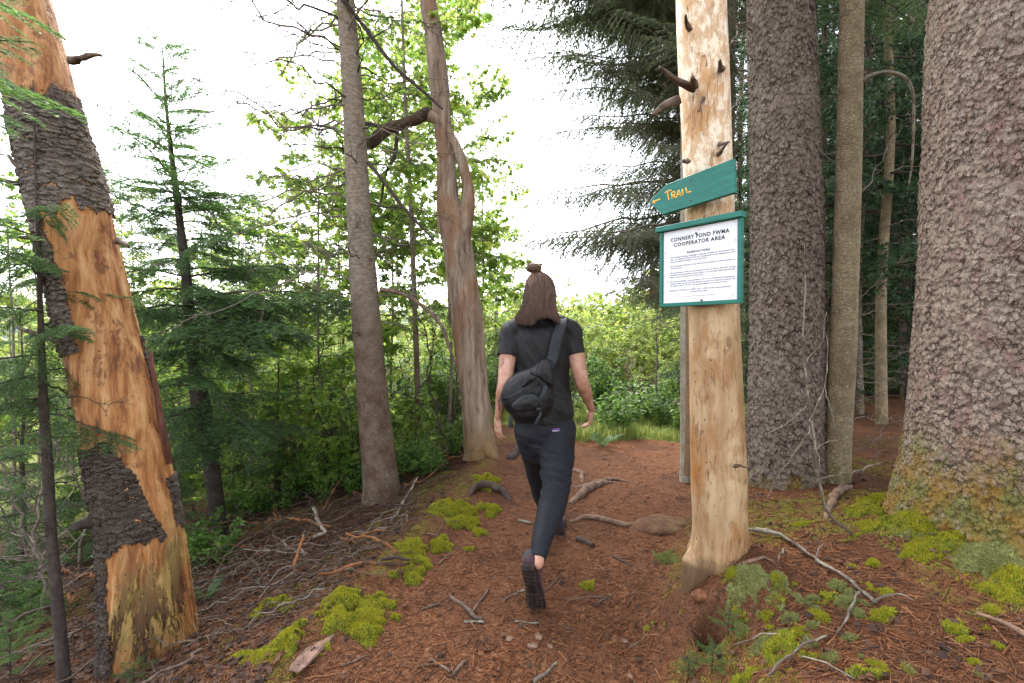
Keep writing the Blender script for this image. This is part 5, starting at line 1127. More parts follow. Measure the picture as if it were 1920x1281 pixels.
for i, (pp, dd) in enumerate([([(1602, 1009, 4), (1575, 985, 4.5), (1548, 965, 5), (1532, 905, 4.5), (1520, 830, 4), (1508, 730, 3.5), (1503, 640, 3), (1507, 540, 2.5), (1510, 450, 1)], np.linspace(0, .05, 9)),
        ([(1515, 790, 2.5), (1545, 720, 2), (1555, 650, 1.8), (1545, 600, 1)], [0, .1, .1, .1]), ([(1518, 800, 1.5), (1480, 860, 1.5), (1440, 930, 1)], [0, -.1, -.1]), ([(1530, 900, 2), (1600, 880, 2), (1650, 862, 1.5)], [0, 0, .05]), ([(1512, 760, 1.5), (1465, 800, 1.2), (1430, 815, .8)], [0, -.1, -.1]),
        ([(1524, 850, 1.2), (1560, 830, 1), (1590, 838, .8)], [0, 0, 0]), ([(1506, 690, 1.2), (1540, 640, 1), (1550, 590, .7)], [0, 0, 0]), ([(1505, 600, 1.2), (1480, 560, 1), (1470, 500, .7)], [0, 0, 0]), ([(1504, 640, 1.2), (1530, 600, 1), (1545, 540, .7)], [0, 0, 0]), ([(1520, 830, 1.2), (1490, 790, 1), (1478, 740, .7)], [0, -.1, -.1]),
        ([(1545, 720, 1), (1560, 780, 1), (1580, 850, .7)], [.1, 0, 0]), ([(1516, 800, 1), (1540, 860, 1), (1545, 900, .7)], [0, -.1, -.1])]):
    P_, R_2 = dpt(pp, dd); C_, R_3, s_ = resample(np.array(P_), 24, R_2); mb = MB(); C_ = C_ + np.cumsum(np.random.RandomState(i).normal(0, .0025, C_.shape), 0); tube(mb, C_ - p, R_3, 6); mb.obj('stem' if i == 0 else 'twig', M['pale_stick'] if i < 4 else M['grey_twig'], ds)

# stones, bark slab, burrow clod, pale chips
def lump(name, label, cat, px, py, wx, wy, h, mat, seed=1, sink=.3, rz=0, group=None, yd=None, sq=1.):
    c = hit(px, py); d = c[1]; rx = wx * d / F; ry = yd or rx * .7; m_, n_ = 30, 44; a = np.linspace(.02, pi - .02, m_)[:, None]; b_ = np.arange(n_)[None] * 2 * pi / n_
    q = np.stack([np.sin(a) * np.cos(b_), np.sin(a) * np.sin(b_), np.cos(a) + 0 * b_], -1); k = 1 + .34 * fbm(q * 1.9 + seed, 5, seed, .6)
    q = np.sign(q) * np.abs(q) ** sq; v = q * k[..., None] * [rx, ry, h]; cr, sr_ = math.cos(rz), math.sin(rz); v = np.stack([v[..., 0] * cr - v[..., 1] * sr_, v[..., 0] * sr_ + v[..., 1] * cr, v[..., 2]], -1)
    i = np.arange(m_ - 1)[:, None] * n_; j = np.arange(n_)[None]; kk = (j + 1) % n_; mb = MB(); mb.add(v.reshape(-1, 3), None, np.stack([i + j, i + n_ + j, i + n_ + kk, i + kk], -1).reshape(-1, 4))
    o = mb.obj(name, mat); o.location = (c[0], c[1], c[2] - h * sink); tag(o, label, cat, group); return o
n = NT('earthy_stone'); es = n.finish(n.mix(n.ss(n.noise(8, None, 6, .7), .4, .6), (.11, .05, .03), n.mix(n.noise(30), (.17, .09, .055), (.15, .11, .05))), .9, n.noise(22, None, 6, .7), .012, .2)
lump('buried_stone', 'low earthy stone half buried in the trail left of the sign tree', 'stone', 1243, 985, 70, 20, .075, es, 5, .30, .1, yd=.15)
lump('burrow_root', 'rounded rust-brown root knob beside the small burrow under the sign tree', 'root', 1314, 1118, 17, 12, .022, plain('rusty_knob', (.13, .05, .022), .85, .5, 20, .004), 3, -.1, yd=.035)
sl = lump('bark_slab', 'flat pinkish-grey slab of bark lying between the moss cushions', 'bark', 587, 1222, 15, 30, .009, plain('pink_grey_bark', (.24, .145, .11), .9, .5, 18, .014), 12, -.2, -.25, yd=.11, sq=.55)
for i in range(6): lump('bark_chip', 'loose brown bark chip on the trail between the sticks', 'bark chip', rnd.uniform(880, 1200), rnd.uniform(1190, 1275), rnd.uniform(6, 11), 5, .008, M['root_wood'], i, -.3, rnd.uniform(0, 3), 'bark chips on the trail')

# ferns
def frond(mb, p0, p1, h, n_=22, w=.07):
    s = np.linspace(0, 1, n_)[:, None]; p0 = np.array(p0); p1 = np.array(p1); C_ = p0 + (p1 - p0) * s; C_[:, 2] += (4 * h * s * (1 - s * .75))[:, 0]; tube(mb, C_, .0016 * (1 - .7 * s[:, 0]), 4, 0)
    T_ = norm(np.gradient(C_, axis=0)); S_2 = norm(np.cross(T_, [0, 0, 1.])); Np = np.cross(S_2, T_)
    for sg in (-1, 1):
        wd = w * np.sin(np.clip(s[1:-1, 0] * 1.05 + .12, 0, 1) * pi) ** .8; LF = np.array([(0, 0), (.12, .1), (.07, .3), (.14, .38), (.06, .6), (.09, .68), (0, 1), (-.09, .68), (-.06, .6), (-.14, .38), (-.07, .3), (-.12, .1)])
        for c_, t_, s_, n2, wd_ in zip(C_[1:-1], T_[1:-1], S_2[1:-1], Np[1:-1], wd):
            leaves(mb, c_[None], (s_ * sg + t_ * .35)[None], n2[None], wd_, LF, 1, curl=.1)
def fern(label, px, py, n_, L, d=None):
    p = hit(px, py); t_ = empty('fern', p); tag(t_, label, 'fern')
    for i in range(n_):
        a = -.3 + i * 2 * pi / n_ + rnd.uniform(-.3, .3); mb = MB(); l_ = L * rnd.uniform(.7, 1.1); q = np.array([math.cos(a) * l_, math.sin(a) * l_, l_ * .25]); frond(mb, (0, 0, 0), q, l_ * .22, w=.22 * l_); mb.obj('frond', [M['twig_bark'], M['fern']], t_)
fern('small blue-green fern growing right of the leaning trunk foot', 385, 1125, 4, .24)
fern('fern in the shade behind the brush heap', 480, 960, 5, .3)
fern('fern at the far left under the dark fir', 150, 1060, 5, .35)
fern('fern at the end of the trail beyond the person', 1130, 838, 6, .3)
# ================================================================== signs
YAW = math.radians(50); ca, sa = math.cos(YAW), math.sin(YAW)
SX = np.array([ca, -sa, 0]); SN = np.array([-sa, -ca, 0]); SZ = np.array([0, 0, 1.])
def box(mb, x0, x1, y0, y1, z0, z1, m=0, bev=.0):
    b = bev; v = []
    if b <= 0:
        v = [(x, y, z) for x in (x0, x1) for y in (y0, y1) for z in (z0, z1)]
        mb.add(v, None, [[0, 1, 3, 2], [4, 6, 7, 5], [0, 4, 5, 1], [2, 3, 7, 6], [0, 2, 6, 4], [1, 5, 7, 3]], m); return
    bm_prism(mb, [(x0, z0), (x1, z0), (x1, z1), (x0, z1)], y0, y1, b, m)
def bm_prism(mb, poly, y0, y1, b=.001, m=0):
    """polygon in x,z (counter-clockwise seen from -y) extruded from y0 (front) to y1 with bevelled front and back edges"""
    p = np.array(poly, float); c = p.mean(0); n_ = len(p)
    def inset(q, d):
        out = []
        for i in range(n_):
            e1 = norm(q[i] - q[i - 1]); e2 = norm(q[(i + 1) % n_] - q[i]); n1 = np.array([-e1[1], e1[0]]); n2 = np.array([-e2[1], e2[0]]); k = norm(n1 + n2); out.append(q[i] + k * d / max(.3, np.dot(k, n1)))
        return np.array(out)
    pi_ = inset(p, b); rings = [(pi_, y0), (p, y0 + b), (p, y1 - b), (pi_, y1)]
    v = np.array([(q[0], y, q[1]) for r_, y in rings for q in r_]); qd = []
    for k in range(3):
        for i in range(n_): j = (i + 1) % n_; qd.append([k * n_ + i, k * n_ + j, (k + 1) * n_ + j, (k + 1) * n_ + i][::-1])
    f0 = len(v); v = np.vstack([v, [pi_.mean(0)[0], y0, pi_.mean(0)[1]], [pi_.mean(0)[0], y1, pi_.mean(0)[1]]]); t_ = []
    for i in range(n_): j = (i + 1) % n_; t_ += [[f0, i, j], [f0 + 1, 3 * n_ + j, 3 * n_ + i]]
    mb.add(v, t_, qd, m)
def sign_root(name, c, label, cat):
    o = empty(name, c); o.rotation_euler = (0, 0, -YAW); tag(o, label, cat); return o
def to_plane(px, py, c, off=0.):
    r = ray(px, py); o = np.array(c) + SN * off - np.array([0, 0, CAM_Z]); t_ = np.dot(o, SN) / np.dot(r, SN); p = r * t_ - o; return np.dot(p, SX), p[2]
n = NT('green_sign_paint'); g = n.noise(5, n.map(None, (2, 2, 14)), 5, .6)
gp_ = n.finish(n.mix(n.ss(n.noise(40, None, 6, .8), .62, .70, 0, .7), n.mix(n.ss(g, .35, .7), (.0065, .125, .095), (.010, .165, .125)), (.02, .06, .04)), .5, n.noise(14, n.map(None, (1, 1, 14)), 5, .7), .0012, .4)
ypaint = plain('yellow_hand_paint', (.75, .42, .04), .6, .1, 60, .0003)
inkm = plain('black_print', (.025, .025, .03), .7, .1, 40, 0.0001)
paper = plain('white_notice_sheet', (.72, .72, .76), .4, .03, 9, .0008, .4)
screwm = plain('rusty_screw', (.05, .045, .045), .5, .3, 60, .0005, .6)
# trail board
TC = at(1300, 350, 1.945)
tb = sign_root('trail_sign', TC, 'green arrow-shaped board with yellow hand-painted word TRAIL and an arrow', 'sign')
poly = [to_plane(a, b_, TC) for a, b_ in [(1216, 378), (1241, 403), (1378, 361), (1375.5, 297), (1249, 346)]]
mb = MB(); bm_prism(mb, poly, 0, .022, .002); mb.obj('board', gp_, tb, smooth=False)
def strokes(mb, lines, c, r, off=.0003, org=(1200, 280), k=4.0, flat=.0007):
    for ln in lines:
        q = [to_plane(org[0] + x / k, org[1] + y / k, c, 0) for x, y in ln]
        P_ = np.array([(a, -off, b_) for a, b_ in q]); n_ = max(2, len(P_) * 4)
        if len(P_) > 2: P_ = resample(P_, n_)
        e0 = P_[0] - norm(P_[1] - P_[0]) * r * .4; e1 = P_[-1] + norm(P_[-1] - P_[-2]) * r * .4; P_ = np.vstack([e0, P_, e1]); T_ = norm(np.gradient(P_, axis=0)); S_2 = norm(np.cross(T_, [0, -1., 0])); w_ = np.full(len(P_), r); w_[0] *= .4; w_[-1] *= .4
        w_ = w_ * (1 + .12 * np.sin(np.arange(len(P_)) * 1.7))
        a = P_ - S_2 * w_[:, None]; b_ = P_ + S_2 * w_[:, None]; up = np.array([0, -flat, 0]); v = np.concatenate([a, a + up, b_ + up, b_]); m_ = len(P_); qd = []
        for i in range(m_ - 1):
            for u_, w2 in ((0, 1), (1, 2), (2, 3)): qd.append([u_ * m_ + i, u_ * m_ + i + 1, w2 * m_ + i + 1, w2 * m_ + i])
        mb.add(v, None, qd)
mb = MB(); strokes(mb, [[(188, 329), (205, 318), (236, 307)], [(206, 317), (211, 350), (217, 382)], [(237, 328), (242, 373)], [(237, 330), (252, 319), (263, 326), (259, 339), (241, 348)], [(245, 347), (256, 354), (270, 363)], [(275, 362), (283, 332), (290, 308), (299, 328), (308, 352)], [(281, 345), (303, 338)], [(317, 300), (322, 346)], [(344, 290), (352, 328)], [(352, 328), (368, 322), (383, 318)],
                [(150, 375), (125, 386), (95, 400)], [(106, 384), (95, 400)], [(95, 400), (114, 406)]], TC, .0029)
mb.obj('painted_lettering', ypaint, tb)
for px, py in [(1295.7, 336.7), (1294.5, 375.7)]:
    s_, z_ = to_plane(px, py, TC); mb = MB(); tube(mb, np.array([(s_, .004, z_), (s_, -.0015, z_), (s_, -.0022, z_)]), [.0042, .0042, .003], 10); mb.obj('screw', screwm, tb)
# notice board
NC = at(1313, 492, 1.955) - SX * .0095; NC[2] -= .003
nb = sign_root('notice_board', NC, 'white printed notice in a green wooden frame fixed below the trail board', 'sign')
Wn, Hn = .366, .362
mb = MB(); box(mb, -Wn / 2 + .004, Wn / 2 - .004, .004, .014, -Hn / 2 + .004, Hn / 2 - .01); mb.obj('backing_board', gp_, nb, smooth=False)
for (x0, x1, z0, z1) in [(-Wn / 2, -Wn / 2 + .014, -Hn / 2 + .016, Hn / 2 - .02), (Wn / 2 - .016, Wn / 2, -Hn / 2 + .016, Hn / 2 - .02), (-Wn / 2, Wn / 2, -Hn / 2, -Hn / 2 + .0155)]:
    mb = MB(); box(mb, x0, x1, -.006, .017, z0, z1, bev=.0015); mb.obj('frame_strip', gp_, nb, smooth=False)
mb = MB(); box(mb, -Wn / 2 - .014, Wn / 2 + .006, -.020, .020, Hn / 2 - .0195, Hn / 2 + .004, bev=.002); cp = mb.obj('top_strip', gp_, nb, smooth=False)
# sheet, faintly buckled
sw, shh = .330, .322; gxs = np.linspace(-sw / 2 - .001, sw / 2 - .001, 40); gzs = np.linspace(-shh / 2 - .003, shh / 2 - .003, 40); A_, B_ = np.meshgrid(gxs, gzs)
def sheet_y(x, z): return .0012 + .0011 * fbm(np.stack([np.asarray(x) * 9, np.asarray(z) * 9, 0 * np.asarray(x)], -1), 2, 5)
Yv = sheet_y(A_, B_); mb = MB(); i0 = (np.arange(39)[:, None] * 40 + np.arange(39)[None]).ravel(); mb.add(np.stack([A_, Yv, B_], -1).reshape(-1, 3), None, np.stack([i0, i0 + 1, i0 + 41, i0 + 40], -1)); sheet = mb.obj('sheet', paper, nb)
dg = bpy.context.evaluated_depsgraph_get()
def text_verts(body, offset=0.):
    cu = bpy.data.curves.new('t', 'FONT'); cu.body = body; cu.size = 1; cu.offset = offset; cu.resolution_u = 2; cu.fill_mode = 'FRONT'; cu.space_character = 1.14 if offset == .004 else 1 + offset * 3
    o = bpy.data.objects.new('t', cu); COL.objects.link(o); bpy.context.view_layer.update(); me = bpy.data.meshes.new_from_object(o.evaluated_get(bpy.context.evaluated_depsgraph_get()))
    v = np.zeros(len(me.vertices) * 3); me.vertices.foreach_get('co', v); v = v.reshape(-1, 3); me.calc_loop_triangles(); t_ = np.zeros(len(me.loop_triangles) * 3, dtype=np.int32); me.loop_triangles.foreach_get('vertices', t_)
    bpy.data.objects.remove(o); bpy.data.curves.remove(cu); bpy.data.meshes.remove(me); return v, t_.reshape(-1, 3)
CUR = [MB()]
def flush(nm):
    CUR[0].obj(nm, inkm, sheet, smooth=False); CUR[0] = MB()
def line(body, vfrac, width, cap, x=None, bold=0., hgt=None):
    heavy = bold > .015; v, t_ = text_verts(body, .004 if heavy else bold); w_ = v[:, 0].max() - v[:, 0].min(); k = width / w_ if width else cap / .72; ky = cap / .72
    X = (v[:, 0] - v[:, 0].min()) * k + (-(w_ * k) / 2 if x is None else x); Z = v[:, 1] * ky + shh / 2 - .003 - vfrac * shh
    for sx_, sz_ in (((-1, -1), (1, -1), (-1, 1), (1, 1)) if heavy else ((0, 0),)): CUR[0].add(np.stack([X + sx_ * cap * .028, sheet_y(X, Z) - .0006 - .00002 * (sx_ + 2 * sz_), Z + sz_ * cap * .035], -1), t_)
    return w_ * k
line('CONNERY POND FWMA', .147, .262, .0165, bold=.022); line('COOPERATOR AREA', .222, .228, .0165, bold=.022); flush('title'); line('RESERVATIONS', .338, .102, .0092, bold=.02); flush('subtitle')
body = [(.378, '1.', 'No hunting, fishing, trapping, camping, campfires, motorized vehi-', .288), (.408, '', 'cles, or trespass of any kind on Cooperator lands adjacent to the', .288), (.438, '', 'access footpath leading to Connery Pond.', .172),
        (.500, '2.', 'No motorized vehicles of any kind are permitted on the footpath to', .288), (.530, '', 'Connery Pond.', .058), (.592, '3.', 'No ice fishing or fires are permitted on the ice within 200 feet of the', .288), (.622, '', 'shoreline encompassing private lands or in the bay adjoining private', .288), (.652, '', 'lands on the South shore of the pond.', .155),
        (.714, '4.', "No motor vehicles, snowmobiles, A.T.V.'s or motorized equipment,", .288), (.744, '', 'except boats powered with electric motors or outboard motors of', .288), (.774, '', 'no larger than 7 1/2 H.P. will be permitted on Connery Pond.', .258)]
for vf, num, tx, w_ in body:
    line(tx, vf, w_, .0062, -.133, .012)
    if num: line(num, vf, None, .0062, -.148, .012)
    if tx[-1] == '.' and tx != 'x': flush('paragraph')
line('Pursuant To Sections 11-0501 and 11-0321 of the Environmental', .838, .272, .0062, bold=.012); line('Conservation Law', .868, .076, .0062, bold=.012); flush('paragraph'); line('N.Y.S. Dept. of Environmental Conservation', .925, .15, .0036)
flush('footer')
for px, py in [(1305, 437.5), (1315.2, 563)]:
    s_, z_ = to_plane(px, py, NC); mb = MB(); tube(mb, np.array([(s_, .004, z_), (s_, -.002, z_), (s_, -.003, z_)]), [.0045, .0045, .003], 10); mb.obj('screw', screwm, nb)
st = plain('rusty_staple', (.30, .14, .06), .5, .2, 50, .0002, .6)
for (u_, v_, an) in [(.03, .03, .6), (.96, .03, -.6), (.03, .30, 1.5), (.97, .26, 1.5), (.03, .62, 1.5), (.97, .60, 1.5), (.05, .96, -1), (.95, .95, .4), (.47, .97, 0), (.5, .05, .2)]:
    x_ = -sw / 2 + u_ * sw; z_ = shh / 2 - v_ * shh; dx, dz = .005 * math.cos(an), .005 * math.sin(an); mb = MB(); tube(mb, np.array([(x_ - dx, -.0008, z_ - dz), (x_ + dx, -.0008, z_ + dz)]), .0007, 5); mb.obj('staple', st, nb)
SP_ = trunk  # keep name

# ================================================================== person
def sweep(mb, P, RA, RB, side, seg=24, cap=True):
    """elliptical sections (RA along side, RB across) joined along P, rounded ends"""
    P = np.array(P, float); RA = np.array(RA, float) * np.ones(len(P)); RB = np.array(RB, float) * np.ones(len(P))
    n_ = max(12, len(P) * 6); C_, ra, s_ = resample(P, n_, RA); rb = resample(P, n_, RB)[1]; side = np.array(side, float)
    if side.ndim == 2: side = np.stack([np.interp(np.linspace(0, 1, n_), np.linspace(0, 1, len(side)), side[:, k]) for k in range(3)], -1)
    else: side = np.tile(side, (n_, 1))
    if cap:
        T0 = norm(C_[0] - C_[1]); T1 = norm(C_[-1] - C_[-2]); e = np.array([.97, .8, .5, .15]); q = np.array([.25, .6, .87, .985])
        a0 = min(ra[0], rb[0]); a1 = min(ra[-1], rb[-1])
        C_ = np.vstack([(C_[0] + T0 * a0 * q[:, None])[::-1], C_, C_[-1] + T1 * a1 * q[:, None]])
        ra = np.concatenate([ra[0] * e[::-1], ra, ra[-1] * e]); rb = np.concatenate([rb[0] * e[::-1], rb, rb[-1] * e]); side = np.vstack([np.tile(side[0], (4, 1)), side, np.tile(side[-1], (4, 1))])
    T_ = norm(np.gradient(C_, axis=0)); A_ = norm(side - (side * T_).sum(-1, keepdims=True) * T_); B_ = np.cross(T_, A_); th = np.arange(seg) * 2 * pi / seg
    v = C_[:, None] + np.cos(th)[None, :, None] * (A_ * ra[:, None])[:, None] + np.sin(th)[None, :, None] * (B_ * rb[:, None])[:, None]
    m_ = len(C_); i = np.arange(m_ - 1)[:, None] * seg; j = np.arange(seg)[None]; k = (j + 1) % seg; q = np.stack([i + j, i + k, i + seg + k, i + seg + j], -1).reshape(-1, 4)
    v = np.vstack([v.reshape(-1, 3), C_[0], C_[-1]]); jj = np.arange(seg); kk = (jj + 1) % seg
    mb.add(v, np.vstack([np.stack([kk, jj, np.full(seg, m_ * seg)], -1), np.stack([(m_ - 1) * seg + jj, (m_ - 1) * seg + kk, np.full(seg, m_ * seg + 1)], -1)]), q)
def ball(mb, c, r, rot=None):
    r = np.array(r, float) * np.ones(3); c = np.array(c, float); R_m = np.eye(3) if rot is None else np.array(rot); a = np.linspace(.05, pi - .05, 14)[:, None]; b_ = np.arange(20)[None] * 2 * pi / 20
    q = np.stack([np.sin(a) * np.cos(b_), np.sin(a) * np.sin(b_), np.cos(a) + 0 * b_], -1) * r; v = (q.reshape(-1, 3) @ R_m.T) + c; i = np.arange(13)[:, None] * 20; j = np.arange(20)[None]; k = (j + 1) % 20
    v = np.vstack([v, c + R_m @ [0, 0, r[2]], c - R_m @ [0, 0, r[2]]]); jj = np.arange(20); kk = (jj + 1) % 20
    mb.add(v, np.vstack([np.stack([jj, kk, np.full(20, 280)], -1)[:, ::-1], np.stack([260 + kk, 260 + jj, np.full(20, 281)], -1)[:, ::-1]]), np.stack([i + j, i + 20 + j, i + 20 + k, i + k], -1).reshape(-1, 4))
def fuse(mb, name, mat, parent, voxel=.006, smooth=4, disp=None):
    me = mb.mesh('tmp', mat); o = link('tmp', me); m1_ = o.modifiers.new('r', 'REMESH'); m1_.mode = 'VOXEL'; m1_.voxel_size = voxel; m1_.use_smooth_shade = True
    m2_ = o.modifiers.new('s', 'SMOOTH'); m2_.factor = .5; m2_.iterations = smooth
    bpy.context.view_layer.update(); me2 = bpy.data.meshes.new_from_object(o.evaluated_get(bpy.context.evaluated_depsgraph_get())); bpy.data.objects.remove(o)
    if disp is not None:
        v = np.zeros(len(me2.vertices) * 3); me2.vertices.foreach_get('co', v); v = v.reshape(-1, 3); nn_ = np.zeros(len(me2.vertices) * 3); me2.vertices.foreach_get('normal', nn_); nn_ = nn_.reshape(-1, 3)
        v = v + nn_ * disp(v)[:, None]; me2.vertices.foreach_set('co', v.ravel())
    v = np.zeros(len(me2.vertices) * 3); me2.vertices.foreach_get('co', v); v = v.reshape(-1, 3) - np.array(parent.location); me2.vertices.foreach_set('co', v.ravel()); me2.update()
    for p_ in me2.polygons: p_.use_smooth = True
    if not me2.materials: me2.materials.append(mat)
    me2.name = name; return link(name, me2, parent)

PB = at(1018, 1000, 2.70); PB[2] = float(H(PB[0], PB[1])); PER = empty('person', PB)
tag(PER, 'person walking away in black T-shirt and navy joggers, brown hair half up in a bun', 'person')
n = NT('skin'); sk = n.n('BsdfPrincipled'); n.set(sk.inputs['Base Color'], n.mix(n.ss(n.noise(22, None, 6, .7), .35, .65), (.37, .175, .115), (.52, .30, .215))); sk.inputs['Roughness'].default_value = .5; sk.inputs['Subsurface Weight'].default_value = .12; sk.inputs['Subsurface Radius'].default_value = (.01, .004, .002)
bp = n.n('Bump', Height=n.noise(220, None, 3), Distance=.0006); n.t.links.new(bp.outputs[0], sk.inputs['Normal']); n.t.links.new(sk.outputs[0], n.out.inputs[0]); skin = n.m
def cloth(name, col, rough=.85, sheen=.15, weave=900):
    n = NT(name); h_ = n.mth('ADD', n.mth('MULTIPLY', n.noise(weave, None, 2), .15), n.noise(28, n.map(n.warp(.05, 6), (1, 1, .55)), 4, .55)); a = n.noise(6, None, 3)
    return n.finish(n.mix(n.ss(a, .3, .7), tuple(c * .8 for c in col), tuple(c * 1.25 for c in col)), rough, h_, .0035, .35, sheen=sheen)
tee = cloth('black_jersey', (.0048, .0045, .0053), .6, .04); navy = cloth('navy_stretch_cloth', (.0026, .0036, .0080), .65, .02); nylon = cloth('black_nylon', (.0042, .0046, .006), .45, .02)
nylon2 = cloth('grey_black_webbing', (.012, .014, .019), .6, .03); shoe_m = cloth('burgundy_navy_mesh', (.035, .010, .016), .6, .1); sole_m = plain('muddy_rubber', (.022, .012, .010), .8, .5, 40, .002)
collar_m = cloth('navy_shoe_collar', (.012, .018, .032), .6, .1)

a_ = at
head_c = a_(1012, 551, 2.655)
torso = [(1019, 812, 2.71), (1018, 775, 2.70), (1017, 740, 2.70), (1015, 700, 2.70), (1014, 665, 2.70), (1014, 635, 2.70), (1013, 612, 2.70), (1012, 598, 2.69)]
TP = [a_(*q) for q in torso]
RL = [(1048, 805, 2.70), (1044, 850, 2.62), (1043, 890, 2.54), (1042, 917, 2.46), (1031, 962, 2.34), (1017, 1008, 2.22), (1011, 1035, 2.15)]
LL = [(991, 805, 2.70), (1001, 850, 2.80), (1010, 905, 2.93), (1022, 945, 3.0), (1043, 987, 3.07)]
RLp = [a_(*q) for q in RL]; LLp = [a_(*q) for q in LL]
ank_r = a_(1008, 1056, 2.11); ank_l = a_(1047, 998, 3.09)
def arm(mb, S_, E, W_, r):
    E = np.array(E); S_ = np.array(S_); W_ = np.array(W_); sweep(mb, [S_, S_ + (E - S_) * .5, E, E + (W_ - E) * .3, E + (W_ - E) * .7, W_], [r * 1.12, r * 1.08, r * .92, r * .95, r * .72, r * .56], [r * 1.15, r * 1.12, r * .9, r * .92, r * .62, r * .46], (0, 1, 0))
def hand(mb, W_, D, N, sc=1., side=1, curl=(.35, .45, .4), spread=.05, thumb_out=.8):
    """palm, four fingers and a thumb; N is the way the palm faces, K the thumb side"""
    D = norm(D); N = norm(np.array(N) - np.dot(N, D) * D); K = np.cross(D, N) * side; W_ = np.array(W_); s = sc
    sweep(mb, [W_ - D * .012, W_ + D * .03 * s, W_ + D * .065 * s, W_ + D * .088 * s], [.025 * s, .034 * s, .040 * s, .037 * s], [.020 * s, .017 * s, .015 * s, .012 * s], K, 20)
    for i, (o, L_, r) in enumerate([(.030, .070, .0088), (.010, .078, .0090), (-.010, .073, .0086), (-.029, .058, .0076)]):
        p = W_ + (D * (.086 - .004 * abs(i - 1)) + K * o) * s; d = norm(D + K * (o * 4 * spread * 10) * .3); P_ = [p - d * .012 * s, p]; ang = 0
        for q, (f, c) in enumerate(zip((.45, .32, .23), curl)):
            ang = c * (1 + .12 * i) ; d = norm(d * math.cos(ang) + N * math.sin(ang)); P_.append(P_[-1] + d * L_ * f * s); 
            Nn = norm(N - np.dot(N, d) * d); N_keep = Nn
        sweep(mb, P_, [r * s * 1.05, r * s * 1.05, r * s, r * s * .92, r * s * .8], [r * s * 1.05, r * s, r * s * .95, r * s * .88, r * s * .72], K, 12)
    p = W_ + (D * .022 + K * .024) * s; d1 = norm(D * .65 + K * thumb_out + N * .45); d2 = norm(D * .9 + K * .35 + N * .35); d3 = norm(D + K * .05 + N * .3)
    P_ = [p - d1 * .01, p + d1 * .030 * s, p + d1 * .030 * s + d2 * .032 * s, p + d1 * .030 * s + d2 * .032 * s + d3 * .026 * s]; sweep(mb, P_, [.014 * s, .0125 * s, .0105 * s, .008 * s], [.013 * s, .0115 * s, .0095 * s, .007 * s], K, 12)
LS, LE, LW = a_(957, 628, 2.70), a_(946, 720, 2.61), a_(934, 783, 2.74)
RS, RE, RW = a_(1071, 626, 2.70), a_(1090, 713, 2.665), a_(1109, 768, 2.84)
mb = MB()
sweep(mb, TP, [.165, .16, .15, .145, .155, .165, .12, .07], [.10, .10, .10, .10, .105, .105, .08, .06], (1, 0, 0), 32)
sweep(mb, [a_(1012, 612, 2.695), a_(1012, 590, 2.68), a_(1012, 570, 2.665)], [.064, .056, .055], [.058, .056, .056], (1, 0, 0))
ball(mb, head_c, (.073, .092, .112)); ball(mb, head_c + [.0, .045, -.052], (.052, .045, .058)); ball(mb, head_c + [0, .094, -.012], (.011, .016, .022)); ball(mb, head_c + [0, .085, -.052], (.022, .012, .008)); ball(mb, head_c + [0, .080, -.088], (.020, .016, .014)); ball(mb, head_c + [0, .078, .022], (.05, .016, .010))
for sg in (-1, 1): ball(mb, head_c + [sg * .074, .004, -.008], (.009, .018, .030))
for S_, E_, W_, r in ((LS, LE, LW, .044), (RS, RE, RW, .046)): arm(mb, S_, E_, W_, r)
hand(mb, LW, (.0, .12, -1), (.75, .55, 0), .98, -1, (.25, .35, .3)); hand(mb, RW, (-.02, .30, -1), (-.85, .15, .25), .98, 1, (.45, .6, .5))
sweep(mb, RLp + [ank_r], [.08, .075, .062, .055, .055, .038, .03, .028], [.08, .075, .062, .055, .055, .038, .03, .028], (1, 0, 0)); sweep(mb, LLp + [ank_l], [.08, .075, .055, .05, .034, .03], [.08, .075, .055, .05, .034, .03], (1, 0, 0))
body_o = fuse(mb, 'body', skin, PER, .0042, 3)
# eyes
for sg in (-1, 1):
    mb = MB(); ball(mb, head_c + [sg * .031, .083, .006], .011); ec = np.array(PB); mb.v[0] -= ec; mb.obj('eye', plain('eye_white', (.7, .68, .65), .2, .02), PER)

# shirt
def shirt_disp(v):
    q = v - TP[4]; f = fbm(np.stack([q[:, 0] * 9 + q[:, 2] * 6, q[:, 1] * 7, q[:, 2] * 3 - q[:, 0] * 5], -1), 3, 60); g2 = fbm(np.stack([q[:, 0] * 26 + q[:, 2] * 16, q[:, 1] * 12, q[:, 2] * 6], -1), 3, 61)
    z = v[:, 2]; low = sstep(1.10, .95, z); fold = np.abs(vn(np.stack([q[:, 0] * 3, q[:, 1] * 3, z * 34 + q[:, 0] * 14], -1), 5)) * low * .006
    return .010 * f + .0060 * g2 + fold * 1.3
mb = MB()
sweep(mb, [a_(1018, 778, 2.70)] + TP[2:], [.176, .168, .162, .172, .183, .150, .082], [.125, .118, .115, .120, .120, .098, .068], (1, 0, 0), 40)
for S_, E_, tgt, sh in ((LS, LE, a_(950, 668, 2.665), a_(975, 612, 2.70)), (RS, RE, a_(1078, 664, 2.685), a_(1052, 609, 2.70))):
    sweep(mb, [sh, S_ + [0, 0, .012], S_ + (tgt - S_) * .45], [.07, .064, .060], [.062, .066, .062], (0, 1, 0)); sweep(mb, [S_, S_ + (tgt - S_) * .5, tgt], [.062, .061, .060], [.060, .060, .058], (0, 1, 0), cap=False)
shirt = fuse(mb, 't_shirt', tee, PER, .006, 4, shirt_disp)
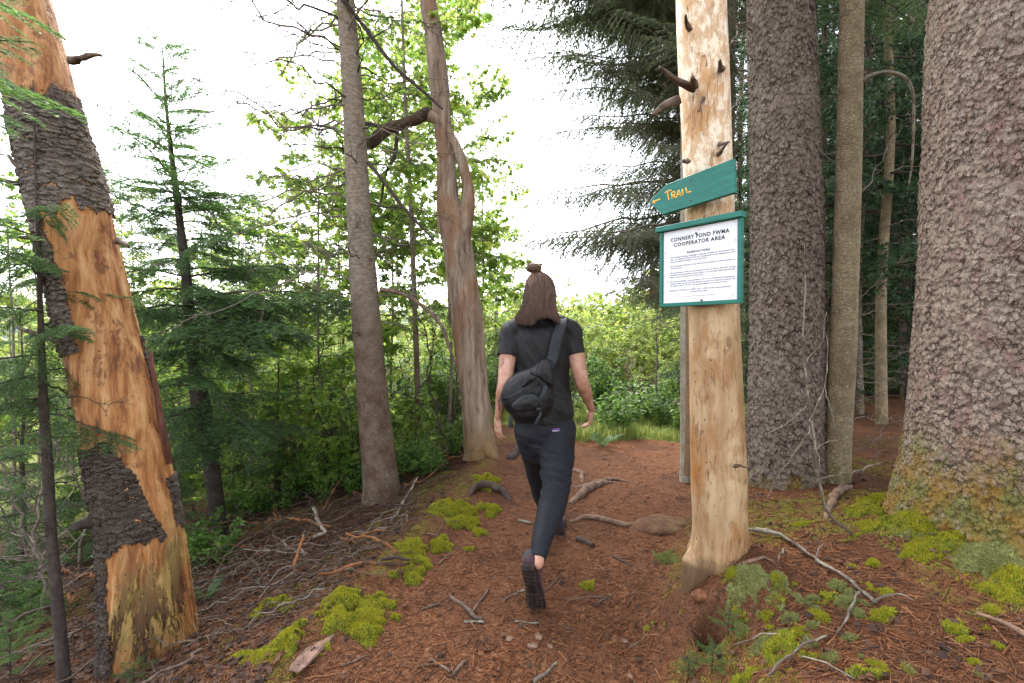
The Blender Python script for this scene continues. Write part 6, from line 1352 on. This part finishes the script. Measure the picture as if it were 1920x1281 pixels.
# hems
def rim(mb, c, nrm, ra, rb, side, r=.0035, n_=40):
    nrm = norm(nrm); A_ = norm(np.array(side) - np.dot(side, nrm) * nrm); B_ = np.cross(nrm, A_); t_ = np.linspace(0, 2 * pi, n_ + 1); P_ = np.array(c) + np.cos(t_)[:, None] * A_ * ra + np.sin(t_)[:, None] * B_ * rb; tube(mb, P_ - PB, r, 6)
mb = MB(); rim(mb, a_(950, 667, 2.665), a_(950, 667, 2.665) - LS, .059, .057, (0, 1, 0)); rim(mb, a_(1078, 663, 2.685), a_(1078, 663, 2.685) - RS, .059, .057, (0, 1, 0)); mb.obj('sleeve_hem', tee, PER)
mb = MB(); rim(mb, a_(1012, 594, 2.69), (0, -.15, 1), .078, .070, (1, 0, 0), .005); mb.obj('collar', tee, PER)

# trousers
kr = RLp[3]
def pant_disp(v):
    z = v[:, 2]; f = fbm(np.stack([v[:, 0] * 8, v[:, 1] * 8, z * 7], -1), 3, 66) * .005
    wr = vn(np.stack([v[:, 0] * 5, v[:, 1] * 5, z * 60 + v[:, 0] * 12], -1), 8); k1 = np.exp(-((z - kr[2] - .05) / .07) ** 2) * (v[:, 1] < 2.72); k2 = np.exp(-((z - .72) / .06) ** 2) * .8
    k3 = np.exp(-((z - RLp[6][2] - .04) / .04) ** 2) * (v[:, 1] < 2.4) * .6
    return f + np.clip(wr, -.2, 1) * (k1 + k2 + k3) * .011
mb = MB()
sweep(mb, [a_(1018, 768, 2.70), a_(1019, 790, 2.70), a_(1021, 815, 2.705), a_(1022, 835, 2.705)], [.160, .172, .180, .165], [.112, .125, .128, .115], (1, 0, 0), 36)
ball(mb, a_(995, 812, 2.655), (.085, .075, .085)); ball(mb, a_(1045, 812, 2.655), (.085, .078, .085))
sweep(mb, RLp, [.100, .101, .088, .078, .071, .052, .040], [.108, .102, .088, .076, .070, .052, .040], (1, 0, 0)); sweep(mb, LLp, [.088, .080, .064, .058, .042], [.10, .085, .066, .060, .042], (1, 0, 0))
pants = fuse(mb, 'trousers', navy, PER, .006, 4, pant_disp)
mb = MB(); c0 = RLp[6]; dr = norm(ank_r - c0); sweep(mb, [c0 - dr * .055, c0 - dr * .01, c0 + dr * .03], [.046, .040, .036], [.046, .040, .037], (1, 0, 0), 30, cap=False)
fuse(mb, 'cuff', navy, PER, .004, 1, lambda v: .0012 * np.sin(np.arctan2((v - c0)[:, 0], (v - c0)[:, 1]) * 34))
mb = MB(); c1 = LLp[4]; sweep(mb, [LLp[3] + (c1 - LLp[3]) * .6, c1, c1 + norm(ank_l - c1) * .02], [.048, .041, .038], .04, (1, 0, 0), 24, cap=False); fuse(mb, 'cuff', navy, PER, .005, 1)

# shoes
def shoe(heel, toe, up, ank, name='shoe'):
    heel = np.array(heel); toe = np.array(toe); Fd = norm(toe - heel); L_ = np.linalg.norm(toe - heel); U = norm(np.array(up) - np.dot(up, Fd) * Fd); S_ = np.cross(Fd, U)
    g = lambda f, u, s=0: heel + Fd * L_ * f + U * u + S_ * s
    up_o = MB(); sweep(up_o, [g(.07, .045), g(.25, .052), g(.45, .045), g(.68, .036), g(.88, .028), g(.96, .022)], [.034, .037, .038, .045, .041, .028], [.036, .042, .036, .028, .022, .014], S_, 28)
    sweep(up_o, [g(.14, .05), (g(.14, .05) + ank) / 2 * .4 + g(.15, .085) * .6, ank], [.036, .037, .037], [.036, .042, .040], S_, 24, cap=False)
    o = fuse(up_o, name, shoe_m, PER, .004, 3, lambda v: .0012 * fbm(v * 60, 2, 9))
    so = MB(); sweep(so, [g(.05, .010), g(.25, .010), g(.5, .011), g(.75, .010), g(.92, .012), g(.985, .018)], [.036, .038, .037, .050, .044, .026], [.014, .014, .012, .012, .011, .009], S_, 28)
    r_ = np.random.RandomState(4)
    for f in np.linspace(.05, .95, 13):
        w_ = np.interp(f, [0, .25, .5, .75, .95], [.03, .032, .031, .043, .030])
        for s_ in (-.78, -.28, .28, .78):
            if .40 < f < .52 and abs(s_) < .5: continue
            c = g(f + r_.uniform(-.012, .012), -.004, s_ * w_); ball(so, c, np.array([.0085, .0085, .0075]) * r_.uniform(.85, 1.15))
    fuse(so, 'sole', sole_m, o, .0032, 1)
    o2 = o.children[0]; 
    v = np.zeros(len(o2.data.vertices) * 3); o2.data.vertices.foreach_get('co', v); v = v.reshape(-1, 3) + np.array(o.location) - np.array(PER.location); o2.data.vertices.foreach_set('co', v.ravel())
    cm = MB(); a2 = norm(ank - g(.14, .05)); rim(cm, ank - a2 * .002, a2, .039, .042, S_, .006); sweep(cm, [PB * 0 + g(.10, .045) - PB, g(.12, .07) - PB, ank - PB - a2 * .008], [.037, .0385, .039], [.038, .043, .042], S_, 24, cap=False); cm.obj('shoe_collar', collar_m, PER)
    lm = MB(); 
    for f in (.36, .44, .52, .60): tube(lm, np.array([g(f, .082 - .05 * (f - .3), -.018), g(f + .02, .090 - .06 * (f - .3), 0), g(f, .082 - .05 * (f - .3), .018)]) - PB, .0022, 5)
    lm.obj('laces', nylon2, PER)
    return o
heel_r = a_(989, 1062, 2.065); toe_r = a_(1008, 1150, 2.235)
print('toe z', toe_r, 'heel', heel_r, 'len', np.linalg.norm(toe_r - heel_r), 'ground', float(H(toe_r[0], toe_r[1])))
shoe(heel_r, toe_r, (.15, .8, .55), a_(1011, 1052, 2.135))
hl = a_(1047, 1000, 3.04); hl[2] = float(H(hl[0], hl[1])) + .012; tl2 = hl + np.array([.035, .275, .0]); tl2[2] = float(H(tl2[0], tl2[1])) + .016
shoe(hl, tl2, (0, 0, 1), ank_l + [0, .0, .0])

# hair
n = NT('brown_hair'); g = n.n('NewGeometry').outputs['Random Per Island']; z_ = n.sep()[2]
hcol = n.ramp(g, [(0, (.04, .02, .014)), (.45, (.085, .042, .026)), (.8, (.17, .085, .045)), (1, (.28, .15, .085))]); hair_m = n.finish(hcol, .38, spec=.5)
mb = MB(); hc = head_c + np.array([0, -.006, .004])
ball(mb, hc, (.082, .100, .114)); sweep(mb, [hc + [0, -.045, -.02], hc + [-.002, -.060, -.075], hc + [-.005, -.070, -.108]], [.080, .086, .078], [.05, .040, .018], (1, 0, 0), 28)
fuse(mb, 'hair', hair_m, PER, .006, 3, lambda v: -.003 + .004 * vn(np.stack([v[:, 0] * 90, v[:, 1] * 60, v[:, 2] * 5], -1), 3))
r_ = np.random.RandomState(9); mb = MB(); crown = hc + [-.018, -.02, .114]
for i in range(3600):
    ph = r_.uniform(-2.25, 2.25); th0 = r_.uniform(.25, 1.3); n_ = 14; end = hc[2] - .140 - .018 * abs(ph) ** .5 + min(.03, r_.exponential(.022)) * -1 + .022 + .012 * math.sin(ph * 3) - (.015 if ph < -.3 else 0); fl_ = r_.uniform(.2, 1.6); wv_ = r_.uniform(0, 6.3); P_ = []
    for f in np.linspace(0, 1, n_):
        th = th0 + (1.75 - th0) * min(1, f * 1.6); rr_ = 1.02 + .02 * r_.uniform(); x_ = .084 * math.sin(ph) * math.sin(th); y_ = -.102 * math.cos(ph) * math.sin(th); z2 = .116 * math.cos(th)
        p = hc + np.array([x_, y_, z2]) * rr_
        if f > .5: g_ = (f - .5) / .5; zt = p[2] + (end - p[2]) * g_; p = np.array([p[0] * 1 + math.sin(ph) * .030 * fl_ * g_ * g_ + (-.010 * g_ * fl_) + .005 * math.sin(wv_ + g_ * 4), min(p[1], hc[1] + .03) - .006 * g_ - (.012 * g_ if abs(ph) < 1.2 else 0), zt])
        P_.append(p)
    P_ = np.array(P_); P_ = P_ + np.cumsum(r_.normal(0, .0009, P_.shape), 0) - PB; tube(mb, P_, .0011 * np.interp(np.linspace(0, 1, n_), [0, .7, 1], [1, 1, .35]), 3, 0, cap=False)
for i in range(700):
    ph = r_.uniform(-2.4, 2.4); th1 = r_.uniform(1.0, 1.5); P_ = []
    for f in np.linspace(0, 1, 9):
        th = th1 * (1 - f); p = hc + np.array([.085 * math.sin(ph) * math.sin(th), -.103 * math.cos(ph) * math.sin(th), .117 * math.cos(th)]) * (1.035 + .012 * math.sin(f * 3)); p = p + (crown - (hc + [0, 0, .117])) * f ** 1.5; P_.append(p)
    P_ = np.array(P_) + np.cumsum(r_.normal(0, .0006, (9, 3)), 0) - PB; tube(mb, P_, .0015, 3, 0, cap=False)
for i in range(60):
    ph = r_.uniform(-2.2, 2.2); z0 = r_.uniform(-.12, .10); k_ = math.sqrt(max(.05, 1 - (z0 / .12) ** 2)) if z0 > 0 else 1; p = hc + [.094 * math.sin(ph) * k_, -.106 * math.cos(ph) * k_, z0]; d_ = norm([math.sin(ph) * .5, -.4 * math.cos(ph), r_.uniform(-1, .4)]); P_ = [p - PB]
    for f in range(6): d_ = norm(d_ + r_.normal(0, .25, 3)); P_.append(P_[-1] + d_ * .010)
    tube(mb, np.array(P_), .0007, 3, 0, cap=False)
mb.obj('hair_strands', hair_m, PER)
bc = a_(1001, 503, 2.635); mb = MB(); ball(mb, bc, (.040, .034, .028)); sweep(mb, [crown + [0, 0, -.01], (crown + bc) / 2, bc], [.016, .012, .016], [.016, .012, .016], (1, 0, 0)); fuse(mb, 'hair_bun', hair_m, PER, .004, 2)
mb = MB()
for i in range(420):
    u_ = norm(r_.normal(0, 1, 3) * [1, 1, .35]); w2 = norm(np.cross(u_, norm(r_.normal(0, 1, 3)))); P_ = []; k_ = r_.uniform(1.0, 1.10)
    for f in np.linspace(0, r_.uniform(1.5, 4), 12): P_.append(bc - PB + (u_ * math.cos(f) + w2 * math.sin(f)) * np.array([.041, .035, .027]) * k_)
    tube(mb, np.array(P_), .0013, 3, 0, cap=False)
for i in range(26):
    a0 = r_.uniform(0, 6.28); u_ = np.array([math.cos(a0), math.sin(a0) * .7, r_.uniform(-.4, .9)]); P_ = [bc - PB + u_ * .030 + norm(u_) * .024 * math.sin(f * pi) + np.array([-.020, 0, .006]) * f * math.sin(a0) for f in np.linspace(0, 1, 8)]
    tube(mb, np.array(P_), .0018, 4, 0, cap=False)
for i in range(14): tube(mb, np.array([bc - PB, bc - PB + [r_.uniform(-.03, .03), r_.uniform(-.02, .02), .02], bc - PB + [r_.uniform(-.04, .05), r_.uniform(-.02, .02), r_.uniform(.02, .032)]]), .0008, 3, 0, cap=False)
mb.obj('bun_strands', hair_m, PER)
mb = MB(); rim(mb, (crown + bc) / 2, bc - crown, .014, .014, (1, 0, 0), .0035); mb.obj('hair_tie', nylon, PER)

# woven label on the trousers, and the tattoo, laid on the surface they belong to
bpy.context.view_layer.update()
def surf(o, px, py, lift=.001):
    r = ray(px, py); org = Vector((0, 0, CAM_Z)) - Vector(PB); okk, loc, nr_, _ = o.ray_cast(org, Vector(r).normalized())
    if not okk: return np.array(at(px, py, 2.58)), np.array([0, -1., 0])
    return np.array(loc) + PB + np.array(nr_) * lift, np.array(nr_)
P_, N_ = surf(pants, 1042, 806, .003); mb = MB(); w_, h_ = .023, .0085; ax = norm(np.cross([0, 0, 1.], N_)); ay = np.cross(N_, ax); tilt = .06
ax2 = ax * math.cos(tilt) + ay * math.sin(tilt); ay2 = -ax * math.sin(tilt) + ay * math.cos(tilt); q = [P_ + ax2 * a + ay2 * b_ + N_ * c - PB for c in (-.003, .001) for a, b_ in ((-w_, -h_), (w_, -h_), (w_, h_), (-w_, h_))]
mb.add(q, None, [[4, 5, 6, 7], [0, 1, 5, 4], [1, 2, 6, 5], [2, 3, 7, 6], [3, 0, 4, 7]]); lb = mb.obj('woven_label', plain('violet_label', (.06, .035, .22), .7, .1, 60, .0002), PER, smooth=False)
mb = MB(); v, t_ = text_verts('patagonia', .01); v = v - [v[:, 0].mean(), 0, 0]; k = .040 / (v[:, 0].max() - v[:, 0].min()); mb.add([P_ + ax2 * a * k + ay2 * (b_ * k * .9 - .0072) + N_ * .0016 - PB for a, b_, c in v], t_); mb.obj('label_lettering', plain('white_thread', (.75, .72, .78), .7, .05), lb, smooth=False)
mb = MB(); zig = [(-.021, .001), (-.014, .003), (-.010, .0055), (-.006, .003), (-.001, .0065), (.003, .004), (.008, .0072), (.012, .004), (.016, .005), (.021, .002)]; tube(mb, np.array([P_ + ax2 * a + ay2 * b_ + N_ * .0014 - PB for a, b_ in zig]), .0008, 4); mb.obj('label_ridge_line', plain('orange_thread', (.6, .22, .08), .7, .05), lb)
mb = MB()
for ln in [[(940, 668), (943, 671), (941, 675), (938.5, 673)], [(939, 676), (943, 680), (940, 684), (943, 688)], [(944, 670), (945, 676), (943.5, 683)], [(938.5, 680), (939.5, 687), (941, 692)], [(942, 677), (944.5, 681), (942, 685)]]:
    Q_ = [surf(body_o, a, b_, .0004)[0] - PB for a, b_ in ln]; tube(mb, resample(np.array(Q_), 10), .0012, 4)
mb.obj('tattoo', plain('tattoo_ink', (.07, .065, .09), .6, .1), PER)

# ------------------------------------------------------------------ sling bag
BB = a_(988, 745, 2.52); BAG = empty('sling_bag', BB); tag(BAG, 'black nylon sling bag with zips and buckles worn low across the walking person\'s back', 'bag')
def pad(pp, d0, d1, name, mat, par=None, inset=.72, vox=.005, sm=5, cc=None):
    """puffy panel: a closed outline from the photo with its own thickness"""
    c = np.array(pp, float).mean(0); mb = MB(); rings = [(inset * .55, d0), (inset, d0 + (d1 - d0) * .06), (.93, d0 + (d1 - d0) * .25), (1, d0 + (d1 - d0) * .5), (.97, d0 + (d1 - d0) * .8), (.85, d1)]
    c3 = a_(c[0], c[1], (d0 + d1) / 2); base = np.array([a_(x, y, (d0 + d1) / 2) - c3 for x, y in pp]); n_ = len(pp) * 4; base = resample(np.vstack([base, base[:1]]), n_ + 1)[:-1]
    v = np.concatenate([c3 + base * k + [0, dd - (d0 + d1) / 2, 0] for k, dd in rings]); m_ = len(rings); i = np.arange(m_ - 1)[:, None] * n_; j = np.arange(n_)[None]; k = (j + 1) % n_
    q = np.stack([i + j, i + k, i + n_ + k, i + n_ + j], -1).reshape(-1, 4); v = np.vstack([v, c3 + [0, d0 - (d0 + d1) / 2 - .004, 0], c3 + [0, d1 - (d0 + d1) / 2, 0]]); jj = np.arange(n_); kk = (jj + 1) % n_
    mb.add(v, np.vstack([np.stack([kk, jj, np.full(n_, m_ * n_)], -1), np.stack([(m_ - 1) * n_ + jj, (m_ - 1) * n_ + kk, np.full(n_, m_ * n_ + 1)], -1)]), q)
    return fuse(mb, name, mat, par or BAG, vox, sm, lambda v: .004 * fbm(v * 14, 3, 70) + .0018 * fbm(v * 40, 2, 71))
bag = pad([(938, 741), (946, 719), (967, 700), (994, 688), (1018, 673), (1034, 676), (1039, 727), (1036, 762), (1024, 780), (1005, 792), (972, 794), (956, 778), (943, 761)], 2.485, 2.62, 'bag_body', nylon)
bpy.context.view_layer.update()
def bsurf(px, py, lift=.002):
    r = ray(px, py); org = Vector((0, 0, CAM_Z)) - Vector(BB); okk, loc, nr_, _ = bag.ray_cast(org, Vector(r).normalized())
    if not okk: return np.array(at(px, py, 2.50)) - BB
    return np.array(loc) + np.array(nr_) * lift
def seam(pp, r, name, mat, n_=24):
    P_ = np.array([[a, b_, 0] for a, b_ in pp], float); P_ = resample(P_, n_) if len(pp) > 2 else resample(P_, n_); Q_ = np.array([bsurf(a, b_, r * .5) for a, b_, c in P_]); mb = MB(); tube(mb, Q_, r, 6); return mb.obj(name, mat, BAG)
zipm = plain('dull_zip', (.03, .032, .036), .4, .1, 200, .0006, .5)
seam([(938, 748), (955, 744), (975, 734), (994, 719), (1006, 707)], .0032, 'zip', zipm); seam([(975, 729), (984, 716), (1003, 706)], .003, 'zip', zipm); seam([(943, 760), (966, 742), (985, 735), (1002, 722)], .0022, 'seam', nylon2); seam([(993, 690), (1003, 706), (1018, 722), (1036, 728)], .0026, 'seam', nylon2); seam([(962, 770), (975, 765), (1000, 768), (1030, 758)], .0022, 'seam', nylon2)
def flatpad(pp, d0, d1, name, mat): return pad(pp, d0, d1, name, mat, BAG, .8, .0035, 4)
flatpad([(976, 727), (987, 702), (995, 698), (1006, 708), (990, 722)], 2.455, 2.50, 'top_pocket', nylon); flatpad([(960, 757), (978, 741), (1000, 735), (1014, 745), (1010, 765), (985, 772), (963, 770)], 2.452, 2.50, 'front_pocket', nylon)
def ribbon(P3, w, th, wd, name, mat, par=BAG, org=BB, n_=40):
    C_ = resample(np.array(P3, float), n_); mb = MB(); sweep(mb, C_ - org, w / 2, th / 2, np.array(wd, float), 10, cap=False); return mb.obj(name, mat, par)
ribbon([a_(1026, 690, 2.50), a_(1036, 672, 2.54), a_(1043, 640, 2.555), a_(1050, 615, 2.575), a_(1054, 601, 2.63), a_(1055, 596, 2.70), a_(1052, 606, 2.80), a_(1035, 650, 2.84), a_(1000, 700, 2.85), a_(958, 745, 2.79), a_(944, 756, 2.66), a_(950, 752, 2.55)], .062, .007, [(1, .0, .3), (1, 0, .15), (1, 0, .1), (1, 0, 0), (.9, 0, -.4), (.7, 0, -.7), (0, 1, -.2)], 'shoulder_strap', nylon2)
flatpad([(1004, 706), (1010, 684), (1019, 673), (1034, 676), (1036, 700), (1038, 726), (1020, 718)], 2.475, 2.53, 'strap_wing', nylon)
ribbon([a_(1024, 724, 2.468), a_(1017, 742, 2.456), a_(1011, 760, 2.462)], .026, .004, (1, 0, .3), 'webbing', nylon2); ribbon([a_(1012, 764, 2.462), a_(1013, 776, 2.455), a_(1010, 784, 2.45), a_(1004, 795, 2.45)], .018, .003, (1, 0, .4), 'webbing', nylon2)
for (px, py, d_) in [(1010, 768, 2.452), (958, 797, 2.50)]:
    mb = MB(); c = a_(px, py, d_) - BB; box(mb, c[0] - .014, c[0] + .014, c[1] - .005, c[1] + .005, c[2] - .011, c[2] + .011, bev=.003); mb.obj('buckle', nylon, BAG)
ribbon([a_(958, 780, 2.50), a_(958, 790, 2.49), a_(956, 802, 2.49)], .02, .003, (1, 0, 0), 'webbing', nylon2)
mb = MB(); tube(mb, np.array([a_(939, 745, 2.50), a_(935, 752, 2.49), a_(936, 762, 2.49), a_(937, 770, 2.49)]) - BB, [.003, .0022, .0022, .0035], 6); mb.obj('zip_pull', nylon2, BAG)
mb = MB()
for (x0, y0, x1, y1) in [(962, 758, 973, 754), (961, 762, 974, 757.5)]:
    for k_ in range(4):
        f = k_ / 3.2; xa, ya = x0 + (x1 - x0) * f, y0 + (y1 - y0) * f; r = ray(xa, ya); p = r * (2.448 / r[1]) + [0, 0, CAM_Z] - BB; tube(mb, np.array([p + [-.003, 0, -.004], p + [-.001, 0, .003], p + [.003, 0, .002], p + [.004, 0, -.003]]), .0009, 4)
mb.obj('stitched_mark', plain('grey_thread', (.12, .12, .13), .7, .1), BAG)
bpy.context.view_layer.update()
